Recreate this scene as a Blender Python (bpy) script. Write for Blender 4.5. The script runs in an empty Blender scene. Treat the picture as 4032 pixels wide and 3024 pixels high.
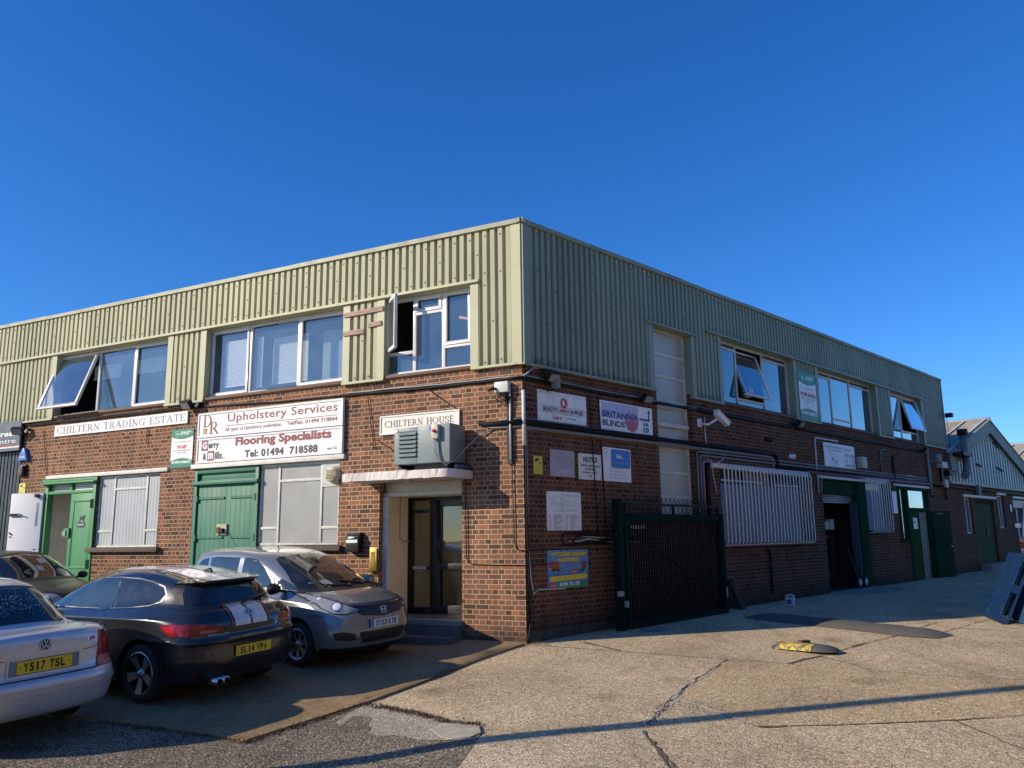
import bpy, bmesh, math, random
from mathutils import Vector, Matrix
from mathutils.bvhtree import BVHTree
from mathutils.geometry import delaunay_2d_cdt
random.seed(7)
R = math.radians
scene = bpy.context.scene
col = scene.collection

# ------------------------------------------------------------------ frames
C = Vector((0.16, 12.4994, 0.0))                # foot of the building's corner
AL, AR = R(-63.2156), R(44.3282)                # headings of the two facades
dL = Vector((math.sin(AL), math.cos(AL), 0)); dR = Vector((math.sin(AR), math.cos(AR), 0))

def frame(xdir, origin):
    x = xdir.normalized(); z = Vector((0, 0, 1)); y = z.cross(x)
    m = Matrix.Identity(4)
    for i in range(3):
        m[i][0] = x[i]; m[i][1] = y[i]; m[i][2] = z[i]; m[i][3] = origin[i]
    return m
FL = frame(-dL, C)      # left facade: x runs to the viewer's right, y into the wall
FR = frame(dR, C)       # right facade

class Wall:
    def __init__(s, f, sign): s.f = f; s.sign = sign
    def x(s, u): return s.sign * u
    def at(s, u, z, w=0.0): return s.f @ Matrix.Translation((s.sign * u, -w, z))
WL, WR = Wall(FL, -1), Wall(FR, 1)

def gz(x, y):
    """height of the ground: level with the corner's foot there, falling towards the street and to the parking bays"""
    d = y - 12.4
    z = -.42*(1-math.exp(d/8)) if d < 0 else .15*(1-math.exp(-d/5)) + .012*max(0, min(y, 60)-25)
    t = min(1, max(0, -x/1.8)); return z - .10*t*t*(3-2*t)
def fl(x, y):
    """points of the yard were surveyed on a level plane through the corner's foot, seen from eye height; this drops them onto the sloping ground"""
    t = 1.0
    for _ in range(12): t = (1.55 - gz(x*t, y*t))/1.55
    return (x*t, y*t)

# ------------------------------------------------------------------ objects
def tag(o, label=None, cat=None, group=None, kind=None):
    if label: o['label'] = label
    if cat: o['category'] = cat
    if group: o['group'] = group
    if kind: o['kind'] = kind
    return o

def empty(name, m, label=None, cat=None, group=None):
    o = bpy.data.objects.new(name, None); o.empty_display_size = 0.1
    col.objects.link(o); o.matrix_world = m
    return tag(o, label, cat, group)

class MB:
    """collects faces with their materials; build() links them as one mesh object"""
    def __init__(s, mat=None): s.v = []; s.f = []; s.m = []; s.sm = []; s.mat = mat
    def vert(s, p): s.v.append(tuple(p)); return len(s.v) - 1
    def face(s, pts, mat=None, smooth=False):
        ids = [s.vert(p) for p in pts]
        s.f.append(ids); s.m.append(mat or s.mat); s.sm.append(smooth)
    def idx(s, ids, mat=None, smooth=False):
        s.f.append(list(ids)); s.m.append(mat or s.mat); s.sm.append(smooth)
    def box(s, x0, x1, y0, y1, z0, z1, mat=None, M=None):
        x0, x1 = min(x0, x1), max(x0, x1); y0, y1 = min(y0, y1), max(y0, y1); z0, z1 = min(z0, z1), max(z0, z1)
        P = [Vector(p) for p in ((x0,y0,z0),(x1,y0,z0),(x1,y1,z0),(x0,y1,z0),(x0,y0,z1),(x1,y0,z1),(x1,y1,z1),(x0,y1,z1))]
        if M is not None: P = [M @ p for p in P]
        b = len(s.v); s.v += [tuple(p) for p in P]
        for q in ((0,3,2,1),(4,5,6,7),(0,1,5,4),(1,2,6,5),(2,3,7,6),(3,0,4,7)):
            s.f.append([b+i for i in q]); s.m.append(mat or s.mat); s.sm.append(False)
        return s
    def tube(s, pts, r, mat=None, n=8, cap=True, smooth=True):
        pts = [Vector(p) for p in pts]; rr = r if isinstance(r, (list, tuple)) else [r]*len(pts)
        rings = []; prev = None
        for i, p in enumerate(pts):
            if i == 0: t = pts[1]-pts[0]
            elif i == len(pts)-1: t = pts[-1]-pts[-2]
            else: t = (pts[i+1]-pts[i]).normalized() + (pts[i]-pts[i-1]).normalized()
            if t.length < 1e-9: t = Vector((0,0,1))
            t.normalize()
            if prev is None:
                a = Vector((0,0,1)) if abs(t.z) < .9 else Vector((1,0,0))
                a = (a - t*a.dot(t)).normalized()
            else:
                a = prev - t*prev.dot(t)
                a = a.normalized() if a.length > 1e-6 else t.orthogonal().normalized()
            prev = a; b = t.cross(a)
            rings.append([s.vert(p + (a*math.cos(2*math.pi*k/n) + b*math.sin(2*math.pi*k/n))*rr[i]) for k in range(n)])
        for A, B in zip(rings, rings[1:]):
            for k in range(n): s.idx((A[k], A[(k+1)%n], B[(k+1)%n], B[k]), mat, smooth)
        if cap: s.idx(rings[0][::-1], mat); s.idx(rings[-1], mat)
        return s
    def prism(s, poly, M, d0, d1, mat=None, side=None):
        """poly in the xz plane of M, extruded along M's y from d0 to d1 (d0 faces the viewer)"""
        a = [M @ Vector((p[0], d0, p[1])) for p in poly]; b = [M @ Vector((p[0], d1, p[1])) for p in poly]
        s.face(a, mat); s.face(b[::-1], mat)
        n = len(poly)
        for i in range(n):
            j = (i+1) % n; s.face((a[j], a[i], b[i], b[j]), side or mat)
        return s
    def flat(s, poly, d, mat=None, M=None):
        q = [Vector((p[0], -d, p[1])) for p in poly]
        if M is not None: q = [M @ p for p in q]
        s.face(q, mat); return s
    def rect(s, x0, x1, z0, z1, d, mat=None, M=None): return s.flat(((x0,z0),(x1,z0),(x1,z1),(x0,z1)), d, mat, M)
    def lathe(s, prof, M=None, n=24, mat=None, smooth=True, mats=None):
        """prof [(r, h)] around M's y axis"""
        M = M or Matrix.Identity(4); rings = []
        for r_, h in prof:
            rings.append([s.vert(M @ Vector((r_*math.cos(2*math.pi*k/n), h, r_*math.sin(2*math.pi*k/n)))) for k in range(n)])
        for i, (A, B) in enumerate(zip(rings, rings[1:])):
            for k in range(n): s.idx((A[k], A[(k+1)%n], B[(k+1)%n], B[k]), (mats[i] if mats else mat), smooth)
        return s
    def build(s, name, parent=None, M=None, bevel=0.0, weld=False, sharp=None, label=None, mat=None):
        me = bpy.data.meshes.new(name)
        mats = []
        for m in s.m:
            if m not in mats: mats.append(m)
        me.from_pydata(s.v, [], s.f)
        for m in mats: me.materials.append(m)
        me.polygons.foreach_set('material_index', [mats.index(m) for m in s.m])
        me.polygons.foreach_set('use_smooth', s.sm)
        me.update()
        bm = bmesh.new(); bm.from_mesh(me)
        if weld or bevel: bmesh.ops.remove_doubles(bm, verts=bm.verts, dist=1e-5)
        bmesh.ops.recalc_face_normals(bm, faces=bm.faces) if (weld or bevel) else None
        if bevel:
            ed = [e for e in bm.edges if len(e.link_faces) == 2 and e.calc_face_angle(0) > 0.6]
            bmesh.ops.bevel(bm, geom=ed, offset=bevel, segments=2, affect='EDGES', profile=0.6, clamp_overlap=True)
            for f in bm.faces: f.smooth = True
        bm.to_mesh(me); bm.free()
        if bevel: me.set_sharp_from_angle(angle=R(50))
        if sharp: me.set_sharp_from_angle(angle=R(sharp))
        o = bpy.data.objects.new(name, me); col.objects.link(o)
        if parent is not None: o.parent = parent
        if M is not None:
            if parent is not None: o.matrix_local = M
            else: o.matrix_world = M
        if label: o['label'] = label
        return o

def copy_tree(o, parent=None):
    c = o.copy(); col.objects.link(c); c.parent = parent
    for ch in list(o.children): copy_tree(ch, c)
    return c

# ------------------------------------------------------------------ lettering
_tc = {}
def text_geo(s, bold=0.0, shear=0.0, space=1.0):
    k = (s, bold, shear, space)
    if k in _tc: return _tc[k]
    cu = bpy.data.curves.new('t', 'FONT'); cu.body = s; cu.offset = bold; cu.shear = shear; cu.resolution_u = 3
    cu.space_character = space
    o = bpy.data.objects.new('t', cu); col.objects.link(o)
    dg = bpy.context.evaluated_depsgraph_get(); dg.update()
    me = bpy.data.meshes.new_from_object(o.evaluated_get(dg))
    V = [(v.co.x, v.co.y) for v in me.vertices]; Fs = [list(p.vertices) for p in me.polygons]
    bpy.data.objects.remove(o); bpy.data.curves.remove(cu); bpy.data.meshes.remove(me)
    _tc[k] = (V, Fs); return _tc[k]

def put_text(mb, s, x0, x1, z0, z1, d, mat, bold=0.0, shear=0.0, space=1.0, M=None, keep=False):
    """fits the lettering s into the rectangle; z0/z1 bound the glyphs' ink"""
    V, Fs = text_geo(s, bold, shear, space)
    if not V: return
    a0 = min(v[0] for v in V); a1 = max(v[0] for v in V); b0 = min(v[1] for v in V); b1 = max(v[1] for v in V)
    sz = (z1-z0)/max(1e-6, b1-b0); sx = (x1-x0)/max(1e-6, a1-a0)
    if keep:
        sx = min(sx, sz); off = ((x1-x0) - sx*(a1-a0))/2
    else: off = 0
    b = len(mb.v)
    for v in V:
        p = Vector((x0+off+(v[0]-a0)*sx, -d, z0+(v[1]-b0)*sz))
        if M is not None: p = M @ p
        mb.v.append(tuple(p))
    for f in Fs: mb.idx([b+i for i in f], mat)

# a small serif capital face: strokes as polygons in a unit-high box
def _st(p, q, w):
    p = Vector(p); q = Vector(q); t = (q-p).normalized(); n = Vector((-t.y, t.x))*w/2
    return [tuple(p-n), tuple(q-n), tuple(q+n), tuple(p+n)]
def _bar(x0, x1, y0, y1): return [(x0,y0),(x1,y0),(x1,y1),(x0,y1)]
def _arc(cx, cy, rx, ry, a0, a1, tk, tn, n=16):
    out = []; P = []
    for i in range(n+1):
        a = R(a0+(a1-a0)*i/n); w = tn+(tk-tn)*abs(math.cos(a))**1.5
        c, s_ = math.cos(a), math.sin(a)
        P.append(((cx+(rx)*c, cy+(ry)*s_), (cx+(rx-w)*c, cy+(ry-min(w,tn*1.2))*s_)))
    for A, B in zip(P, P[1:]): out.append([A[0], B[0], B[1], A[1]])
    return out
def serif(ch):
    T, N, S = .13, .05, .045
    def stem(x, y0=0, y1=1): return [_bar(x-T/2, x+T/2, y0, y1)]
    def sf(x, y, w=.17): return [_bar(x-w, x+w, y, y+S) if y < .5 else _bar(x-w, x+w, y-S, y)]
    g = {}
    if ch == 'I': return stem(.18)+sf(.18,0)+sf(.18,1), .36
    if ch == 'H': return stem(.18)+stem(.72)+sf(.18,0)+sf(.18,1)+sf(.72,0)+sf(.72,1)+[_bar(.18,.72,.48,.53)], .9
    if ch == 'L': return stem(.18)+sf(.18,0)+sf(.18,1)+[_bar(.18,.62,0,.05),_bar(.57,.62,0,.27)], .66
    if ch == 'T': return stem(.36)+sf(.36,0)+[_bar(.03,.69,.95,1),_bar(.03,.08,.73,1),_bar(.64,.69,.73,1)], .72
    if ch == 'E': return stem(.18)+sf(.18,0)+sf(.18,1)+[_bar(.18,.62,0,.05),_bar(.18,.6,.95,1),_bar(.57,.62,0,.25),_bar(.55,.6,.77,1),_bar(.18,.5,.49,.54),_bar(.46,.5,.4,.63)], .68
    if ch == 'N': return [_bar(.15,.2,0,1),_bar(.68,.73,0,1),_st((.12,.98),(.71,.02),.13)]+sf(.17,0,.13)+sf(.7,1,.13)+sf(.12,1,.1), .88
    if ch == 'D': return stem(.18)+sf(.18,0,.12)+sf(.18,1,.12)+_arc(.3,.5,.46,.5,-90,90,T,N)+[_bar(.18,.31,0,.05),_bar(.18,.31,.95,1)], .82
    if ch == 'R': return stem(.18)+sf(.18,0)+sf(.18,1,.12)+_arc(.34,.73,.3,.27,-90,90,T,N)+[_bar(.18,.35,.46,.51),_bar(.18,.35,.95,1),_st((.38,.49),(.72,.03),.13),_bar(.62,.82,0,.045)], .84
    if ch == 'A': return [_st((.12,.02),(.41,1),.05),_st((.38,1),(.72,.02),.14),_bar(.22,.6,.31,.36)]+sf(.11,0,.12)+sf(.73,0,.16), .86
    if ch in 'CG':
        o = _arc(.48,.5,.46,.5,50,310,T,N)+[_bar(.74,.79,.66,.98)]
        o += [_bar(.62,.75,0,.4),_bar(.55,.83,.38,.43)] if ch == 'G' else [_bar(.74,.79,.02,.26)]
        return o, .86
    if ch == 'O': return _arc(.47,.5,.46,.5,0,360,T,N,28), .95
    if ch == 'S': return _arc(.33,.74,.27,.26,30,270,T,N)+_arc(.33,.25,.28,.25,-150,90,T,N)+[_bar(.53,.58,.68,.97),_bar(.05,.1,.03,.32)], .64
    if ch == 'U': return stem(.18,.3,1)+sf(.18,1)+[_bar(.68,.73,.3,1)]+sf(.7,1,.13)+_arc(.425,.32,.31,.32,180,360,T,N), .88
    return [], .42
def put_serif(mb, s, x0, x1, z0, z1, d, mat, space=.06, M=None):
    tot = 0; L = []
    for ch in s:
        g, a = serif(ch); L.append((g, tot)); tot += a+space
    tot -= space; k = (x1-x0)/tot; h = z1-z0; e = 0
    for g, o in L:
        for q in g:
            e = (e+1) % 9
            P = [(x0+(o+p[0])*k, z0+p[1]*h) for p in q]
            ar = sum(P[i][0]*P[(i+1)%len(P)][1]-P[(i+1)%len(P)][0]*P[i][1] for i in range(len(P)))
            if ar < 0: P = P[::-1]
            mb.flat(P, d+e*.00025, mat, M)
SUN_E, SKY_S, SKY_SAT = 5.0, 0.122, 1.25
# where the cars stand: centre x, y and heading from +Y towards +X
SCX, SCY, SCH = -4.90, 10.92, -60.0
HOX, HOY, HOH = -3.38, 12.70, 125.6
BOX_, BOY, BOH = -6.25, 8.98, -60.7
DAX, DAY, DAH = -9.1, 15.2, 119.0
SKY_TINT = (.78, 1.06, 1.46, 1)
# ------------------------------------------------------------------ materials
def nodes_of(name):
    m = bpy.data.materials.new(name); m.use_nodes = True
    nt = m.node_tree; b = nt.nodes['Principled BSDF']
    return m, nt, b
def lk(nt, a, b): nt.links.new(a, b)
def nd(nt, t, **kw):
    n = nt.nodes.new(t)
    for k, v in kw.items(): setattr(n, k, v)
    return n
def mth(nt, op, a, b=None, c=None, clamp=False):
    n = nt.nodes.new('ShaderNodeMath'); n.operation = op; n.use_clamp = clamp
    for i, v in enumerate((a, b, c)):
        if v is None: continue
        if isinstance(v, (int, float)): n.inputs[i].default_value = v
        else: nt.links.new(v, n.inputs[i])
    return n.outputs[0]
def ramp(nt, fac, stops, interp='LINEAR'):
    n = nt.nodes.new('ShaderNodeValToRGB'); n.color_ramp.interpolation = interp
    e = n.color_ramp.elements
    while len(e) < len(stops): e.new(.5)
    for x, (p, c) in zip(e, stops):
        x.position = p; x.color = (c, c, c, 1) if isinstance(c, (int, float)) else (*c[:3], 1)
    nt.links.new(fac, n.inputs[0]); return n.outputs[0]
def mixc(nt, fac, a, b, mode='MIX'):
    n = nt.nodes.new('ShaderNodeMix'); n.data_type = 'RGBA'; n.blend_type = mode
    for s, v in ((n.inputs['Factor'], fac), (n.inputs['A'], a), (n.inputs['B'], b)):
        s = [q for q in n.inputs if q.name == s.name and q.type == ('VALUE' if s.name == 'Factor' else 'RGBA')][0]
        if isinstance(v, (int, float)): s.default_value = v
        elif isinstance(v, tuple): s.default_value = (*v[:3], 1)
        else: nt.links.new(v, s)
    return [q for q in n.outputs if q.type == 'RGBA'][0]
def noise(nt, vec, scale, detail=3.0, rough=.55, out='Fac'):
    n = nt.nodes.new('ShaderNodeTexNoise'); n.inputs['Scale'].default_value = scale
    n.inputs['Detail'].default_value = detail; n.inputs['Roughness'].default_value = rough
    if vec is not None: nt.links.new(vec, n.inputs['Vector'])
    return n.outputs[0] if out == 'Fac' else n.outputs[1]
def objco(nt, scale=None):
    t = nt.nodes.new('ShaderNodeTexCoord').outputs['Object']
    if scale:
        mp = nt.nodes.new('ShaderNodeMapping'); mp.inputs['Scale'].default_value = scale
        nt.links.new(t, mp.inputs[0]); return mp.outputs[0]
    return t
def bump(nt, b, h, strength=.3, dist=.01):
    n = nt.nodes.new('ShaderNodeBump'); n.inputs['Strength'].default_value = strength; n.inputs['Distance'].default_value = dist
    nt.links.new(h, n.inputs['Height']); nt.links.new(n.outputs[0], b.inputs['Normal'])

def simple(name, c, rough=.5, metal=0.0, var=.12, scale=6.0, coat=0.0, spec=.5, dirt=None, dirtamt=.35, stretch=None, bmp=0.0):
    """a plain surface with uneven tone, some grime and uneven gloss"""
    m, nt, b = nodes_of(name)
    co = objco(nt, stretch)
    n1 = noise(nt, co, scale, 5, .6)
    f = ramp(nt, n1, [(.3, 1-var), (.7, 1+var if var < 1 else 1)])
    base = mixc(nt, 1.0, tuple(c), f, 'MULTIPLY')
    if dirt is not None:
        n2 = noise(nt, co, scale*.45, 6, .7)
        base = mixc(nt, ramp(nt, n2, [(.45, 0), (.75, dirtamt)]), base, tuple(dirt))
    lk(nt, base, b.inputs['Base Color'])
    b.inputs['Metallic'].default_value = metal
    r_ = ramp(nt, n1, [(.25, max(.02, rough-.08)), (.75, min(1, rough+.1))]); lk(nt, r_, b.inputs['Roughness'])
    b.inputs['Specular IOR Level'].default_value = spec
    if coat: b.inputs['Coat Weight'].default_value = coat; b.inputs['Coat Roughness'].default_value = .04
    if bmp: bump(nt, b, noise(nt, co, scale*6, 4), bmp, .006)
    return m

def brick_mat(name, tint=(1, 1, 1), lowdirt=0.0, dz=(.28, .75)):
    m, nt, b = nodes_of(name)
    co = objco(nt); sep = nd(nt, 'ShaderNodeSeparateXYZ'); lk(nt, co, sep.inputs[0])
    wob = noise(nt, co, 22, 3, .6, 'Color'); sw = nd(nt, 'ShaderNodeSeparateXYZ'); lk(nt, wob, sw.inputs[0])
    u = mth(nt, 'ADD', sep.outputs[0], sep.outputs[1])
    u = mth(nt, 'ADD', mth(nt, 'MULTIPLY_ADD', sw.outputs[0], .008, u), 40.0)
    z = mth(nt, 'ADD', mth(nt, 'MULTIPLY_ADD', sw.outputs[1], .007, sep.outputs[2]), 7.5)
    H = .0752
    rz = mth(nt, 'DIVIDE', z, H); row = mth(nt, 'FLOOR', rz); fz = mth(nt, 'MULTIPLY', mth(nt, 'FRACT', rz), H)
    par = mth(nt, 'MODULO', row, 2.0)
    L = mth(nt, 'MULTIPLY_ADD', par, -.1125, .225)
    un = mth(nt, 'DIVIDE', mth(nt, 'MULTIPLY_ADD', par, .05625, u), L)
    cl = mth(nt, 'FLOOR', un); fu = mth(nt, 'MULTIPLY', mth(nt, 'FRACT', un), L)
    d = mth(nt, 'MINIMUM', mth(nt, 'MINIMUM', fu, mth(nt, 'SUBTRACT', L, fu)), mth(nt, 'MINIMUM', fz, mth(nt, 'SUBTRACT', H, fz)))
    mr = nd(nt, 'ShaderNodeMapRange', interpolation_type='SMOOTHSTEP'); lk(nt, d, mr.inputs[0])
    mr.inputs[1].default_value = .0045; mr.inputs[2].default_value = .0095
    isb = mr.outputs[0]
    cmb = nd(nt, 'ShaderNodeCombineXYZ'); lk(nt, cl, cmb.inputs[0]); lk(nt, row, cmb.inputs[1])
    wn = nd(nt, 'ShaderNodeTexWhiteNoise', noise_dimensions='2D'); lk(nt, cmb.outputs[0], wn.inputs['Vector'])
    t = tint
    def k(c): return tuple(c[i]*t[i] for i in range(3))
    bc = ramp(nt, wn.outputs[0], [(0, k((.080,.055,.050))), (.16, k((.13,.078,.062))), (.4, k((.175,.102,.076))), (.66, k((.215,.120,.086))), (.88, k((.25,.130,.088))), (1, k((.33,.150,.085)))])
    bc = mixc(nt, 1.0, bc, ramp(nt, noise(nt, co, 60, 4, .7), [(.25, .72), (.75, 1.28)]), 'MULTIPLY')
    mo = mixc(nt, noise(nt, co, 8, 4), k((.54,.40,.26)), k((.42,.31,.205)))
    cc = mixc(nt, isb, mo, bc)
    cc = mixc(nt, 1.0, cc, ramp(nt, noise(nt, co, 1.1, 5, .65), [(.3, .78), (.7, 1.15)]), 'MULTIPLY')
    mp = nd(nt, 'ShaderNodeMapping'); mp.inputs['Scale'].default_value = (3.2, 3.2, .28); lk(nt, co, mp.inputs[0])
    cc = mixc(nt, 1.0, cc, ramp(nt, noise(nt, mp.outputs[0], 1, 6, .65), [(.3, .80), (.55, 1.0), (.8, 1.10)]), 'MULTIPLY')
    cc = mixc(nt, ramp(nt, noise(nt, co, .8, 6, .75), [(.62, 0), (.78, .16)]), cc, (.45,.40,.34))
    if lowdirt:
        g = nd(nt, 'ShaderNodeMapRange'); lk(nt, mth(nt, 'MULTIPLY_ADD', noise(nt, co, 3, 4), .35, sep.outputs[2]), g.inputs[0])
        g.inputs[1].default_value = dz[0]; g.inputs[2].default_value = dz[1]; g.inputs[3].default_value = lowdirt; g.inputs[4].default_value = 0
        cc = mixc(nt, g.outputs[0], cc, (.03,.027,.025))
    lk(nt, cc, b.inputs['Base Color']); b.inputs['Roughness'].default_value = .9; b.inputs['Specular IOR Level'].default_value = .2
    h = mth(nt, 'MULTIPLY_ADD', noise(nt, co, 90, 3), .25, isb)
    bump(nt, b, h, .7, .008)
    return m

def ground_mat(name, ca, cb, cs, peb=75.0, dirty=(.12,.1,.08), contrast=1.0):
    """exposed-aggregate concrete: small stones over sandy cement, blotches and stains"""
    m, nt, b = nodes_of(name)
    co = nt.nodes.new('ShaderNodeTexCoord').outputs['Object']
    vo = nd(nt, 'ShaderNodeTexVoronoi'); vo.inputs['Scale'].default_value = peb; lk(nt, co, vo.inputs['Vector'])
    sp = nd(nt, 'ShaderNodeSeparateColor'); lk(nt, vo.outputs['Color'], sp.inputs[0])
    stone = ramp(nt, sp.outputs[0], [(0, tuple(x*.42 for x in ca)), (.22, ca), (.6, cb), (.86, cs), (1, tuple(min(.8, x*1.5) for x in cs))])
    vo2 = nd(nt, 'ShaderNodeTexVoronoi'); vo2.inputs['Scale'].default_value = peb*.37; lk(nt, co, vo2.inputs['Vector'])
    sp2 = nd(nt, 'ShaderNodeSeparateColor'); lk(nt, vo2.outputs['Color'], sp2.inputs[0])
    c = mixc(nt, 1.0, stone, ramp(nt, sp2.outputs[1], [(0, 1-.14*contrast), (1, 1+.12*contrast)]), 'MULTIPLY')
    big = noise(nt, co, .55, 6, .6)
    c = mixc(nt, 1.0, c, ramp(nt, big, [(.3, .74), (.5, 1.0), (.72, 1.16)]), 'MULTIPLY')
    st = noise(nt, co, 1.9, 7, .7)
    c = mixc(nt, ramp(nt, st, [(.56, 0), (.74, .55)]), c, tuple(dirty))
    c = mixc(nt, 1.0, c, ramp(nt, noise(nt, co, 11, 5, .7), [(.3, .82), (.7, 1.12)]), 'MULTIPLY')
    wv = nd(nt, 'ShaderNodeVectorMath', operation='MULTIPLY_ADD'); lk(nt, noise(nt, co, 2.3, 4, .6, 'Color'), wv.inputs[0]); wv.inputs[1].default_value = (.5, .5, 0); lk(nt, co, wv.inputs[2])
    oil = nd(nt, 'ShaderNodeTexVoronoi'); oil.inputs['Scale'].default_value = .62; lk(nt, wv.outputs[0], oil.inputs['Vector'])
    c = mixc(nt, ramp(nt, oil.outputs['Distance'], [(.05, .5), (.22, 0)]), c, tuple(x*.3 for x in dirty))
    mp = nd(nt, 'ShaderNodeMapping'); mp.inputs['Rotation'].default_value = (0, 0, .78); mp.inputs['Scale'].default_value = (2.6, .16, 1); lk(nt, wv.outputs[0], mp.inputs[0])
    c = mixc(nt, ramp(nt, noise(nt, mp.outputs[0], 1, 3, .5), [(.56, 0), (.72, .28)]), c, tuple(x*.45 for x in dirty))
    lk(nt, c, b.inputs['Base Color']); b.inputs['Roughness'].default_value = .93; b.inputs['Specular IOR Level'].default_value = .15
    h = mth(nt, 'ADD', mth(nt, 'MULTIPLY', vo.outputs['Distance'], -1.0), mth(nt, 'MULTIPLY', noise(nt, co, 40, 5), 1.4))
    bump(nt, b, h, .45, .007)
    return m

def glass_mat(name, tint=(.5,.55,.58), refl=1.0, haze=.06, hazecol=(.4,.46,.5), rough=.0):
    m, nt, b = nodes_of(name); nt.nodes.remove(b)
    out = nt.nodes['Material Output']
    tr = nd(nt, 'ShaderNodeBsdfTransparent'); tr.inputs[0].default_value = (*tint, 1)
    gl = nd(nt, 'ShaderNodeBsdfGlossy'); gl.inputs['Roughness'].default_value = rough; gl.inputs['Color'].default_value = (1,1,1,1)
    df = nd(nt, 'ShaderNodeBsdfDiffuse'); df.inputs[0].default_value = (*hazecol, 1)
    co = objco(nt)
    hz = ramp(nt, noise(nt, co, 1.6, 5, .65), [(.3, haze*.5), (.75, haze*1.6)])
    a = nd(nt, 'ShaderNodeMixShader'); lk(nt, hz, a.inputs[0]); lk(nt, tr.outputs[0], a.inputs[1]); lk(nt, df.outputs[0], a.inputs[2])
    ge = nd(nt, 'ShaderNodeNewGeometry'); vm = nd(nt, 'ShaderNodeVectorMath', operation='DOT_PRODUCT'); lk(nt, ge.outputs['Normal'], vm.inputs[0]); lk(nt, ge.outputs['Incoming'], vm.inputs[1])
    f = mth(nt, 'POWER', mth(nt, 'SUBTRACT', 1.0, mth(nt, 'ABSOLUTE', vm.outputs['Value']), clamp=True), 5.0)
    f = mth(nt, 'MULTIPLY', mth(nt, 'MULTIPLY_ADD', f, .957, .043), 2.0*refl, clamp=True)
    bp = nd(nt, 'ShaderNodeBump'); bp.inputs['Strength'].default_value = .015; bp.inputs['Distance'].default_value = .05
    lk(nt, noise(nt, co, 1.3, 1), bp.inputs['Height']); lk(nt, bp.outputs[0], gl.inputs['Normal'])
    x = nd(nt, 'ShaderNodeMixShader'); lk(nt, f, x.inputs[0]); lk(nt, a.outputs[0], x.inputs[1]); lk(nt, gl.outputs[0], x.inputs[2])
    lk(nt, x.outputs[0], out.inputs[0])
    return m

def frosted_mat(name, c=(.42,.44,.42), stripes=0.0):
    m, nt, b = nodes_of(name)
    co = objco(nt); base = mixc(nt, noise(nt, co, 2.2, 4), tuple(x*.75 for x in c), tuple(min(1, x*1.15) for x in c))
    if stripes:
        w = nd(nt, 'ShaderNodeTexWave', bands_direction='X'); w.inputs['Scale'].default_value = stripes; w.inputs['Distortion'].default_value = 2.5
        w.inputs['Detail'].default_value = 1.5; mp = nd(nt, 'ShaderNodeMapping'); mp.inputs['Scale'].default_value = (1, 1, .12)
        lk(nt, co, mp.inputs[0]); lk(nt, mp.outputs[0], w.inputs['Vector'])
        base = mixc(nt, 1.0, base, ramp(nt, w.outputs['Fac'], [(0, .82), (1, 1.15)]), 'MULTIPLY')
    lk(nt, base, b.inputs['Base Color']); b.inputs['Roughness'].default_value = .28; b.inputs['Specular IOR Level'].default_value = .6
    v = nd(nt, 'ShaderNodeTexVoronoi'); v.inputs['Scale'].default_value = 120; lk(nt, co, v.inputs['Vector'])
    bump(nt, b, v.outputs['Distance'], .25, .004)
    return m

def paint_mat(name, c, metal=.0, rough=.28, flake=.25, dust=.1):
    m, nt, b = nodes_of(name); co = objco(nt)
    n = noise(nt, co, 900, 1)
    base = mixc(nt, ramp(nt, n, [(.35, 0), (.65, flake)]), tuple(c), tuple(min(1, x*1.9+.02) for x in c))
    du = noise(nt, co, 3.5, 6, .7)
    base = mixc(nt, ramp(nt, du, [(.4, 0), (.8, dust)]), base, (.32,.29,.25))
    lk(nt, base, b.inputs['Base Color']); b.inputs['Metallic'].default_value = metal; b.inputs['Roughness'].default_value = rough
    b.inputs['Coat Weight'].default_value = 1.0
    lk(nt, ramp(nt, du, [(.3, .02), (.8, .09)]), b.inputs['Coat Roughness'])
    return m

def emit(name, c, s):
    m, nt, b = nodes_of(name); b.inputs['Base Color'].default_value = (*c, 1)
    b.inputs['Emission Color'].default_value = (*c, 1); b.inputs['Emission Strength'].default_value = s
    return m

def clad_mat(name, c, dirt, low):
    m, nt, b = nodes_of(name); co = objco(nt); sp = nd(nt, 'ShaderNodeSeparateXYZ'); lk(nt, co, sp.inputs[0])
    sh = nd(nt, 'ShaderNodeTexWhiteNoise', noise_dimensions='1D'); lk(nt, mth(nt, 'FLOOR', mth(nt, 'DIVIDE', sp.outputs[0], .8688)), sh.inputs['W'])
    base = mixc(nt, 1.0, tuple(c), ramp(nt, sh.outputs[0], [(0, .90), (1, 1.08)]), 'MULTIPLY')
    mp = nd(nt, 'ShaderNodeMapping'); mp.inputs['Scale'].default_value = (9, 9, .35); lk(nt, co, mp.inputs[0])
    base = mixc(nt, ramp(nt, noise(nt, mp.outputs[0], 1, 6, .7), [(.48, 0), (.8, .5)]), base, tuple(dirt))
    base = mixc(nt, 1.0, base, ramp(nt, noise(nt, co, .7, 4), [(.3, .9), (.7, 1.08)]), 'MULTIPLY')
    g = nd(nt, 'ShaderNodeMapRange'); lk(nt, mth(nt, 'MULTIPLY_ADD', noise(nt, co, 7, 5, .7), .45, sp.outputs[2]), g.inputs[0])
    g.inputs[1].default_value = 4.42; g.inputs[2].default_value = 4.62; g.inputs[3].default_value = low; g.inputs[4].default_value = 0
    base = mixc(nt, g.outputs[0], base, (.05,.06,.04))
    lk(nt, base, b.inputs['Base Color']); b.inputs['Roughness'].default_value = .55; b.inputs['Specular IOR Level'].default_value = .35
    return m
BRL = brick_mat('brick', (1.04,.93,.84), .62, (.24, .48)); BRR = brick_mat('brick_shaded', (.56,.455,.41), .85)  # BRR is the same brick with the facade's shade darkened into its tint
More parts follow.
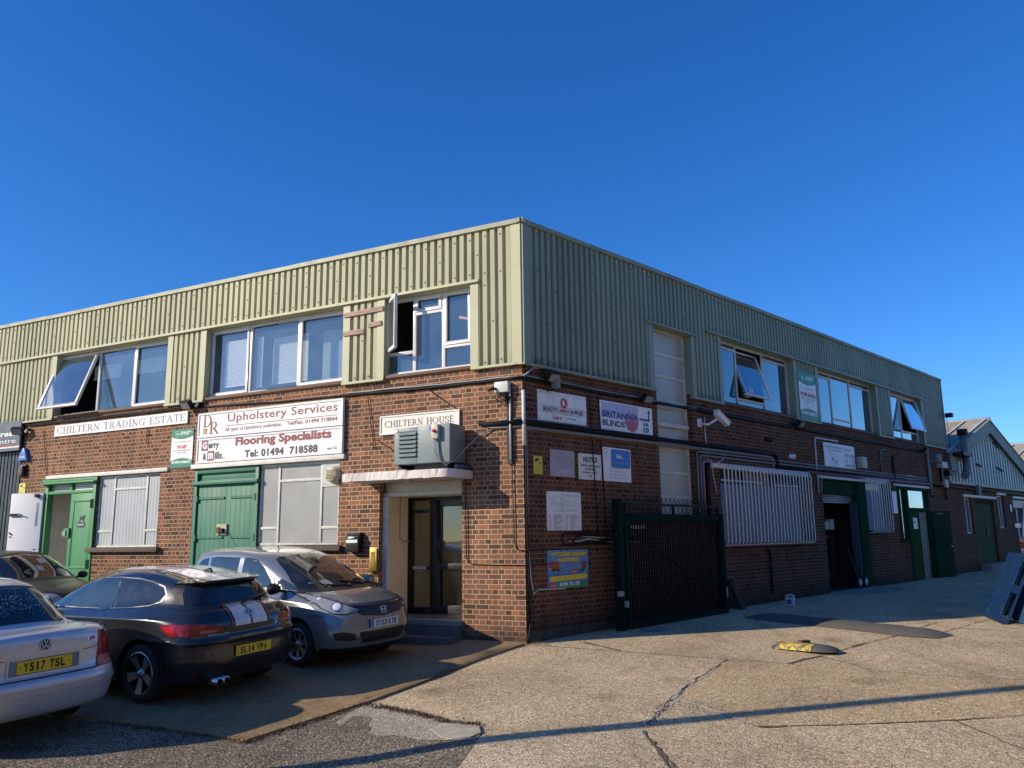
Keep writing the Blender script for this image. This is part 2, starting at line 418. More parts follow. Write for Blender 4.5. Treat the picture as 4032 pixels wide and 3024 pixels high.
CLAD = clad_mat('clad_olive', (.44,.43,.265), (.24,.235,.14), .25)
CLADR = clad_mat('clad_olive_shaded', (.25,.29,.205), (.12,.15,.10), .7)  # same cladding as CLAD, the right facade's shade mixed into its colour
TRIML = simple('trim_olive', (.45,.45,.27), .5, var=.08, scale=3, dirt=(.25,.25,.15), dirtamt=.3)
TRIMR = simple('trim_olive_shaded', (.25,.295,.21), .5, var=.1, scale=3, dirt=(.12,.15,.1), dirtamt=.4)  # same trim as TRIML, darkened so the colour carries the shade
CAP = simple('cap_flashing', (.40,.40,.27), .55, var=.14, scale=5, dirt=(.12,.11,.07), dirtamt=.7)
SCREW = simple('screw', (.06,.06,.05), .5)
UPVC = simple('upvc_white', (.80,.80,.78), .3, var=.05, scale=3, dirt=(.5,.47,.4), dirtamt=.2)
WPAINT = simple('white_paint', (.74,.71,.64), .5, var=.1, scale=9, dirt=(.42,.36,.28), dirtamt=.5)
STEELP = simple('steel_window_paint', (.62,.61,.54), .5, var=.12, scale=12, dirt=(.3,.24,.16), dirtamt=.55)
GREEN = simple('door_green', (.022,.155,.085), .5, var=.14, scale=3.2, dirt=(.07,.28,.17), dirtamt=.5, stretch=(1,1,.3))
GREENB = simple('door_green_bright', (.045,.235,.072), .42, var=.14, scale=3.2, dirt=(.09,.3,.13), dirtamt=.4, stretch=(1,1,.3))
GREEND = simple('door_green_dark', (.011,.050,.023), .85, spec=.06, var=.15, scale=3, dirt=(.03,.09,.06), dirtamt=.5)
TILE = simple('red_sill_tile', (.15,.07,.05), .7, var=.2, scale=14, dirt=(.09,.09,.05), dirtamt=.6)
SILL = simple('dark_sill', (.12,.085,.065), .8, var=.2, scale=18, dirt=(.06,.05,.04), dirtamt=.6)
BLACK = simple('black_plastic', (.014,.014,.015), .5, var=.2, spec=.3)
CABLE = simple('cable_black', (.012,.012,.013), .6, var=.2, spec=.2)
CABLEW = simple('cable_white', (.62,.62,.6), .5, dirt=(.3,.28,.25))
CABLEG = simple('cable_grey', (.30,.31,.30), .5, dirt=(.2,.18,.15))
GALV = simple('galvanised', (.20,.21,.205), .7, metal=0, var=.15, scale=20)
GREYP = simple('grey_paint_steel', (.20,.245,.245), .45, var=.08, scale=5, dirt=(.12,.13,.12), dirtamt=.3)
SIGNW = simple('sign_white', (.86,.85,.81), .4, var=.05, scale=4, dirt=(.45,.41,.34), dirtamt=.38, stretch=(2.5,1,.5))
SIGNC = simple('sign_cream', (.74,.71,.62), .35, var=.05, scale=3)
RED = simple('letter_maroon', (.22,.022,.035), .45)
REDB = simple('letter_red', (.55,.03,.05), .45)
GREYL = simple('letter_grey', (.27,.27,.29), .5)
INK = simple('letter_black', (.015,.015,.02), .45)
NAVY = simple('letter_navy', (.02,.03,.13), .45)
BLUE = simple('sign_blue', (.03,.17,.52), .4, var=.06)
CGREEN = simple('agent_green', (.015,.20,.115), .4, var=.08)
LGREEN = simple('agent_light_green', (.17,.42,.12), .4)
YELLOW = simple('sign_yellow', (.78,.60,.03), .45, var=.08, dirt=(.4,.32,.1))
DARKROOM = simple('dark_interior', (.045,.045,.05), .9)
CREAM = simple('cream_wall', (.66,.56,.40), .7, var=.06, scale=2, dirt=(.4,.33,.22), dirtamt=.3)
CONC = simple('concrete_step', (.26,.25,.22), .9, var=.2, scale=12, dirt=(.12,.11,.1), dirtamt=.6)
ROOFM = simple('roof_felt', (.16,.16,.15), .9, var=.2)
BLIND = simple('blind_white', (.80,.82,.82), .6, var=.03)
VBLIND = simple('vertical_blind', (.50,.62,.72), .6, var=.08)
GLASS = glass_mat('window_glass', (.92,.94,.95), 1.7, .13, (.30,.44,.58))
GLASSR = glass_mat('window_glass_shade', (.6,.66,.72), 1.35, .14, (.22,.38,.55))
GLASSC = glass_mat('door_glass', (.72,.72,.66), 1.0, .02)
FROST = frosted_mat('net_curtain_glass', (.46,.47,.46), 3.4)
FROSTD = frosted_mat('frosted_glass', (.36,.355,.32), 0)
FROSTT = frosted_mat('tall_obscure_glass', (.44,.41,.32), 0)
BRASS = simple('brass', (.52,.36,.10), .38, metal=.8, var=.2)
CHROME = simple('chrome', (.75,.75,.76), .12, metal=1.0, var=.05)
RUST = simple('rust', (.20,.09,.045), .85, var=.3, scale=25)
TIMBER = simple('weathered_timber', (.42,.27,.20), .85, var=.3, scale=10, dirt=(.6,.5,.45), dirtamt=.6, stretch=(.4,1,3))
ANTH = simple('anthracite_frame', (.022,.024,.028), .35)
# ------------------------------------------------------------------ the main building
def B(mb, W, u0, u1, w0, w1, z0, z1, mat=None): return mb.box(W.x(u0), W.x(u1), -w1, -w0, z0, z1, mat)
def wall_holes(mb, W, u0, u1, z0, z1, holes, w=0.0, mat=None, depth=.22):
    us = sorted({u0, u1, *[h[0] for h in holes], *[h[1] for h in holes]}); us = [u for u in us if u0 <= u <= u1]
    zs = sorted({z0, z1, *[h[2] for h in holes], *[h[3] for h in holes]}); zs = [z for z in zs if z0 <= z <= z1]
    for a, b in zip(us, us[1:]):
        for c, d in zip(zs, zs[1:]):
            uc, zc = (a+b)/2, (c+d)/2
            if any(h[0] < uc < h[1] and h[2] < zc < h[3] for h in holes): continue
            xa, xb = sorted((W.x(a), W.x(b)))
            mb.face(((xa,-w,c),(xb,-w,c),(xb,-w,d),(xa,-w,d)), mat)
    for a, b, c, d in holes:
        xa, xb = sorted((W.x(a), W.x(b))); y0, y1 = -w, -w+depth
        if xa > min(W.x(u0), W.x(u1))-1e-6: mb.face(((xa,y0,c),(xa,y0,d),(xa,y1,d),(xa,y1,c)), mat)
        mb.face(((xb,y0,c),(xb,y1,c),(xb,y1,d),(xb,y0,d)), mat)
        if d < z1: mb.face(((xa,y0,d),(xb,y0,d),(xb,y1,d),(xa,y1,d)), mat)
        if c > z0: mb.face(((xa,y0,c),(xa,y1,c),(xb,y1,c),(xb,y0,c)), mat)

PITCH = .1448
def corrug(mb, W, u0, u1, z0, z1, mat, w0=.022, dep=.045, screws=(), rnd=random):
    """trapezoid-profile sheet between u0 and u1; crests stand proud"""
    prof = [(0, 1), (.55, 1), (.65, 0), (.90, 0), (1, 1)]
    k0 = math.floor(u0/PITCH); pts = []
    def h(u):
        t = (u/PITCH) % 1.0
        for (a, p), (b, q) in zip(prof, prof[1:]):
            if a <= t <= b: return w0 + dep*(p+(q-p)*(t-a)/(b-a))
        return w0
    us = [u0]
    k = k0
    while k*PITCH < u1:
        for a, _ in prof[:-1]:
            u = (k+a)*PITCH
            if u0+1e-4 < u < u1-1e-4: us.append(u)
        k += 1
    us.append(u1)
    P = [(W.x(u), -h(u)) for u in us]
    if W.sign < 0: P = P[::-1]
    for (xa, ya), (xb, yb) in zip(P, P[1:]): mb.face(((xa,ya,z0),(xb,yb,z0),(xb,yb,z1),(xa,ya,z1)), mat)
    for zz, every in screws:
        k = k0+1
        while (k+.4)*PITCH < u1:
            if k % every == 0:
                u = (k+.26)*PITCH + rnd.uniform(-.01,.01); z = zz + rnd.uniform(-.02,.02)
                if u0+.02 < u < u1-.02: B(mb, W, u-.011, u+.011, w0+dep-.002, w0+dep+.008, z-.011, z+.011, SCREW)
            k += 1

bld = empty('industrial_building', Matrix.Translation(C), 'two storey brick workshop block with green ribbed metal upper storey and flat roof', 'building')
def part(mb, name, W, parent=None, **k):
    """links a part drawn in wall coordinates under the building"""
    p = parent or bld
    return mb.build(name, p, p.matrix_world.inverted() @ W.f, **k)

# holes: (u0, u1, z0, z1)
HL = [(1.10, 2.69, -.3, 2.47), (3.55, 5.405, 1.45, 2.92), (5.405, 7.05, -.6, 2.92), (7.99, 9.84, 1.455, 2.92), (9.84, 11.56, -.7, 2.92),
      (.88, 2.66, 4.10, 4.30), (3.5, 6.92, 4.10, 4.30), (7.95, 11.62, 4.10, 4.30)]
m = MB(BRL)
wall_holes(m, WL, 0, 12.46, -.8, 4.30, HL[:5], 0, BRL, .24)
part(m, 'brick_wall', WL, label='sunlit brick wall below the olive cladding')
HR = [(3.67, 4.86, 1.80, 4.3), (5.80, 9.44, 1.37, 2.92), (10.6, 13.28, -.1, 2.90), (13.28, 14.62, 1.54, 2.90), (15.65, 16.42, 1.32, 2.86), (16.42, 18.22, -.1, 2.86)]
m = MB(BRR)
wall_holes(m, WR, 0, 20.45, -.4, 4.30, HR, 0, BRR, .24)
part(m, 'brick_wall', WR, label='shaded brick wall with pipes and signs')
# plinth smear of tar along the shaded foot, a projecting rendered base on the sunlit pier
m = MB(simple('tar_plinth', (.045,.042,.04), .85, var=.3, scale=14, dirt=(.16,.14,.11), dirtamt=.5))
B(m, WR, .012, 2.2, .003, .010, -.2, .17); part(m, 'plinth', WR)
# roof, rear walls, first floor
IN = -Vector((dL.y*-1, dL.x, 0))
nLi = FL.to_3x3() @ Vector((0,1,0)); nRi = FR.to_3x3() @ Vector((0,1,0))
pl = [C, C+dR*20.45, C+dR*20.45+nRi*9, C+(nLi+nRi).normalized()*13, C+dL*17+nLi*9, C+dL*17]
m = MB(ROOFM)
for z in (6.50,): m.face([p+Vector((0,0,z))-C for p in pl], ROOFM)
m.build('roof', bld)
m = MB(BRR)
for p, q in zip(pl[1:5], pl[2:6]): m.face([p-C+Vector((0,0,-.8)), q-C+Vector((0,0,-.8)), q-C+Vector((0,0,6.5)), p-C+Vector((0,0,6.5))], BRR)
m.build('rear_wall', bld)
m = MB(DARKROOM)
m.face([p-C+Vector((0,0,3.55)) for p in [C+nLi*.3+dL*.3, C+dR*20.2+nRi*.3, pl[2], pl[3], pl[4], C+dL*16.8+nLi*.3]], DARKROOM)
# partitions that close the rooms behind the windows
for W_, L_ in ((WL, 16.8), (WR, 20.3)):
    fr = W_.f
    def q(u, w, z, fr=fr, W_=W_): return fr @ Vector((W_.x(u), -w, z)) - C
    m.face([q(2.2,-3.2,-.3), q(L_,-3.2,-.3), q(L_,-3.2,6.45), q(2.2,-3.2,6.45)], DARKROOM)
    for u in (3.1, 5.6, 7.5, 9.9, 14.9) if W_ is WR else (2.95, 7.4, 12.2): m.face([q(u,-.3,-.3), q(u,-3.2,-.3), q(u,-3.2,6.45), q(u,-.3,6.45)], DARKROOM)
m.build('interior_wall', bld)

# cladding ------------------------------------------------
m = MB(CLAD)
sc = lambda *z: [(a, 2) for a in z]
corrug(m, WL, -.02, 17, 5.70, 6.54, CLAD, screws=[(5.80, 2), (6.42, 2), (6.12, 5)])
for a, b in ((0, .88), (2.62, 3.48), (6.88, 7.92), (11.45, 17)): corrug(m, WL, a, b, 4.24, 5.72, CLAD, w0=.020, screws=[(4.31, 2), (4.95, 3), (5.6, 4)])
part(m, 'cladding', WL, label='sunlit olive corrugated cladding')
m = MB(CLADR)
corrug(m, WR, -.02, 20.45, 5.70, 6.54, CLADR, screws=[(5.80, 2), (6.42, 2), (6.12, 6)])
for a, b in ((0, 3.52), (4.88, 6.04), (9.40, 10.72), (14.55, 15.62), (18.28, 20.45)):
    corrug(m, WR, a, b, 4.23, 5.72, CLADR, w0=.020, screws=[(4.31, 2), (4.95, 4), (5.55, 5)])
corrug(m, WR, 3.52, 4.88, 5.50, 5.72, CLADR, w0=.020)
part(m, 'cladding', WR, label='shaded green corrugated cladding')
# flashings: cap, corner, head strips, bottom drips, jambs
m = MB(CAP); r_ = random.Random(6); u = -.105
while u < 17: j = r_.uniform(-.006, .006); B(m, WL, u, min(17, u+2.4)-.004, -.05, .10+j*.5, 6.535+j*.6, 6.61+j); u += 2.4
part(m, 'roof_capping', WL)
m = MB(simple('cap_shaded', (.25,.28,.20), .6, var=.15, dirt=(.07,.08,.06), dirtamt=.6)); u = -.108  # same capping as CAP, shade put into its darker colour
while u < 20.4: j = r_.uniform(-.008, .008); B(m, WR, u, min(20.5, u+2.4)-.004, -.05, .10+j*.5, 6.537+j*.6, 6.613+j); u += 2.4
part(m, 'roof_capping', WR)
m = MB(TRIML)
B(m, WL, -.085, .135, .068, .078, 4.22, 6.54)
B(m, WL, -.085, .135, .0, .085, 4.205, 4.235)
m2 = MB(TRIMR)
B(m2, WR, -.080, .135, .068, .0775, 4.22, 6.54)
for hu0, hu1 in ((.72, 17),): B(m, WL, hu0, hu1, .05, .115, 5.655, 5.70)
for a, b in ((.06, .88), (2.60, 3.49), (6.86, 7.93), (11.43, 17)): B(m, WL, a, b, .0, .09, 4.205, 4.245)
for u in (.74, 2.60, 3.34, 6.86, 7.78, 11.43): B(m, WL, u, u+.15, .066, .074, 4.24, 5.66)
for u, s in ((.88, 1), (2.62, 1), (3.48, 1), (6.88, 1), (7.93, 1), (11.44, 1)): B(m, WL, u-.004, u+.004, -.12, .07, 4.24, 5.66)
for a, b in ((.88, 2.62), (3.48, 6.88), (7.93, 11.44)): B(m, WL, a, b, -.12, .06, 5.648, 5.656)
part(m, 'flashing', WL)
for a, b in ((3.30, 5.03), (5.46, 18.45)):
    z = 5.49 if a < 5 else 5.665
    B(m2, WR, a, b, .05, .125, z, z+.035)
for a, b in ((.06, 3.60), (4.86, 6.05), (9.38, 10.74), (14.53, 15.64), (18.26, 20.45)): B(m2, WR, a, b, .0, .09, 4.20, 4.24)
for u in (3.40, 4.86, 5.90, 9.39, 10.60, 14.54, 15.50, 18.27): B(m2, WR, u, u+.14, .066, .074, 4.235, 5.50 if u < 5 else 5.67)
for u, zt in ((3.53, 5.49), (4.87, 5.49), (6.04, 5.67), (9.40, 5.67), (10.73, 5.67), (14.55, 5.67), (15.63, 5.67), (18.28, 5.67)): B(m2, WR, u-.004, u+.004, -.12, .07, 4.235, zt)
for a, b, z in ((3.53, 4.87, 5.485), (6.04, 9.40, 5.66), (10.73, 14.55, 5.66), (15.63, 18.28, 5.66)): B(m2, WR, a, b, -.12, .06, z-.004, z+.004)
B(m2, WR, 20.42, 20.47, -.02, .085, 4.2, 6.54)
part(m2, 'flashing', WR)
# red tile sills under the first-floor windows
m = MB(TILE)
for a, b in ((.89, 2.66), (3.5, 6.95), (7.95, 11.62)): B(m, WL, a, b, -.14, .05, 4.235, 4.285)
part(m, 'window_sill', WL, bevel=.006)
m = MB(TILE)
for a, b in ((6.05, 9.39), (10.75, 14.54), (15.65, 18.27)): B(m, WR, a, b, -.14, .03, 4.225, 4.275)
part(m, 'window_sill', WR, bevel=.006)

# windows --------------------------------------------------
def window(W, u0, u1, z0, z1, w=-.10, fm=None, t=.055, mull=(), trans=(), panes=None, gm=None, dep=.06, sashes=(), label=None):
    """a window: frame part with panes (and closed sashes) as its children; mull (u, za, zb), trans (ua, ub, z)"""
    m = MB(fm)
    B(m, W, u0, u1, w-dep, w, z0, z0+t); B(m, W, u0, u1, w-dep, w, z1-t, z1)
    B(m, W, u0, u0+t, w-dep, w, z0+t, z1-t); B(m, W, u1-t, u1, w-dep, w, z0+t, z1-t)
    for u, a, b in mull: B(m, W, u-t/2, u+t/2, w-dep+.002, w-.002, a if a is not None else z0+t, b if b is not None else z1-t)
    for a, b, z in trans: B(m, W, a, b, w-dep+.004, w-.004, z-t/2, z+t/2)
    o = part(m, 'window', W, bevel=.006, label=label)
    for a, b, c, d in (panes if panes is not None else [(u0+.02, u1-.02, z0+.02, z1-.02)]):
        g = MB(gm); xa, xb = sorted((W.x(a), W.x(b))); g.rect(xa, xb, c, d, w-dep*.55)
        g.build('pane', o)
    for a, b, c, d in sashes:
        g = MB(fm); e = t*.9
        B(g, W, a, b, w-.02, w+.016, c, c+e); B(g, W, a, b, w-.02, w+.016, d-e, d); B(g, W, a, a+e, w-.02, w+.016, c+e, d-e); B(g, W, b-e, b, w-.02, w+.016, c+e, d-e)
        g.build('sash', o, bevel=.005)
    return o
def sash_open(W, o, u0, u1, z0, z1, w, M, fm, gm, t=.055):
    """an opened sash: frame and glass drawn closed, then turned by M (in wall space)"""
    g = MB(fm)
    B(g, W, u0, u1, w-.03, w+.02, z0, z0+t); B(g, W, u0, u1, w-.03, w+.02, z1-t, z1); B(g, W, u0, u0+t, w-.03, w+.02, z0+t, z1-t); B(g, W, u1-t, u1, w-.03, w+.02, z0+t, z1-t)
    s = g.build('sash', o, M, bevel=.005)
    g = MB(gm); xa, xb = sorted((W.x(u0+.02), W.x(u1-.02))); g.rect(xa, xb, z0+.02, z1-.02, w)
    g.build('pane', o, M)
def rot_about(p, axis, a): return Matrix.Translation(p) @ Matrix.Rotation(a, 4, axis) @ Matrix.Translation(-Vector(p))
def blind(W, o, u0, u1, z0, z1, w, mat, slats=True, name='blind'):
    m = MB(mat)
    if slats:
        z = z1
        while z > z0: B(m, W, u0, u1, w-.012, w+.012, z-.004, z-.0005); m.face([(W.x(u0), -w-.007, z-.022), (W.x(u1), -w-.007, z-.022), (W.x(u1), -w+.006, z), (W.x(u0), -w+.006, z)], mat); z -= .026
        B(m, W, u0, u1, w-.014, w+.014, z0-.02, z0)
    else:
        u = u0
        while u < u1:
            e = min(u+.078, u1); m.face([(W.x(u), -w-.012, z0), (W.x(e), -w+.014, z0), (W.x(e), -w+.014, z1), (W.x(u), -w-.012, z1)], mat); u += .082
    return m.build(name, o)

# left, first floor
wa = window(WL, .93, 2.69, 4.29, 5.66, -.10, UPVC, .06, [(1.51, None, None), (2.09, None, None)], [(.96, 1.5, 4.70), (2.1, 2.66, 4.68), (1.52, 2.08, 5.345)],
            [(2.12, 2.65, 4.31, 4.67), (1.54, 2.07, 4.31, 5.33), (1.54, 2.07, 5.36, 5.62), (.97, 1.49, 4.31, 4.69), (.97, 1.49, 4.71, 5.62)], GLASS, sashes=[(1.54, 2.07, 5.37, 5.62), (.97, 1.49, 4.72, 5.62)], label='white window with its narrow left casement swung open')
sash_open(WL, wa, 2.10, 2.65, 4.70, 5.64, -.09, rot_about((-2.65, .09, 0), 'Z', -R(40)), UPVC, GLASS, .06)
m = MB(emit('lit_tube', (1.0, .50, .33), .75)); m.tube([(-1.9, 1.3, 5.55), (-.75, 1.25, 5.22)], .022); m.build('strip_light', wa)
wb = window(WL, 3.50, 6.90, 4.28, 5.65, -.10, UPVC, .06, [(4.65, None, None), (5.85, None, None)], [], [(3.53, 4.62, 4.3, 5.62), (4.68, 5.82, 4.3, 5.62), (5.88, 6.87, 4.3, 5.62)], GLASS, sashes=[(3.55, 4.62, 4.33, 5.61), (5.88, 6.86, 4.33, 5.61)], label='wide white window of three lights with slatted blinds')
blind(WL, wb, 5.93, 6.62, 4.52, 5.42, -.22, BLIND); blind(WL, wb, 4.72, 5.60, 4.52, 5.42, -.45, BLIND); blind(WL, wb, 5.66, 5.80, 4.45, 5.42, -.24, BLIND); blind(WL, wb, 3.62, 4.45, 4.46, 5.44, -.55, simple('blind_dim', (.45,.5,.55), .6))
wc = window(WL, 7.95, 11.60, 4.27, 5.65, -.10, UPVC, .06, [(9.10, None, None), (10.22, None, None)], [], [(7.98, 9.07, 4.3, 5.62), (9.13, 10.19, 4.3, 5.62)], GLASS, sashes=[(7.99, 9.07, 4.32, 5.61)], label='white window with its left light pushed open from below')
sash_open(WL, wc, 10.25, 11.55, 4.32, 5.62, -.09, rot_about((0, .09, 5.62), 'X', R(-20)), UPVC, GLASS, .06)
blind(WL, wc, 8.0, 8.7, 5.22, 5.55, -.6, BLIND); blind(WL, wc, 8.9, 9.9, 5.2, 5.5, -.7, BLIND); blind(WL, wc, 10.3, 11.2, 5.2, 5.5, -.7, BLIND)
# left, ground floor
window(WL, 7.99, 9.84, 1.455, 2.90, -.05, STEELP, .045, [(8.41, None, None), (9.37, None, None)], [(8.41, 9.37, 2.62), (9.38, 9.82, 1.775), (8.01, 8.40, 1.775)], None, FROST, .04, label='steel window with pale net curtains behind')
window(WL, 3.56, 5.40, 1.46, 2.91, -.05, STEELP, .045, [(3.98, None, 2.88), (4.95, None, None)], [(3.98, 4.95, 2.60), (4.97, 5.39, 1.765), (3.57, 3.96, 1.755), (3.57, 3.97, 2.48)], None, FROSTD, .04, label='steel window of grey frosted glass')
m = MB(SILL)
B(m, WL, 7.86, 9.95, -.06, .10, 1.36, 1.45); part(m, 'window_sill', WL, bevel=.012)
m = MB(SILL)
B(m, WL, 3.44, 5.40, -.06, .10, 1.36, 1.45); part(m, 'window_sill', WL, bevel=.012)
m = MB(WPAINT); B(m, WL, 7.76, 11.5, -.05, .045, 2.91, 2.985); part(m, 'lintel', WL, bevel=.008)
m = MB(WPAINT); B(m, WL, 3.42, 7.10, -.05, .06, 2.915, 3.0); part(m, 'lintel', WL, bevel=.008)
m = MB(simple('vent_panel', (.45,.5,.5), .5)); B(m, WL, 3.58, 3.96, -.075, -.045, 2.5, 2.88); part(m, 'vent_panel', WL)

# green doors ----------------------------------------------
def plank(mb, W, u0, u1, w0, w1, z0, z1, mat): B(mb, W, u0, u1, w0, w1, z0, z1, mat)
m = MB(GREEN)   # the double door with a fixed panel above
B(m, WL, 5.405, 5.49, -.12, 0, -.6, 2.91); B(m, WL, 6.965, 7.05, -.12, .0, -.6, 2.91); B(m, WL, 5.49, 6.965, -.12, -.002, 2.82, 2.91); B(m, WL, 5.40, 7.07, -.06, .045, 2.60, 2.665)
B(m, WL, 5.49, 6.965, -.10, -.06, 2.66, 2.82); B(m, WL, 5.47, 6.99, -.06, -.035, 2.66, 2.69); B(m, WL, 5.47, 6.99, -.06, -.035, 2.80, 2.825)
d2 = part(m, 'door_frame', WL, bevel=.008)
for a, b in ((5.49, 6.222), (6.228, 6.965)):
    m = MB(GREEN); B(m, WL, a, b, -.09, -.035, -.6, 2.60)
    for z in (.4, 1.62, 2.35): B(m, WL, a+.10, b-.06 if a > 6 else b-.10, -.035, -.027, z-.02, z+.02)
    for k in range(1, 6): B(m, WL, a+.735*k/6-.003, a+.735*k/6+.003, -.036, -.0335, -.6, 2.58, GREEND)
    o = part(m, 'door', WL, bevel=.006, label='dark green boarded double door leaf')
    e = 5.49 if a < 6 else 6.965
    for z in (1.62, 2.35):
        h = MB(GREEN); B(h, WL, a+.03, b-.12 if a < 6 else b-.02, -.022, -.013, z-.022, z+.022); B(h, WL, e-.035, e+.035, -.02, .012, z-.07, z+.05); h.build('hinge', o)
m = MB(UPVC); B(m, WL, 6.30, 6.66, -.035, -.005, 1.02, 1.20); B(m, WL, 6.34, 6.62, -.005, .002, 1.07, 1.15, simple('slot_flap', (.62,.62,.6), .3)); m.build('letter_plate', d2, bevel=.006)
m = MB(simple('lock_cream', (.45,.40,.28), .5)); B(m, WL, 6.15, 6.40, -.035, .0, 1.66, 1.86); B(m, WL, 6.20, 6.30, 0, .05, 1.70, 1.78, BLACK); B(m, WL, 6.31, 6.37, 0, .04, 1.69, 1.80, RUST); m.build('padlock_hasp', d2)

m = MB(GREENB)  # the small pair of doors, left leaf open
B(m, WL, 9.86, 9.95, -.14, .02, -.7, 2.88); B(m, WL, 11.44, 11.56, -.14, .0, -.7, 2.88); B(m, WL, 10.66, 10.74, -.12, -.01, 2.60, 2.80); B(m, WL, 9.95, 11.44, -.12, -.005, 2.58, 2.645)
m.prism([(0, 0), (.13, -.05), (.13, -.03), (0, .06)], WL.f.inverted() @ WL.f @ Matrix.Translation((-11.56, 0, 2.83)) @ Matrix.Rotation(R(-90), 4, 'Z'), 0, -1.72) if False else None
B(m, WL, 9.84, 11.6, -.10, .10, 2.79, 2.825); B(m, WL, 9.84, 11.6, -.10, .02, 2.825, 2.90)
d1 = part(m, 'door_frame', WL, bevel=.008)
m = MB(FROSTD); B(m, WL, 10.74, 11.44, -.10, -.085, 2.64, 2.80); m.build('pane', d1)
m = MB(UPVC)
for k in range(4): B(m, WL, 10.02, 10.64, -.10, -.06, 2.655+.036*k, 2.677+.036*k)
B(m, WL, 9.95, 10.66, -.11, -.10, 2.64, 2.80, DARKROOM); m.build('louvre', d1)
m = MB(GREENB); B(m, WL, 9.95, 10.68, -.07, -.02, -.7, 2.575)
for z in (.2, 1.05, 2.42): B(m, WL, 9.99, 10.62, -.02, -.008, z-.025, z+.025)
for u in (9.99, 10.55): B(m, WL, u, u+.05, -.02, -.009, 1.08, 2.40)
dl = part(m, 'door', WL, bevel=.006, label='bright green door leaf, shut')
for z in (1.12, 2.35): m = MB(GREEND); B(m, WL, 9.90, 9.99, -.02, .03, z-.09, z+.09); m.build('hinge', dl)
m = MB(INK); B(m, WL, 10.17, 10.40, -.019, -.014, 1.87, 1.97, INK)
put_text(m, 'Pups About Town', -10.385, -10.185, 1.89, 1.95, -.0125, SIGNW, .02)
m.flat([(-10.36,1.98),(-10.33,2.1),(-10.29,2.09),(-10.28,2.06),(-10.25,2.12),(-10.2,2.1),(-10.18,2.14),(-10.17,2.08),(-10.2,2.04),(-10.2,1.98),(-10.22,1.98),(-10.24,2.03),(-10.30,2.03),(-10.34,1.98)], -.016, INK)
m.build('door_sign', dl)
m = MB(GREENB); B(m, WL, 10.6, 10.76, -.02, .03, 1.67, 1.86); B(m, WL, 10.68, 10.78, .0, .05, 1.70, 1.80, simple('lock_grey', (.3,.35,.32), .4)); m.build('latch', dl)
# the open leaf, its white inner face to the yard
WDOOR = simple('white_door', (.70,.69,.69), .45, var=.05, scale=2, dirt=(.5,.5,.5), dirtamt=.3)
m = MB(WDOOR)
B(m, WL, 11.53, 12.30, .0, .045, -.5, 2.62, WDOOR); m.box(-11.62, -11.68, -.05, -.045, 1.92, 2.42, GREYL)
M1 = rot_about((-11.53, -.02, 0), 'Z', R(18))
o = part(m, 'door', WL, bevel=.005, label='white inner face of the opened door leaf'); o.matrix_basis = o.matrix_basis @ M1
m = MB(BLACK); B(m, WL, 12.05, 12.27, .046, .075, 2.13, 2.19); m.tube([(-12.07, -.07, 2.16), (-11.95, -.09, 2.15)], .012, GALV)
B(m, WL, 11.62, 11.70, .046, .10, 2.53, 2.60)
for u, z in ((12.24, 1.77), (12.2, 1.74), (12.22, 1.69), (11.62, 1.42)): B(m, WL, u, u+.035, .046, .06, z, z+.02)
m.build('handle', o)
# passage behind
m = MB(simple('passage_wall', (.52,.50,.44), .8, dirt=(.4,.38,.33)))
m.box(-11.50, -10.66, .95, .99, -.7, 2.8); m.box(-11.50, -11.46, .13, .95, -.7, 2.8); m.box(-10.70, -10.66, .13, .95, -.7, 2.8); m.box(-11.50, -10.66, .13, .95, 2.60, 2.66)
m.box(-11.16, -11.05, .92, .95, -.6, 2.55, WPAINT); m.box(-11.17, -11.08, .90, .93, 2.26, 2.42, REDB); m.box(-10.98, -10.75, .9, .95, 1.42, 1.46, CGREEN); m.box(-10.98, -10.75, .9, .95, 1.76, 1.84, CGREEN)
part(m, 'passage', WL)

# garage bay at the left edge -------------------------------
DKST = simple('dark_shutter', (.025,.032,.037), .4, var=.2)
m = MB(DKST)
u = 12.55
while u < 16: B(m, WL, u, u+.085, -.10, -.04, -.7, 3.6); u += .125
B(m, WL, 12.46, 17, -.22, -.11, -.7, 3.6); B(m, WL, 12.46, 12.55, -.2, .02, -.7, 3.6)
part(m, 'roller_shutter', WL)

# entrance ---------------------------------------------------
m = MB(CREAM)
for (a, b, c, d) in ((2.69, 3.4, .5, 2.0),): pass
m.box(-2.72, -2.69, .12, 1.3, -.2, 2.47, WPAINT)         # left jamb lining
m.box(-1.10, -1.07, .12, 1.3, -.2, 2.47, CREAM)
m.box(-2.72, -1.07, .12, .80, 2.25, 2.30, WPAINT)
m.box(-2.69, -1.10, .18, .24, 2.24, 2.47, WPAINT)
m.box(-2.69, -2.60, .10, .22, .1, 2.24, WPAINT)
m.box(-4.2, -2.69, 1.62, 1.66, .2, 2.9, CREAM); m.box(-4.2, .4, 3.6, 3.65, .2, 2.9, CREAM)   # hall beyond
m.box(-2.78, -2.72, .8, 3.6, .2, 2.9, CREAM); m.box(-.2, -.15, .8, 3.6, .2, 2.9, CREAM); m.box(-2.9, .2, .8, 3.6, 2.7, 2.75, WPAINT)
ent = part(m, 'entrance', WL)
m = MB(simple('cream_jamb', (.80,.68,.48), .75, var=.07, scale=2, dirt=(.42,.34,.24), dirtamt=.3)); m.box(-2.688, -2.66, .24, .80, .28, 2.245); m.tube([(-2.64,.55,2.24),(-2.64,.55,1.55),(-2.64,.62,1.50),(-2.64,.80,1.50)], .014, CREAM); m.build('side_lining', ent)
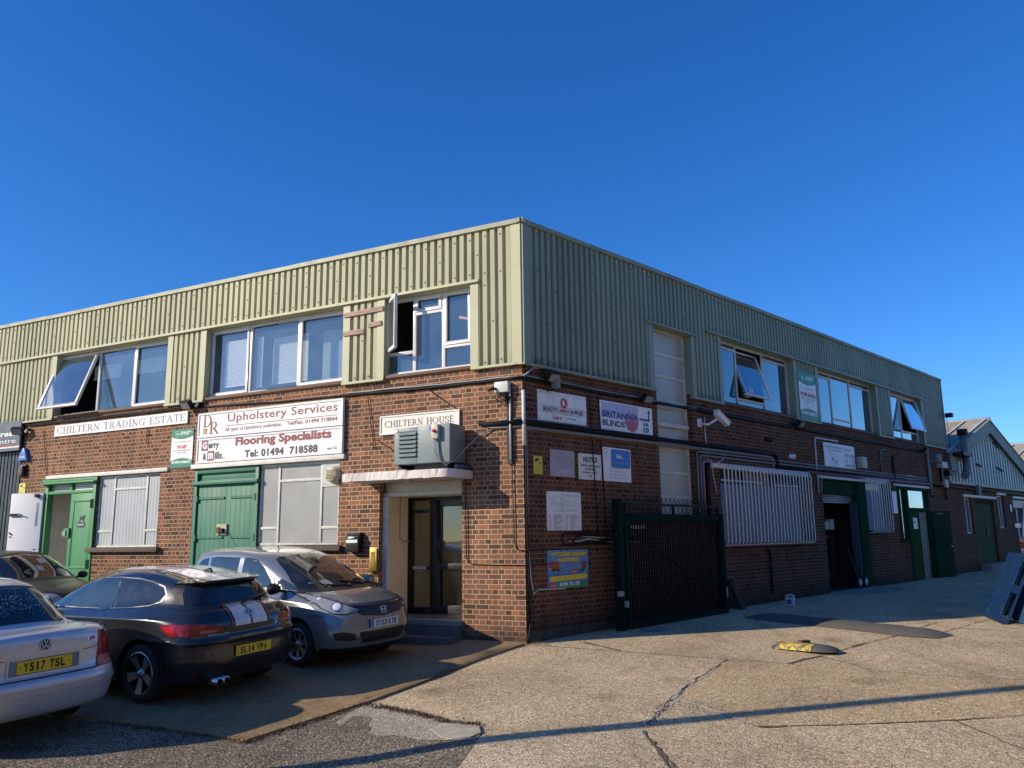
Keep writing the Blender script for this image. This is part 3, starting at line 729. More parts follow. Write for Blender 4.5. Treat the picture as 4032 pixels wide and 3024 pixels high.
m = MB(simple('entrance_floor', (.12,.12,.13), .6)); m.box(-2.69, -1.10, .02, 1.0, .20, .28, simple('entrance_tile', (.30,.27,.22), .6)); m.box(-2.5, -1.2, .25, .78, .28, .288); m.box(-2.7, -.2, 1.0, 3.6, .2, .28); m.build('threshold', ent)
m = MB(ANTH)   # the glazed door set

def bar(u0, u1, z0, z1): B(m, WL, u0, u1, -.90, -.83, z0, z1)
bar(2.58, 2.685, .28, 2.245); bar(2.10, 2.22, .28, 2.245); bar(1.10, 2.58, 2.19, 2.245); bar(2.22, 2.58, .28, .40); bar(2.22, 2.58, 1.02, 1.08); bar(2.22, 2.58, 1.98, 2.04)
ds = part(m, 'door_frame', WL, bevel=.004)
m = MB(ANTH)
B(m, WL, 2.00, 2.10, -.89, -.80, .30, 2.19); B(m, WL, 1.10, 1.16, -.89, -.80, .30, 2.19); B(m, WL, 1.16, 2.0, -.89, -.80, 2.08, 2.19); B(m, WL, 1.16, 2.0, -.89, -.80, .30, .44); B(m, WL, 1.16, 2.0, -.89, -.80, 1.03, 1.12); B(m, WL, 1.98, 2.06, -.80, -.76, 1.35, 1.50, BLACK)
do = part(m, 'door', WL, bevel=.004, label='dark framed glass entrance door')
m = MB(GLASSC); B(m, WL, 1.16, 2.0, -.86, -.85, .44, 2.08); m.build('pane', do)
m = MB(GLASSC); B(m, WL, 2.22, 2.58, -.87, -.86, .40, 2.19); m.build('pane', ds)
m = MB(simple('slot', (.55,.5,.4), .4)); B(m, WL, 2.30, 2.56, -.83, -.815, 1.025, 1.075); m.build('letter_slot', ds)
m = MB(emit('hall_tube', (1.0,.86,.62), 7.0)); m.box(-2.2, -1.0, 2.1, 2.16, 2.66, 2.69); m.build('strip_light', ent)
m = MB(BLACK)   # things on the hall wall
m.box(-1.5, -1.2, 3.52, 3.6, 1.35, 1.75); m.box(-2.0, -1.85, 3.55, 3.6, 1.5, 1.62, REDB); m.box(-1.95, -1.7, 3.55, 3.6, 1.25, 1.38, REDB); m.box(-2.45, -2.35, 3.55, 3.6, 1.45, 1.75, BLUE); m.box(-2.3, -2.2, 3.55, 3.6, 1.45, 1.7, REDB)
m.build('notice', ent)
m = MB(simple('step_dark', (.10,.10,.10), .8, var=.2, dirt=(.2,.19,.17))); m.box(-2.75, -1.12, -.34, 0, -.3, .06); m.box(-2.69, -1.10, -.06, .1, -.3, .19); part(m, 'step', WL, bevel=.012)
# white concrete canopy with a worn edge
CANOPY = simple('canopy_paint', (.74,.68,.63), .75, var=.1, scale=5, dirt=(.36,.27,.22), dirtamt=.75, stretch=(2.5,1,.5), bmp=.6)
m = MB(CANOPY); rnd = random.Random(3)
D = .70; cu0, cu1 = .90, 2.93; path = []
n = 44
for i in range(n+1): path.append((cu1-(cu1-cu0-.16)*i/n, D))
for k in range(1, 7): a = math.pi/2*k/6; path.append((cu0+.16-.16*math.sin(a), D-.16+.16*math.cos(a)))
for k in range(1, 5): path.append((cu0, (D-.16)*(1-k/4)))
top = []; bot = []
for i, (u, w) in enumerate(path):
    j = rnd.uniform(-.007, .007); top.append((-u, -w+j, 2.585+rnd.uniform(-.007,.007))); bot.append((-u, -w-j*.6, 2.462+rnd.uniform(-.009,.003)))
for i in range(len(path)-1): m.face((bot[i], bot[i+1], top[i+1], top[i]), CANOPY)
m.face([(-cu1, 0, 2.585)] + top + [(-cu0, 0, 2.585)], CANOPY)
m.face([(-cu1, 0, 2.465)] + bot, simple('canopy_soffit', (.62,.60,.56), .7))
m.face([(-cu1, 0, 2.465), (-cu1, 0, 2.585), top[0], bot[0]], CANOPY)
can = part(m, 'canopy', WL)
m = MB(simple('lead', (.42,.45,.48), .5)); m.box(-2.75, -1.9, -.34, .0, 2.585, 2.63); m.build('flashing', can)
m = MB(CREAM); m.lathe([(.0,-.0),(.045,0),(.04,.05),(.0,.05)], Matrix.Translation((-1.9,-.35,2.465)) @ Matrix.Rotation(R(-90),4,'X')); m.build('ceiling_light', can)

# right facade: openings -------------------------------------
tw = window(WR, 3.62, 4.86, 1.80, 5.49, -.10, STEELP, .055, [], [(3.64, 4.84, z) for z in (2.25, 2.71, 3.16, 3.97, 4.09, 4.57, 5.0)] , None, FROSTT, .045, label='tall narrow stair window of obscured panes')
m = MB(STEELP); B(m, WR, 3.64, 4.84, -.145, -.06, 3.58, 3.66); m.build('rail', tw)
wd = window(WR, 6.04, 9.40, 4.27, 5.66, -.10, STEELP, .05, [(6.94, None, None), (8.17, None, None)], [(6.06, 6.92, 5.52), (8.19, 9.38, 5.52), (6.95, 8.16, 4.455)], [(6.06, 6.92, 4.29, 5.64), (8.19, 9.38, 4.29, 5.64), (6.96, 8.15, 4.29, 4.44)], GLASSR, .045, label='shaded steel window with its middle light pivoted open')
sash_open(WR, wd, 6.98, 8.13, 4.50, 5.60, -.10, rot_about((0, .10, 5.08), 'X', R(-17)), UPVC, GLASSR, .032)
m = MB(simple('net_bag', (.3,.34,.36), .8)); m.box(9.12, 9.33, .35, .45, 4.30, 4.62); m.build('crate', wd)
m = MB(simple('duct_cream', (.6,.58,.5), .5)); m.lathe([(.07,0),(.08,.02),(.085,.1),(.13,.17),(.135,.2),(.06,.2)], Matrix.Translation((7.15,.02,4.62)) @ Matrix.Rotation(R(20),4,'X') @ Matrix.Rotation(R(-70),4,'Z')); m.build('fan_heater', wd)
we = window(WR, 10.73, 14.55, 4.27, 5.66, -.10, STEELP, .05, [(11.86, None, None), (13.09, None, None)], [(10.75, 11.84, 5.52), (13.11, 14.53, 5.51), (11.88, 13.07, 4.47)], [(10.75, 11.84, 4.29, 5.64), (11.88, 13.07, 4.29, 5.64), (13.11, 14.53, 4.29, 5.64)], GLASSR, .045, label='shaded steel window with pale vertical blinds')
blind(WR, we, 10.8, 11.82, 4.3, 5.5, -.24, VBLIND, False); blind(WR, we, 11.9, 13.05, 4.3, 5.6, -.24, VBLIND, False); blind(WR, we, 13.13, 13.95, 4.3, 5.5, -.24, VBLIND, False)
wf = window(WR, 15.63, 18.28, 4.27, 5.66, -.10, UPVC, .05, [(16.87, None, None)], [(16.88, 18.26, 4.56)], [(15.65, 16.85, 4.29, 5.64), (16.89, 18.26, 4.29, 4.55)], GLASSR, .045, label='shaded white window with its right light pushed open from below')
sash_open(WR, wf, 16.92, 18.22, 4.58, 5.62, -.09, rot_about((0, .09, 5.62), 'X', R(-14)), UPVC, GLASSR, .045)
blind(WR, wf, 15.7, 16.8, 4.3, 5.6, -.5, BLIND, False)
# boarded window behind bars
m = MB(simple('board_grey', (.25,.255,.29), .8, spec=.1, var=.06, scale=3, dirt=(.22,.23,.28), dirtamt=.4))
B(m, WR, 5.80, 9.44, -.09, -.045, 1.37, 2.57); B(m, WR, 5.8, 6.75, -.10, -.05, 2.57, 2.66, GREEND)
bw = part(m, 'window_board', WR)
m = MB(TIMBER); B(m, WR, 6.95, 8.05, -.12, -.10, 2.5, 2.86, simple('hardboard', (.26,.15,.10), .8)); B(m, WR, 5.8, 9.44, -.2, -.19, 2.5, 2.92, DARKROOM); B(m, WR, 5.9, 7.6, -.08, -.03, 2.62, 2.66, STEELP); B(m, WR, 8.2, 9.4, -.08, -.04, 2.60, 2.635, STEELP); m.build('broken_frame', bw)
m = MB(simple('rust_sill', (.12,.075,.05), .8, var=.3)); B(m, WR, 5.7, 9.75, -.06, .09, 1.29, 1.36); part(m, 'window_sill', WR)
# roller door
m = MB(GREEND); B(m, WR, 10.6, 12.78, -.20, -.04, 2.50, 2.86); B(m, WR, 12.74, 13.25, -.22, .03, -.1, 2.86); B(m, WR, 10.5, 13.3, -.1, .035, 2.835, 2.87)
rd = part(m, 'door_frame', WR, bevel=.008)
m = MB(simple('shutter_galv', (.34,.40,.41), .4, metal=.3, var=.1)); 
for k in range(5): m.tube([(10.62, .17, 2.33+.045*k), (12.74, .17, 2.33+.045*k)], .026, n=8)
B(m, WR, 10.62, 12.74, -.21, -.17, 2.29, 2.33); m.build('roller_shutter', rd)
m = MB(simple('guide_blue', (.07,.09,.11), .8, spec=.1)); B(m, WR, 12.62, 12.745, -.2, -.03, -.1, 2.33); m.build('shutter_guide', rd)
m = MB(WPAINT); B(m, WR, 10.42, 14.75, -.05, .04, 2.865, 2.93); part(m, 'lintel', WR, bevel=.008)
m = MB(DARKROOM); m.box(10.3, 10.34, .24, 3.1, -.2, 3.2); m.box(13.3, 13.34, .24, 3.1, -.2, 3.2); m.box(10.3, 13.3, .24, 3.1, 3.1, 3.2); m.box(10.3, 13.3, .2, 3.2, -.1, .13); part(m, 'store_room', WR)
# small barred window beside it
m = MB(simple('board_pale', (.28,.31,.35), .8, spec=.1, var=.06)); B(m, WR, 13.28, 14.62, -.09, -.04, 1.58, 2.66); B(m, WR, 13.28, 14.62, -.10, -.06, 2.66, 2.90, FROSTD); part(m, 'window_board', WR)
# small green door with sidelight
m = MB(GREEND); B(m, WR, 15.62, 15.78, -.14, .02, 1.32, 2.84); B(m, WR, 16.27, 16.44, -.14, .02, .1, 2.84); B(m, WR, 15.6, 18.24, -.14, .022, 2.76, 2.86); B(m, WR, 18.12, 18.24, -.14, .02, .1, 2.76); B(m, WR, 16.44, 18.12, -.13, .018, 2.15, 2.24); B(m, WR, 15.55, 16.42, -.1, .08, 1.26, 1.34)
sd = part(m, 'door_frame', WR, bevel=.006)
m = MB(GLASSR); B(m, WR, 15.78, 16.27, -.07, -.06, 1.34, 2.76); B(m, WR, 16.44, 18.12, -.07, -.06, 2.24, 2.76); m.build('pane', sd)
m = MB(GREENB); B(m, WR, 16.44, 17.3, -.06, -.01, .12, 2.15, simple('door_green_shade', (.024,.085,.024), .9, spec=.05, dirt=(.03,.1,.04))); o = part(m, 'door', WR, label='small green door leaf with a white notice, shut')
m = MB(SIGNW); B(m, WR, 16.72, 17.06, -.01, -.004, 1.62, 1.94); m.box(16.78, 16.88, .0, .003, 1.78, 1.84, INK); m.build('notice', o)
m = MB(simple('bare_board', (.30,.29,.27), .8, var=.2)); B(m, WR, 17.3, 17.62, -.5, -.05, .12, 2.12); B(m, WR, 17.62, 17.75, -.5, -.03, .12, 2.12); B(m, WR, 17.85, 18.12, -.14, -.05, .1, 2.15, ANTH); B(m, WR, 17.3, 18.12, -.6, -.55, .1, 2.2, DARKROOM); m.build('door_post', sd)
m = MB(GREEND); m.box(18.24, 19.2, -.075, -.03, .13, 2.16, GREEND); m.box(18.45, 18.78, -.10, -.075, 2.06, 2.10, GALV); m.tube([(19.08,-.08,1.08),(19.08,-.13,1.08),(18.96,-.13,1.08)], .012, CHROME)
o = part(m, 'door', WR, label='dark green door leaf folded back to the wall'); o.matrix_basis = o.matrix_basis @ rot_about((18.24, -.03, 0), 'Z', -R(13))
m = MB(WPAINT); B(m, WR, 15.36, 18.35, -.05, .04, 2.845, 2.91); part(m, 'lintel', WR, bevel=.008)
# ------------------------------------------------------------------ ground
AGG = ground_mat('aggregate_concrete', (.42,.30,.17), (.61,.445,.255), (.78,.61,.39), 85, (.36,.25,.135))
SLAB = ground_mat('slab_concrete', (.26,.175,.09), (.33,.225,.12), (.39,.28,.155), 130, (.13,.09,.05), .5)
TAR = ground_mat('old_tarmac', (.085,.07,.052), (.185,.15,.105), (.42,.34,.235), 95, (.05,.045,.04), .8)
PATCH = ground_mat('broken_patch', (.27,.225,.16), (.42,.35,.255), (.58,.50,.39), 95, (.22,.18,.13))
def sheet(name, poly, dz, mat, step=.5, kind='structure', flat=True):
    """a polygon laid on the ground, following its fall"""
    if flat: poly = [fl(*p) for p in poly]
    xs = [p[0] for p in poly]; ys = [p[1] for p in poly]; pts = [Vector(p) for p in poly]
    ed = [(i, (i+1) % len(poly)) for i in range(len(poly))]
    x = min(xs)+step/2
    def inside(px, py):
        c = False; j = len(poly)-1
        for i in range(len(poly)):
            if (poly[i][1] > py) != (poly[j][1] > py) and px < (poly[j][0]-poly[i][0])*(py-poly[i][1])/(poly[j][1]-poly[i][1])+poly[i][0]: c = not c
            j = i
        return c
    while x < max(xs):
        y = min(ys)+step/2
        while y < max(ys):
            if inside(x, y): pts.append(Vector((x, y)))
            y += step
        x += step
    V, E, Fs, *_ = delaunay_2d_cdt(pts, [], [list(range(len(poly)))], 1, 1e-5)
    m = MB(mat); ids = [m.vert((v.x, v.y, gz(v.x, v.y)+dz)) for v in V]
    for f in Fs: m.idx([ids[i] for i in f], mat, True)
    # a skirt down to the ground
    if dz > .012:
        for i, j in ed:
            a, b = Vector(poly[i]), Vector(poly[j]); n = max(1, int((b-a).length/step))
            for k in range(n):
                p, q = a.lerp(b, k/n), a.lerp(b, (k+1)/n)
                m.face([(p.x,p.y,gz(p.x,p.y)-.05),(q.x,q.y,gz(q.x,q.y)-.05),(q.x,q.y,gz(q.x,q.y)+dz),(p.x,p.y,gz(p.x,p.y)+dz)], mat)
    return tag(m.build(name), kind=kind)
m = MB(AGG)
xs = [-400,-120,-40,-20]+[-12+i*.5 for i in range(60)]+[20,26,34,60,150,400]; ys = [-400,-60,-20,-8]+[-4+i*1.0 for i in range(44)]+[48,80,200,500]
ids = [[m.vert((x, y, gz(x, y)-.004)) for y in ys] for x in xs]
for i in range(len(xs)-1):
    for j in range(len(ys)-1): m.idx((ids[i][j], ids[i+1][j], ids[i+1][j+1], ids[i][j+1]), AGG, True)
tag(m.build('ground'), kind='structure')
rnd = random.Random(11)
def ragged(a, b, n, amp): 
    a, b = Vector(a), Vector(b); d = (b-a); nrm = Vector((-d.y, d.x)).normalized()
    return [tuple(a+d*i/n+nrm*(rnd.uniform(-amp, amp) if 0 < i else 0)) for i in range(n)]
# the parking slab in front of the sunlit facade
P0 = (0.14, 12.42); P1 = (-1.44, 8.22); P2 = (-2.12, 6.78); P3 = (-3.9, 7.72); 
far = (C+dL*17).to_2d()
P0, P1, P2, P3 = (Vector(fl(*p)) for p in (P0, P1, P2, P3))
sheet('parking_pavement', [tuple(p) for p in (P0, P1, P2, P3, P3+dL.to_2d()*9, far)], .02, SLAB, flat=False)
# old tarmac, in the foreground left, broken where it meets the concrete
poly = ragged((-1.46,8.16),(-.84,7.66),6,.04)+ragged((-.84,7.66),(-.30,7.16),6,.05)+ragged((-.30,7.16),(-.26,6.86),3,.03)+[(-.40,6.0),(-.75,3.6),(-1.2,1.0)]+[(-14,1.0),(-14,12),(-3.9,7.66),(-2.1,6.72)]
sheet('tarmac_ground', poly, .004, TAR, .6)
poly = ragged((-1.44,8.10),(-.84,7.62),5,.05)+ragged((-.84,7.62),(-.31,7.12),5,.05)+[(-.30,6.90),(-.52,6.72)]+ragged((-.75,6.72),(-1.35,7.0),5,.06)+ragged((-1.35,7.0),(-1.68,7.5),4,.05)
sheet('broken_ground', poly, .008, PATCH, .3)
poly = [(-.62,7.28),(-.46,7.24),(-.31,7.14),(-.29,6.93),(-.37,6.78),(-.50,6.74),(-.60,6.80),(-.66,6.96),(-.72,7.10)]
sheet('patch_ground', poly, .014, simple('pale_concrete', (.44,.38,.29), .9, var=.2, scale=9, dirt=(.2,.16,.1), dirtamt=.5, bmp=.5), .1)
poly = ragged((-.40,6.84),(-.30,6.95),3,.01)+[(-.29,7.02),(-.36,7.04),(-.47,7.0)]
# slabs poured at other times, a shade apart
AG2 = ground_mat('aggregate_pale', (.43,.32,.19), (.62,.465,.28), (.78,.63,.42), 85, (.38,.27,.155)); AG3 = ground_mat('aggregate_brown', (.40,.275,.145), (.58,.405,.22), (.74,.56,.33), 88, (.33,.22,.115))
sheet('yard_ground', [(-.40,6.5),(-.27,6.90),(.40,6.92),(1.02,6.98),(1.02,6.4),(1.06,5.2),(1.1,3.0),(-.5,3.0)], .001, AG2, .5)
sheet('yard_ground', [(2.64,10.64),(2.35,10.05),(1.98,9.3),(1.55,8.26),(1.9,7.24),(1.98,7.06),(2.7,7.07),(3.6,7.16),(5.4,7.6),(8.0,8.0),(5.35,8.95),(4.5,9.36),(4.05,9.7),(3.9,10.8),(3.28,10.24)], .001, AG3, .5)
# joints and cracks: thin dark fillings
JO = simple('joint_dirt', (.14,.105,.066), .95, var=.4, scale=30); JB = simple('joint_brown', (.15,.10,.058), .95, var=.35, scale=30); JL = simple('joint_chalk', (.52,.47,.38), .95, var=.3, scale=40)
joints = MB(JO)
def crack(pts, w, mat=JO, dz=.006, amp=.02, seg=.09, mb=None):
    mb = mb or joints; P = []; pts = [fl(*p) for p in pts]
    for a, b in zip(pts, pts[1:]):
        a, b = Vector(a), Vector(b); n = max(2, int((b-a).length/seg)); d = (b-a); nr = Vector((-d.y, d.x)).normalized()
        for i in range(n): P.append((a+d*i/n+nr*rnd.uniform(-amp, amp), nr, w*rnd.uniform(.45, 1.25)))
    P.append((Vector(pts[-1]), P[-1][1], w*.4))
    for (p, n1, w1), (q, n2, w2) in zip(P, P[1:]):
        z = lambda v: (v.x, v.y, gz(v.x, v.y)+dz)
        mb.face([z(p-n1*w1/2), z(q-n2*w2/2), z(q+n2*w2/2), z(p+n1*w1/2)], mat)
crack([(.20,12.36),(1.59,11.42),(2.66,10.68),(3.28,10.25)], .02, JB, amp=.006)
crack([(3.28,10.25),(3.62,10.6),(3.9,10.86)], .075, JO, amp=.012); crack([(3.9,10.86),(4.9,11.95),(5.56,12.6),(7.3,14.6)], .025, JB, amp=.01); crack([(4.62,11.68),(4.9,11.95)], .06, JO, amp=.012)
crack([(2.64,10.66),(2.35,10.05)], .025, JO); crack([(2.35,10.05),(1.98,9.3),(1.5,8.26),(1.04,7.08)], .024, JO, amp=.03); crack([(2.3,9.95),(1.96,9.26),(1.52,8.3),(1.1,7.3)], .03, JL, .005, amp=.045)
crack([(1.55,8.24),(1.75,7.7),(1.9,7.24),(1.98,7.06)], .035, JL, .005, amp=.025)
crack([(1.02,6.95),(1.02,6.4),(1.03,5.9),(1.05,5.2)], .022, JO, amp=.012); crack([(1.03,6.6),(1.06,6.0),(1.1,5.4)], .03, JB, .005, amp=.02)
crack([(1.96,7.06),(2.1,7.03),(2.2,7.06)], .05, JO); crack([(2.0,7.02),(2.7,7.07),(3.6,7.16),(4.3,7.3),(6,7.7)], .013, JB, amp=.012); crack([(3.64,7.14),(3.63,6.76),(3.63,6.2),(3.6,5.2)], .02, JB, amp=.015)
crack([(3.9,10.8),(4.0,10.18),(4.05,9.7),(4.5,9.36),(5.35,8.95),(7,8.2)], .02, JB, amp=.012); crack([(3.97,10.3),(4.04,9.75)], .03, JL, .005, amp=.03)
crack([(.12,12.30),(-.74,10.1),(-1.42,8.22)], .02, JO, .024, amp=.004); crack([(.06,12.2),(-.80,10.14),(-1.5,8.3)], .014, JB, .024, amp=.004)
crack([(1.0,12.55),(1.45,11.55)], .05, JB, amp=.004)
crack([(-2.16,6.72),(-1.45,8.20)], .10, JB, .008, amp=.025, seg=.06); crack([(-1.45,8.16),(-.84,7.66),(-.55,7.32),(-.28,7.18)], .07, JB, .010, amp=.03, seg=.05); crack([(-3.7,7.60),(-2.14,6.70)], .08, JO, .008, amp=.03, seg=.06)
crack([(8.2,14.6),(9.5,13.2),(12,10.6)], .02, JB); crack([(6.0,15.6),(9,16.3),(13,17.2)], .02, JO); crack([(6.7,13.2),(9.6,16.2),(12,18.6)], .02, JB)
tag(joints.build('pavement_joint_lines'), kind='structure')
# dead moss, soil and loose chippings along the broken edge: nobody could count them
ST1 = simple('chip_pale', (.45,.40,.33), .9, var=.3); ST2 = simple('chip_grey', (.20,.19,.18), .9, var=.3); MOSS = simple('dead_moss', (.10,.058,.03), 1, var=.5, scale=40)
m = MB(ST1)
def chip(x, y, s, mat):
    x, y = fl(x, y); z = gz(x, y)+.004; a = rnd.uniform(0, 6.28); P = []
    for k in range(5):
        t = a+k*1.2566; P.append(Vector((x+s*math.cos(t)*rnd.uniform(.6,1), y+s*math.sin(t)*rnd.uniform(.6,1), z)))
    top = Vector((x+rnd.uniform(-.3,.3)*s, y+rnd.uniform(-.3,.3)*s, z+s*rnd.uniform(.4,.8)))
    for k in range(5): m.face([P[k], P[(k+1)%5], top], mat)
for _ in range(900):
    x = rnd.uniform(-3.6, -.45); y = rnd.uniform(4.8, 7.6)
    if x > -1.9+ (7.6-y)*.0 or rnd.random() < .5: chip(x, y, rnd.choice((.006,.008,.012,.018)), rnd.choice((ST1, ST2, ST2)))
for _ in range(260): 
    t = rnd.random(); p = Vector((-1.46,8.16)).lerp(Vector((-.3,7.12)), t); chip(p.x+rnd.gauss(0,.07), p.y+rnd.gauss(0,.05), rnd.choice((.008,.014,.022)), rnd.choice((ST1, ST1, ST2)))
for _ in range(260):
    t = rnd.random(); p = Vector((1.55,8.3)).lerp(Vector((1.06,7.1)), t) if rnd.random() < .6 else Vector((1.55,8.24)).lerp(Vector((1.97,7.06)), t)
    chip(p.x+rnd.gauss(0,.05), p.y+rnd.gauss(0,.05), rnd.choice((.006,.01,.014)), rnd.choice((ST1, ST1, ST2)))
for _ in range(420):
    x = rnd.uniform(-.5, 6); y = rnd.uniform(4.4, 11); chip(x, y, rnd.choice((.004,.005,.007)), rnd.choice((ST1, ST2)))
tag(m.build('gravel'), 'loose pale and grey stone chippings on the broken tarmac', 'gravel', kind='stuff')
m = MB(MOSS)
def tuft(x, y, s, n, mat):
    x, y = fl(x, y); z = gz(x, y)+.004
    for _ in range(n):
        a = rnd.uniform(0, 6.28); l = s*rnd.uniform(.4, 1); o = Vector((x+rnd.gauss(0, s*.5), y+rnd.gauss(0, s*.5), z)); d = Vector((math.cos(a), math.sin(a), 0)); e = d.cross(Vector((0,0,1)))*.004
        tip = o+d*l*.5+Vector((0,0,l*rnd.uniform(.3,1))); m.face([o-e, o+e, tip], mat)
for a, b, n in (((-2.1,6.74),(-1.45,8.16),90), ((-1.45,8.16),(-.9,7.7),70), ((-.9,7.7),(-.6,7.36),40), ((-.6,7.36),(-.3,7.2),26), ((-3.6,7.55),(-2.1,6.74),60)):
    for i in range(n):
        p = Vector(a).lerp(Vector(b), rnd.random()); tuft(p.x+rnd.gauss(0,.025), p.y+rnd.gauss(0,.025), .05, 14, MOSS)
tag(m.build('moss'), 'brown dead moss and soil in the broken edge of the parking slab', 'moss', kind='stuff')
m = MB(simple('dry_grass', (.33,.28,.12), 1, var=.4)); GR = simple('small_weed', (.12,.16,.04), 1)
for x, y, s, k in ((.30,12.40,.07,26), (.42,12.36,.05,18), (1.28,7.75,.03,10), (1.32,7.9,.04,12), (1.22,7.6,.03,8), (.12,12.36,.06,14)): tuft(x, y, s, k, GR if 1 < x < 2 else None)
tag(m.build('weeds'), 'dry weed tufts at the corner foot and in a yard crack', 'weeds', kind='stuff')
# concrete apron before the roller door, patch at the gate's foot
def wg(u, w): p = WR.f @ Vector((u, -w, 0)); return (p.x, p.y)
APR = simple('apron', (.27,.26,.23), .95, var=.2, scale=6, dirt=(.15,.14,.12), dirtamt=.5)
sheet('apron_pavement', [wg(10.62,.02), wg(10.7,.75), wg(11.6,1.05), wg(12.6,.95), wg(13.3,.6), wg(13.3,.02)], .025, APR, .3, flat=False)
sheet('patch_pavement', [wg(2.35+.28*math.cos(a*.5236), .62+.2*math.sin(a*.5236)) for a in range(12)], .006, APR, .3, flat=False)
WL_ = simple('road_paint', (.66,.62,.54), .8, dirt=(.35,.3,.24), dirtamt=.6)
m = MB(WL_)
for a, b in (((7.2,13.75),(9.6,11.5)), ((8.3,14.12),(9.8,12.9))):
    a, b = Vector(fl(*a)), Vector(fl(*b)); n = Vector((-(b-a).y, (b-a).x)).normalized()*.035
    m.face([(p.x, p.y, gz(p.x, p.y)+.006) for p in (a-n, b-n, b+n, a+n)], WL_)
tag(m.build('road_markings'), kind='structure')
# speed hump of tarmac
m = MB(simple('hump_tarmac', (.105,.096,.083), .95, var=.25, scale=30, dirt=(.13,.12,.10), dirtamt=.5, bmp=.5))
a, b = Vector(fl(4.55,16.1)), Vector(fl(6.42,12.62)); d = (b-a); nr = Vector((-d.y, d.x)).normalized(); n = 40; K = 9; rows = []
for i in range(n+1):
    c = a+d*i/n; t = i/n; e = min(1, min(t, 1-t)*9)**.6; wd = .42*(.55+.45*e)+.012*math.sin(i*1.7); row = []
    for k in range(K): s = -1+2*k/(K-1); p = c+nr*s*wd; row.append(m.vert((p.x, p.y, gz(p.x, p.y)+.002+.08*e*max(0.0, math.cos(s*1.5708))**.7*(1+.06*math.sin(i*.9)))))
    rows.append(row)
for A, B_ in zip(rows, rows[1:]):
    for k in range(K-1): m.idx((A[k], A[k+1], B_[k+1], B_[k]), None, True)
tag(m.build('speed_hump'), 'low grey tarmac speed hump lying half in the building shadow', 'speed hump')
# worn yellow rubber ramp with a dark end
def ywear():
    m, nt, b = nodes_of('worn_yellow'); co = objco(nt); c = mixc(nt, ramp(nt, noise(nt, co, 16, 4, .7), [(.47, 0), (.55, 1)]), (.66,.47,.05), (.16,.145,.12)); lk(nt, c, b.inputs['Base Color']); b.inputs['Roughness'].default_value = .75; return m
YW = ywear(); RUB = simple('rubber', (.055,.057,.058), .75, var=.2, dirt=(.16,.15,.13), dirtamt=.6)
ra = Vector(fl(3.66,11.72))
rt = empty('speed_ramp', Matrix.Translation((ra.x, ra.y, gz(*ra))), 'worn yellow rubber speed ramp segment with a dark rounded end', 'speed ramp')
dx = (Vector((4.10,11.36))-Vector((3.66,11.78))).normalized(); F_ = frame(dx.to_3d(), Vector((ra.x, ra.y, gz(*ra)))); L_ = rt.matrix_world.inverted() @ F_
def hump(mb, x0, x1, w, h, mat, tip=False):
    n = 8; K = 9; rows = []
    for i in range(n+1):
        x = x0+(x1-x0)*i/n; e = math.sqrt(max(0, 1-(i/n)**2)) if tip else 1; rows.append([mb.vert((x, -w*e*math.cos(math.pi*k/(K-1)), .004+h*e*max(0.0, math.sin(math.pi*k/(K-1)))**.6)) for k in range(K)])
    for A, B2 in zip(rows, rows[1:]):
        for k in range(K-1): mb.idx((A[k], A[k+1], B2[k+1], B2[k]), mat, True)
    mb.idx(rows[0], mat)
m = MB(YW); hump(m, .0, .52, .19, .075, YW); m.box(.18, .38, -.13, -.08, .062, .078, simple('old_yellow', (.45,.33,.05), .7)); m.build('ramp_segment', rt, L_)
m = MB(RUB); hump(m, .52, .84, .195, .078, RUB, True); hump(m, -.07, .0, .15, .03, RUB); m.build('ramp_end', rt, L_)
m = MB(simple('broken_brick', (.12,.06,.05), .9)); m.box(-.09,.09,-.04,.04,0,.05); tag(m.build('brick', None, Matrix.Translation((*fl(4.1,12.05), gz(*fl(4.1,12.05)))) @ Matrix.Rotation(.5,4,'Z'), bevel=.008), 'dark broken brick lying behind the yellow ramp', 'brick')
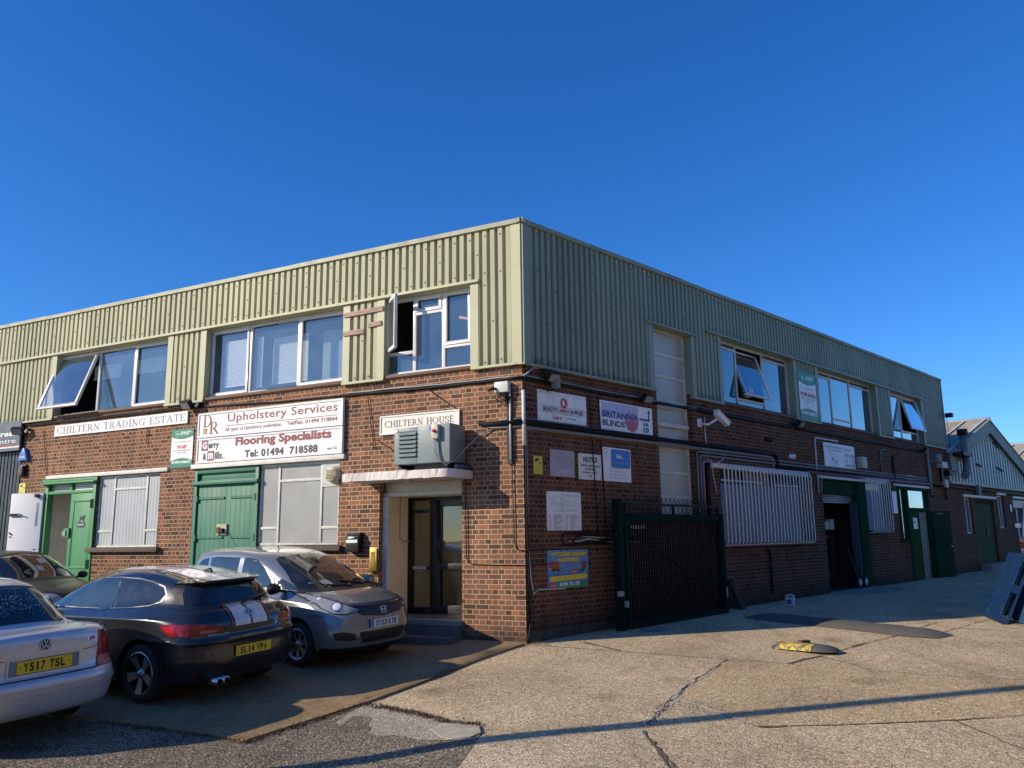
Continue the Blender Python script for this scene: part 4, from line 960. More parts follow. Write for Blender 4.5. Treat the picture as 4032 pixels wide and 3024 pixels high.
# ------------------------------------------------------------------ signs on the walls
class Sign:
    def __init__(s, name, W, uL, z0, wd, ht, label, w=0.004, th=.012, board=SIGNW, cat='sign', group=None, frame=None, fw=.03, tilt=0):
        s.m = MB(board); s.d = th; s.name = name; s.M = W.at(uL, z0, w) @ Matrix.Rotation(R(tilt), 4, 'Y'); s.label = label; s.cat = cat; s.w, s.h = wd, ht; s.group = group
        s.m.box(0, wd, -th, 0, 0, ht)
        if frame:
            for a, b, c, d in ((0, wd, 0, fw), (0, wd, ht-fw, ht), (0, fw, fw, ht-fw), (wd-fw, wd, fw, ht-fw)): s.m.box(a, b, -th-.014, -th+.001, c, d, frame)
    def text(s, t, x0, x1, z0, z1, mat, bold=0.0, **k):   # fractions of the board
        put_text(s.m, t, x0*s.w, x1*s.w, z0*s.h, z1*s.h, s.d+.003, mat, bold, **k); return s
    def serif(s, t, x0, x1, z0, z1, mat, space=.06): put_serif(s.m, t, x0*s.w, x1*s.w, z0*s.h, z1*s.h, s.d+.003, mat, space); return s
    def rect(s, x0, x1, z0, z1, mat, lift=.0015): s.m.rect(x0*s.w, x1*s.w, z0*s.h, z1*s.h, s.d+lift, mat); return s
    def poly(s, P, mat, lift=.0015):
        P = [(p[0]*s.w, p[1]*s.h) for p in P]
        ar = sum(P[i][0]*P[(i+1)%len(P)][1]-P[(i+1)%len(P)][0]*P[i][1] for i in range(len(P)))
        s.m.flat(P if ar > 0 else P[::-1], s.d+lift, mat); return s
    def line(s, P, wd, mat, lift=.0018):
        for a, b in zip(P, P[1:]):
            a = Vector((a[0]*s.w, a[1]*s.h)); b = Vector((b[0]*s.w, b[1]*s.h)); t = (b-a).normalized(); n = Vector((-t.y, t.x))*wd/2
            s.m.flat([tuple(a-n-t*wd*.2), tuple(b-n+t*wd*.2), tuple(b+n+t*wd*.2), tuple(a+n-t*wd*.2)], s.d+lift, mat)
        return s
    def ell(s, cx, cz, rx, rz, mat, lift=.0015, a0=0, a1=360, n=28):
        P = [(cx*s.w+rx*math.cos(R(a0+(a1-a0)*i/n)), cz*s.h+rz*math.sin(R(a0+(a1-a0)*i/n))) for i in range(n if a1-a0 == 360 else n+1)]
        s.m.flat(P, s.d+lift, mat); return s
    def ring(s, cx, cz, r, wd, mat, lift=.002, a0=0, a1=360, n=24):
        for i in range(n):
            a, b = R(a0+(a1-a0)*i/n), R(a0+(a1-a0)*(i+1)/n); q = lambda a, r: (cx*s.w+r*math.cos(a), cz*s.h+r*math.sin(a))
            s.m.flat([q(a, r-wd), q(a, r), q(b, r), q(b, r-wd)], s.d+lift, mat)
        return s
    def screws(s, e=.03, mat=GALV):
        for x in (e, s.w-e):
            for z in (e, s.h-e): s.m.box(x-.008, x+.008, -s.d-.004, -s.d, z-.008, z+.008, mat)
        return s
    def done(s, bevel=0): return tag(s.m.build(s.name, None, s.M), s.label, s.cat, s.group)

s = Sign('name_sign', WL, 11.36, 3.83, 4.06, .24, 'long white sign with thin grey capitals reading CHILTERN TRADING ESTATE', w=.01, th=.02)
s.serif('CHILTERN TRADING ESTATE', .02, .985, .2, .82, GREYL); s.done()
s = Sign('name_sign', WL, 2.68, 3.27, 1.56, .32, 'cream sign reading CHILTERN HOUSE half hidden behind the grey wall unit', w=.01, th=.02, board=SIGNC, frame=UPVC, fw=.022)
s.serif('CHILTERN HOUSE', .06, .93, .38, .72, simple('letter_brown', (.15,.07,.05), .5)); s.done()

s = Sign('shop_sign', WL, 6.96, 3.50, 3.51, .475, 'upper white shop board with maroon D and R offering upholstery services', w=.02, th=.04, frame=UPVC, fw=.035)
s.serif('D', .035, .105, .42, .93, RED); s.serif('R', .085, .16, .12, .62, RED); s.rect(.042, .07, .14, .36, RED); s.text('&', .046, .066, .17, .33, YELLOW, .01)
s.text('Upholstery Services', .22, .965, .46, .88, RED, .012, space=1.05)
s.line([(.22,.93),(.965,.93)], .012, RED); s.line([(.21,.40),(.965,.40)], .012, RED)
s.text('All types of Upholstery undertaken', .205, .60, .14, .33, RED, .006); s.text('Tel/Fax. 01494 718844', .635, .965, .19, .345, RED, .02); s.done()
s = Sign('shop_sign', WL, 6.96, 3.01, 3.51, .475, 'lower white shop board with red squares for flooring specialists', w=.02, th=.04, frame=UPVC, fw=.035)
s.rect(.035, .085, .50, .90, RED); s.text('G', .042, .078, .56, .85, SIGNW, .05); s.text('erry', .088, .165, .50, .77, INK, .03)
s.text('&', .05, .075, .13, .4, INK, .03); s.rect(.082, .132, .06, .47, RED); s.text('m', .089, .125, .15, .40, SIGNW, .06); s.text('ills', .137, .19, .13, .42, INK, .03); s.text('Ltd', .195, .21, .13, .2, INK)
s.text('Flooring Specialists', .285, .93, .50, .95, RED, .045, space=1.03); s.text('Tel: 01494  718588', .355, .845, .10, .40, INK, .04, space=1.08); s.text('unit 22', .905, .965, .17, .27, INK, .01); s.done()

def agent_board(W, uL, z0, wd, ht, word, lines, label, w=.012):
    s = Sign('agent_board', W, uL, z0, wd, ht, label, w=w, th=.01, cat='agent board', group='estate agent boards on the walls')
    top = [(0,1),(0,.80)]+[(i/10, .735+.065*abs(i/5-1)**2) for i in range(11)]+[(1,1)]
    s.poly([(0,1),(0,.80)]+[(i/12, .80-.06*math.sin(math.pi*i/12)) for i in range(1, 12)]+[(1,.80),(1,1)], CGREEN)
    s.poly([(0,0),(1,0),(1,.19)]+[(1-i/12, .19+.065*math.sin(math.pi*i/12)) for i in range(1, 12)]+[(0,.19)], LGREEN, .001)
    s.poly([(0,0),(1,0),(1,.17)]+[(1-i/12, .17+.065*math.sin(math.pi*i/12)) for i in range(1, 12)]+[(0,.17)], CGREEN, .0018)
    s.ring(.25, .885, .062, .014, LGREEN, .0022); s.poly([(.14,.855),(.36,.855),(.25,.785)], LGREEN, .002); s.ell(.25, .885, .047, .047, CGREEN, .0026); s.text('G', .205, .30, .862, .908, SIGNW, .03)
    s.text('chandler', .42, .93, .893, .948, SIGNW, .02); s.text('garvey', .36, .80, .830, .888, SIGNW, .02)
    s.text(word, .07 if len(word) > 6 else .27, .93 if len(word) > 6 else .73, .495, .58, REDB, .06); s.text('22A CHILTERN TRADING ESTATE', .08, .92, .655, .68, GREYL)
    s.text(lines[0], .1, .9, .43, .46, GREYL, .01); s.text(lines[1], .27, .73, .37, .40, GREYL, .01)
    s.text('01494 446612', .07, .93, .11, .185, SIGNW, .05); s.text('www.chandlergarvey.com', .25, .75, .05, .072, LGREEN); s.done()
agent_board(WL, 7.71, 2.96, .59, .76, 'TO LET', ('LIGHT INDUSTRIAL UNIT', '890 SQ FT'), 'green and white agent board reading TO LET on the sunlit brick')
agent_board(WR, 9.58, 4.23, .94, 1.18, 'FOR SALE', ('FIRST FLOOR STORAGE/', 'OFFICES 485 SQ FT'), 'green and white agent board reading FOR SALE between upper windows', w=.078)

s = Sign('plumbing_sign', WR, .33, 3.37, 1.21, .49, 'white plumbing supplies sign with a red flame badge and an arrow'); ORNG = simple('flame_red', (.50,.05,.02), .4)
s.screws(); s.ell(.525, .66, .088, .088, ORNG); s.poly([(.515,.79),(.485,.66),(.50,.58),(.525,.54),(.555,.58),(.55,.64)], SIGNW, .002); s.ell(.535, .575, .016, .022, ORNG, .0025)
s.text('SELECT', .095, .335, .325, .465, INK, .035); s.text('PLUMBING', .34, .66, .325, .465, ORNG, .02); s.text('SUPPLIES', .665, .93, .325, .465, INK, .035)
a = [(.09+.0,.28),(.93,.28)]; s.line([(.09,.28),(.93,.28)], .006, INK); s.line([(.09,.51),(.93,.51)], .006, INK)
for cx, a0 in ((.09, 90), (.93, -90)): s.ring(cx, .395, .0565, .006, INK, a0=a0, a1=a0+180)
s.text('Unit 6', .30, .475, .08, .21, ORNG, .03); s.line([(.56,.15),(.74,.15)], .009, NAVY); s.poly([(.73,.105),(.73,.195),(.77,.15)], NAVY); s.text('Tel: 01494 717603', .03, .26, .90, .945, GREYL); s.text('www.selectplumbingsupplies.co.uk', .62, .96, .90, .935, GREYL); s.done()

s = Sign('blinds_sign', WR, 1.91, 3.36, 1.56, .50, 'white sign with a red semicircle and navy lettering for window blinds'); VIO = simple('sign_violet', (.30,.30,.62), .4); ROSE = simple('sign_rose', (.50,.10,.13), .4); PINKV = simple('pink_violet', (.45,.25,.50), .4)
s.rect(.03, .71, .40, .955, simple('pale_violet', (.58,.58,.76), .4))
for k in range(9): s.rect(.03, .71, .42+k*.06, .42+k*.06+.028, VIO, .002)
for x in (.145, .37, .59): s.rect(x, x+.006, .66, .955, SIGNW, .0024)
s.ell(.585, .40, .21, .185, PINKV, .0022, 0, 180); s.ell(.585, .40, .205, .19, ROSE, .0022, 180, 360)
s.text('BRITANNIA', .04, .715, .44, .66, NAVY, .032); s.text('BLINDS', .04, .45, .13, .35, NAVY, .032)
s.line([(.745,.53),(.93,.53)], .04, simple('arrow_navy', (.05,.06,.30), .4)); s.line([(.93,.50),(.93,.80)], .04, NAVY); s.poly([(.90,.79),(.965,.79),(.932,.93)], NAVY)
s.text('Unit', .80, .915, .30, .45, NAVY, .03); s.text('10', .81, .92, .06, .26, NAVY, .04); s.done()

def cctv_sign(W, uL, z0, wd, ht, label, tone=YELLOW):
    s = Sign('warning_sign', W, uL, z0, wd, ht, label, th=.006, board=tone, group='yellow camera warning signs')
    s.poly([(.12,.80),(.52,.93),(.6,.80),(.22,.66)], INK); s.line([(.45,.74),(.6,.60),(.82,.60)], .012, INK); s.line([(.84,.5),(.84,.7)], .012, INK)
    for k, t in enumerate(('Warning', 'CCTV in', 'operation')): s.text(t, .2, .8, .40-k*.12, .47-k*.12, RUST)
    s.line([(.1,.1),(.9,.1)], .006, RUST); s.done()
cctv_sign(WR, .22, 2.51, .20, .28, 'deep yellow camera warning sign on shaded brick by the corner')
cctv_sign(WL, 12.45, 2.62, .22, .24, 'pale yellow camera warning sign above the white door leaf', simple('sign_yellow_pale', (.80,.72,.16), .5))
s = Sign('caution_sign', WR, .60, 2.49, .59, .43, 'faded pink sign warning of speed ramps, its words nearly gone', board=simple('faded_pink', (.42,.36,.40), .5, var=.14, scale=5, dirt=(.50,.20,.22), dirtamt=.45)); FADE = simple('faded_text', (.56,.52,.55), .5)
s.screws(); s.text('CAUTION', .18, .88, .74, .93, simple('faded_text_low', (.48,.45,.49), .5)); s.text('HUMPS', .2, .84, .56, .70, simple('faded_text_lower', (.44,.38,.42), .5)); s.text('SPEED', .24, .80, .36, .52, simple('faded_text_low2', (.47,.43,.47), .5)); s.text('RAMPS', .22, .82, .12, .30, FADE, .02); s.done()
s = Sign('notice_sign', WR, 1.30, 2.47, .60, .43, 'cream notice sign about vehicles left at the owner\'s risk', board=SIGNC)
s.screws(); s.text('NOTICE', .2, .82, .68, .88, INK, .035); s.line([(.2,.655),(.82,.655)], .003, INK)
for t, a, b, z in (('Vehicles and contents', .07, .93, .50), ('are left here', .27, .73, .365), ('entirely at owner\'s', .15, .85, .225), ('risk.', .42, .58, .10)): s.text(t, a, b, z, z+.10, INK, .018)
s.done()
s = Sign('salt_sign', WR, 1.95, 2.47, .79, .58, 'white sign with a bright blue panel advertising salt', tilt=.6)
P = []
for cx, cz, a0 in ((.935,.90,0), (.325,.90,90), (.325,.475,180), (.935,.475,270)):
    for k in range(6): a = R(a0+18*k); P.append((cx+.045*math.cos(a), cz+.06*math.sin(a)))
s.poly(P, BLUE); s.text('Salt', .46, .66, .70, .83, SIGNW, .03); s.text('.com', .67, .76, .70, .73, SIGNW, .02); s.text('Making household delivery available', .36, .90, .55, .575, SIGNW)
s.text('Free Home Delivery', .26, .74, .365, .42, simple('letter_pink', (.50,.13,.22), .5), .01)
for t, a, b, z in (('UNIT 10 Chiltern Trading Estate,', .21, .80, .27), ('Earl Howe Rd, Holmer Green.', .24, .78, .18), ('01494 716122 - www.aquaparasupplies.co.uk', .13, .88, .09)): s.text(t, a, b, z, z+.045, GREYL, .01)
s.line([(.04,.90),(.10,.955),(.16,.90)], .008, GREYL); s.line([(.05,.89),(.05,.74),(.15,.74)], .005, GREYL); s.text('AQUA', .08, .16, .84, .87, NAVY, .02); s.text('PARA', .08, .16, .79, .82, NAVY, .02); s.line([(.04,.70),(.10,.72),(.2,.69)], .005, GREYL); s.done()
# site plan
s = Sign('plan_sign', WR, .50, 1.64, .83, .61, 'white estate plan sign with a thin line map above a list'); LN = simple('plan_line', (.30,.32,.36), .5)
s.screws(.02)
PL = lambda *p: s.line([((x-275)/515, 1-(y-128)/580) for x, y in p], .004, LN)
PL((335,240),(440,195),(520,275),(695,280),(690,405),(395,400),(370,375),(335,240)); PL((540,280),(540,370)); PL((435,310),(540,290)); PL((440,370),(540,370),(540,330),(600,330),(600,282)); PL((660,320),(665,390),(545,385)); PL((485,175),(520,160),(540,200),(530,240),(490,245),(485,175)); PL((310,215),(360,440)); PL((390,400),(385,445)); PL((400,430),(755,410)); PL((355,230),(390,365)); PL((375,222),(415,360)); PL((345,290),(400,275)); PL((350,320),(410,300)); PL((395,215),(430,340)); PL((440,330),(535,320)); PL((470,305),(475,370)); PL((505,300),(510,370)); PL((600,335),(660,330)); PL((570,282),(572,328))
s.text('CHILTERN TRADING ESTATE', .53, .93, .885, .915, LN, .02); r_ = random.Random(5)
for k in range(12):
    z = .395-k*.0325; s.line([(.03,z-.012),(.97,z-.012)], .0015, LN)
    for x in (.05, .53): s.rect(x, x+.05, z-.004, z+.008, LN)
    for x in (.17, .64): s.rect(x, x+r_.uniform(.1, .28), z-.004, z+.008, LN)
s.done()
# garden machinery
s = Sign('garden_sign', WR, .48, .75, .99, .585, 'bright blue garden machinery sign with red mower and yellow arrow', board=simple('sign_sky', (.10,.26,.50), .35, var=.1)); GRN = simple('sign_green', (.05,.30,.12), .4); MID = simple('sign_midblue', (.03,.20,.50), .4)
s.rect(0, 1, .18, .40, MID, .001); s.rect(.22, 1, 0, .10, GRN, .001); s.rect(.22, 1, .10, .18, simple('sign_teal', (.03,.25,.35), .4), .001)
for o_, mm in ((.008, INK), (0, YELLOW)):
    k = .003 if mm is INK else .0045
    put_text(s.m, 'WYCOMBE GARDEN', (.075+o_)*s.w, (.945+o_)*s.w, (.835-o_)*s.h, (.945-o_)*s.h, s.d+k, mm, .055); put_text(s.m, 'MACHINERY', (.25+o_)*s.w, (.79+o_)*s.w, (.685-o_)*s.h, (.795-o_)*s.h, s.d+k, mm, .055)
s.serif('HA', .34, .46, .54, .64, LN); s.serif('I', .475, .49, .54, .66, LN); s.serif('TER', .515, .71, .54, .64, LN); s.text('AUTHORISED', .36, .56, .44, .475, LN); s.text('DEALER', .39, .52, .37, .405, LN)
MOW = simple('mower_red', (.45,.05,.03), .4); DKM = simple('mower_dark', (.05,.05,.05), .4)
s.poly([(.03,.72),(.06,.73),(.08,.66),(.17,.70),(.24,.70),(.29,.56),(.28,.50),(.10,.53),(.03,.56)], MOW, .002); s.poly([(.05,.58),(.15,.54),(.30,.50),(.31,.46),(.18,.42),(.07,.48)], DKM, .0026); s.poly([(.09,.74),(.12,.75),(.15,.66),(.10,.66)], DKM, .003)
for x, z, r_ in ((.065,.52,.035), (.20,.42,.032), (.31,.48,.026)): s.ell(x, z, r_, r_*1.1, DKM, .0032); s.ell(x, z, r_*.45, r_*.5, SIGNW, .0037)
s.poly([(.72,.44),(.80,.58),(.85,.68),(.95,.68),(.94,.52),(.86,.40)], DKM, .002); s.poly([(.85,.64),(.92,.65),(.90,.55),(.83,.56)], MOW, .0028); s.line([(.93,.6),(.965,.70)], .012, MOW); s.ell(.79, .53, .03, .04, GREYL, .003); s.rect(.59, .69, .36, .48, REDB, .002); s.text('Hobo', .605, .68, .40, .44, SIGNW, .03)
s.poly([(.045,.185),(.90,.215),(.90,.17),(.985,.29),(.905,.40),(.905,.355),(.045,.315)], YELLOW, .004); s.text('SALES, SERVICE & PARTS THIS WAY', .075, .885, .23, .30, INK, .035)
s.rect(.02, .21, .01, .155, REDB, .003); s.text('STIHL', .04, .195, .045, .115, SIGNW, .05, shear=.2); s.text('01494  711 375', .285, .765, .055, .155, SIGNW, .045); s.rect(.80, .98, .09, .115, RED, .002); s.done()
# caterer's sign, number plate by the far door
s = Sign('food_sign', WR, 10.86, 3.10, 1.89, .68, 'white caterer sign with pale blue script and a diamond badge'); PB = simple('pale_script', (.26,.30,.46), .5)
s.text('Excellence in food and service', .04, .60, .82, .92, PB, .006, shear=.35); s.text('to the catering industry', .11, .55, .69, .79, PB, .006, shear=.35); s.text('Telephone', .64, .88, .76, .90, PB, .004, shear=.35); s.text('01494 715540', .64, .97, .56, .67, PB, .01); s.text('Fax', .66, .75, .36, .48, PB, .004, shear=.35); s.text('01494 719292', .64, .97, .17, .28, PB, .01)
s.line([(.30,.63),(.42,.36),(.32,.08),(.20,.36),(.30,.63)], .008, PB); s.text('N', .23, .30, .34, .50, NAVY, .02, shear=.3); s.text('&', .285, .32, .29, .37, NAVY, shear=.2); s.text('F', .32, .39, .20, .36, NAVY, .02, shear=.3); s.done()
s = Sign('name_plate', WR, 16.55, 3.05, .55, .15, 'small white name plate on shaded brick above the green door'); s.text('CHILTERN PACKAGING', .08, .92, .35, .65, GREYL); s.done()
# garage fascia
s = Sign('garage_sign', WL, 15.6, 3.60, 3.15, .67, 'dark grey garage fascia with white lettering over the black shutter', w=.05, th=.05, board=simple('fascia_grey', (.10,.12,.13), .4))
s.rect(0, 1, .10, .15, SIGNW); s.rect(0, 1, .145, .18, REDB, .002); s.text('Holmer Green', .30, .975, .50, .68, SIGNW, .03); s.text('Service Centre', .28, .955, .26, .42, SIGNW); s.done()
# ------------------------------------------------------------------ fittings on the walls
def wthing(name, W, u, z, label, cat, group=None, w=0.0): return empty(name, W.at(u, z, w), label, cat, group)
# ventilation unit over the canopy
ac = wthing('ventilation_unit', WL, 2.02, 2.70, 'dark grey wall ventilation unit with a louvred front over the white canopy', 'ventilation unit')
m = MB(GREYP); m.box(0, .43, -.55, -.08, 0, .58); m.build('casing', ac, bevel=.008)
m = MB(GREYP); m.box(.434, 1.03, -.552, -.08, 0, .60); m.build('side_panel', ac, bevel=.008)
m = MB(simple('louvre_dark', (.03,.033,.035), .5)); m.box(.10, .42, -.556, -.54, .10, .52)
for k in range(6): m.box(.09, .425, -.585, -.55, .115+.068*k, .13+.068*k, GREYP, ); m.face([(.09,-.555,.165+.068*k),(.425,-.555,.165+.068*k),(.425,-.588,.12+.068*k),(.09,-.588,.12+.068*k)], GREYP)
m.build('louvre', ac)
m = MB(simple('isolator_cream', (.50,.46,.36), .45)); m.box(.74, .86, -.63, -.552, .36, .58); m.build('isolator_switch', ac, bevel=.006)
m = MB(REDB); m.lathe([(0,-.665),(.026,-.665),(.026,-.63)], Matrix.Translation((.80,0,.48)), 12); m.build('switch_knob', ac)
m = MB(BLUE); m.rect(.66, .735, .50, .57, .5535); m.lathe([(0,-.556),(.03,-.556),(.03,-.552)], Matrix.Translation((.05,0,.53)), 14, SIGNW); m.build('badge', ac)
m = MB(CABLEG)
for o in (0, .03): m.tube([(.78+o,-.60,.36),(.78+o,-.62,.18),(.84+o,-.60,.04),(.95,-.56,-.02-o),(1.06,-.45,.03),(1.14,-.2,.25),(1.24,-.05,.42),(1.5,-.02,.52)], .011, n=6)
m.build('cable', ac)
for x in (.05, .92): m = MB(BLACK); m.box(x, x+.04, -.5, 0, -.06, 0); m.build('bracket', ac)
m = MB(simple('drip_tray', (.05,.05,.055), .6)); m.box(.3, .9, -.42, -.1, -.12, -.005); m.build('drip_tray', ac)
m = MB(simple('blue_pipe', (.03,.08,.12), .5)); m.tube([(1.06,-.42,-.06),(1.1,-.15,-.06),(1.08,-.02,-.05)], .035); m.build('drain_pipe', ac)
# extractor on the frosted window
vt = wthing('extractor_fan', WL, 3.66, 2.655, 'round cream extractor fan set in the top corner of the frosted window', 'extractor fan')
m = MB(simple('vent_cream', (.62,.55,.38), .5, dirt=(.35,.25,.12))); m.lathe([(.0,-.115),(.10,-.115),(.135,-.09),(.14,.0),(.16,.02),(.16,.05)], None, 24); m.build('shroud', vt)
m = MB(simple('grille_brown', (.16,.11,.05), .7))
for k in range(7): m.box(-.085, .085, -.121, -.113, -.075+.024*k, -.064+.024*k)
m.build('grille', vt)
# letter boxes by the entrance
o = wthing('letter_box', WL, 3.14, 1.50, 'black letter box with its chrome flap stuffed with paper', 'letter box')
m = MB(BLACK); m.box(-.13, .13, -.14, 0, -.16, .10); m.prism([(-.13,.10),(.13,.10),(.13,.16),(-.13,.16)], Matrix.Identity(4), -.10, 0); m.build('box', o, bevel=.008)
m = MB(CHROME); m.box(-.115, .115, -.146, -.138, -.01, .04); m.tube([(-.06,-.15,.07),(.08,-.15,.075)], .02, UPVC); m.build('flap', o)
o = wthing('letter_box', WL, 2.75, 1.21, 'brass framed letter plate standing upright beside the entrance', 'letter box')
m = MB(BRASS); m.box(-.07, .07, -.075, -.05, -.18, .18); m.box(-.09, .09, -.05, 0, -.2, .2, simple('bronze_dark', (.10,.07,.03), .5)); m.build('plate', o, bevel=.005)
m = MB(simple('brass_shade', (.30,.20,.05), .4, metal=.8)); m.box(-.035, .035, -.08, -.074, -.13, .13); m.build('flap', o)
# alarm box, bulkhead lamp, junction box
o = wthing('alarm_box', WL, 12.32, 3.36, 'blue triangular alarm box beside the garage shutter', 'alarm box')
m = MB(BLUE); m.prism([(-.17,0),(.17,0),(.03,.28),(-.03,.28)], Matrix.Identity(4), -.09, 0); m.build('cover', o, bevel=.015)
m = MB(SIGNW); put_text(m, 'Chubb', -.11, .09, .05, .11, .094, SIGNW, .02); m.build('lettering', o)
o = wthing('bulkhead_lamp', WL, 12.33, 3.13, 'brown bulkhead lamp under the blue alarm box', 'lamp')
m = MB(BLACK); m.box(-.1, .1, -.05, 0, -.12, .15); m.build('base', o, bevel=.01)
m = MB(simple('lamp_glass_brown', (.12,.09,.06), .2)); m.box(-.075, .075, -.11, -.05, -.10, .12); m.build('lens', o, bevel=.02)
o = wthing('junction_box', WL, .30, 3.86, 'grey white electrical junction box trailing wires near the corner', 'junction box')
m = MB(simple('junction_grey', (.60,.60,.56), .5, dirt=(.4,.38,.32))); m.box(-.13, .11, -.13, 0, -.08, .09); m.build('box', o, bevel=.01)
m = MB(BLACK); m.tube([(-.10,-.13,-.02),(-.13,-.20,-.03),(-.2,-.22,-.05)], .022); m.build('gland', o)
m = MB(CABLE)
for k in range(7): a = -.10+.028*k; m.tube([(a,-.09,-.08),(a-.02,-.12,-.16-.02*(k%3)),(a+.03,-.10,-.22-.02*(k%4)),(.08+.01*k,-.06,-.14),(.13,-.03,-.02)], .006, n=5)
m.build('wire', o)
m = MB(simple('batten_black', (.035,.034,.034), .7, var=.3)); m.box(-.26, -.175, -.045, 0, 2.66, 3.90); m.tube([(-.19,-.05,3.86),(-.19,-.06,3.3),(-.188,-.06,2.72)], .014, CABLEW)
tag(m.build('trunking', None, WL.f), 'black timber trunking running down the sunlit pier', 'trunking')

def floodlight(W, u, z, label, yaw=0, n=1):
    o = wthing('floodlight', W, u, z, label, 'floodlight', 'floodlights under the cladding', w=.02)
    Mx = Matrix.Translation((0,-.16,0)) @ Matrix.Rotation(R(yaw),4,'Z') @ Matrix.Rotation(R(38),4,'X')
    m = MB(BLACK); m.box(-.12, .12, -.05, .05, -.08, .08, None, Mx); m.tube([(-.14,-.16,0),(-.14,-.04,-.02),(.14,-.04,-.02),(.14,-.16,0)], .01, n=5); m.box(-.03,.03,-.05,0,-.06,.04); m.build('housing', o)
    m = MB(simple('flood_glass', (.30,.31,.30), .15)); m.box(-.10, .10, -.056, -.05, -.065, .065, None, Mx); m.build('lens', o)
    m = MB(UPVC); m.tube([(.20,-.07,.02),(.20,-.12,-.04)], .028, n=8); m.box(.17,.23,-.08,0,-.0,.05,BLACK); m.build('sensor', o)
floodlight(WL, 7.17, 4.16, 'black floodlight with a white sensor between the first two shop signs')
floodlight(WL, 12.42, 4.02, 'black floodlight hanging at the corner of the garage sign', 30)
floodlight(WR, .52, 4.06, 'black floodlight above the plumbing sign, by the building corner')
floodlight(WR, 3.10, 4.00, 'black floodlight above the blue arrow of the blinds sign')
floodlight(WR, 9.30, 4.08, 'black floodlight below the FOR SALE board')
floodlight(WR, 17.9, 4.02, 'black floodlight beside the grey down pipe of the shaded facade')
o = wthing('floodlight', WR, .62, 3.88, 'small bright metal lamp on an arm over the plumbing sign', 'floodlight')
m = MB(GALV); m.box(-.05, .05, -.22, -.12, .0, .12, None, Matrix.Rotation(R(-15),4,'Y')); m.build('head', o)
m = MB(BLACK); m.tube([(-.2,-.14,-.06),(.0,-.16,.0),(.02,-.03,-.02)], .012); m.build('arm', o)

# cables and conduits
def run(name, W, pts, r, mat, label, cat='cable', n=6, group=None, extra=()):
    m = MB(mat); X = [(W.x(p[0]), -(p[2] if len(p) > 2 else r+.004), p[1]) for p in pts]
    m.tube(X, r, mat, n)
    for q, r2, m2 in extra: m.tube([(W.x(p[0]), -(p[2] if len(p) > 2 else r2+.004), p[1]) for p in q], r2, m2, n)
    return tag(m.build(name, None, W.f), label, cat, group)
def sag(u0, z0, u1, z1, n=14, s=.012, w=.02, rr=random.Random(2)): return [(u0+(u1-u0)*i/n, z0+(z1-z0)*i/n-s*math.sin(math.pi*i/n)+rr.uniform(-.006, .006), w+rr.uniform(0, .01)) for i in range(n+1)]
rr_ = random.Random(9)
run('cable_run', WL, sag(12.4, 4.17, 7.0, 4.16), .02, CABLE, 'black cable bundle along the foot of the sunlit cladding', extra=[(sag(12.3,4.14,6.9,4.13), .014, CABLE), (sag(7.1,4.12,3.5,4.02), .016, CABLE), (sag(3.5,4.03,-.01,4.0), .026, CABLE), (sag(3.4,4.07,0,4.03), .012, CABLEG)])
run('cable_run', WR, sag(0, 4.0, 5.0, 4.0), .03, CABLE, 'thick black cable bundle along the top of the shaded brick', extra=[(sag(0,4.04,5,4.03), .014, CABLEG), (sag(5,4.0,9.3,4.0), .03, CABLE), (sag(9.3,4.0,17.8,4.0), .034, CABLE), (sag(4.2,4.02,12,4.03), .014, CABLE), ([(.02,4.03),(.1,4.1,.06),(.2,4.18,.05),(.4,4.2,.03)], .016, CABLEG), ([(.4,4.2),(.5,4.05,.08),(.7,3.98)], .012, CABLE)])
run('conduit', WR, [(-.02, 3.30), (8.1, 3.30), (8.24, 3.28), (8.26, 3.0)], .042, CABLE, 'black conduit crossing the shaded wall and the stair window', 'conduit')
run('conduit', WR, [(-.02, 3.215), (7.9, 3.225), (8.05, 3.2), (8.08, 3.0)], .03, GALV, 'galvanised conduit directly beneath the black one', 'conduit', extra=[([(0,3.36),(1.2,3.345),(3,3.345)], .012, CABLEG)])
run('conduit', WL, [(.0, 3.30), (.6, 3.30), (.75, 3.33)], .04, CABLE, 'short black conduit turning the corner onto the sunlit pier', 'conduit', extra=[([(0,3.23),(.5,3.24),(.72,3.3)], .02, GALV), ([(.0,3.36),(.4,3.36)], .012, CABLEG)])
run('corner_pipe', WR, [(-.01, 3.80, .03), (-.01, 2.93, .03)], .03, CABLEW, 'pale vertical pipe end at the building corner', 'pipe')
run('corner_cable', WR, [(.03, 3.9), (.03, 2.6), (.035, 1.8), (.05, 1.2), (.06, .75), (.07, .30), (.02, .12, .05), (-.02, .0, .03)], .017, CABLE, 'black cable dropping down the building corner to the ground', extra=[([(.055,3.2),(.055,2.2),(.05,1.5),(.10,.95),(.16,.70),(.26,.76),(.42,.755),(.9,.745)], .011, CABLEW)])
run('hanging_wire', WL, sag(1.02, 2.5, 1.0, 1.25, 8)+[(.97,1.17),(.9,1.14),(.5,1.13),(.0,1.13)], .008, CABLE, 'thin black wire looping below the canopy end', n=5)
run('hanging_wire', WL, sag(.20, 3.6, .16, 1.45, 10)+[(.13,1.37),(.05,1.34),(0,1.34)], .008, CABLE, 'thin black wire hanging beside the timber trunking', n=5)
run('hanging_wire', WL, sag(2.95, 3.95, 2.8, 3.05, 8), .007, CABLE, 'thin black wire between the shop boards and the CHILTERN HOUSE sign', n=5)
run('hanging_wire', WL, sag(2.75,3.2,2.25,2.92,6), .007, CABLE, 'thin black wire from the CHILTERN HOUSE sign down to the grey unit', n=5)
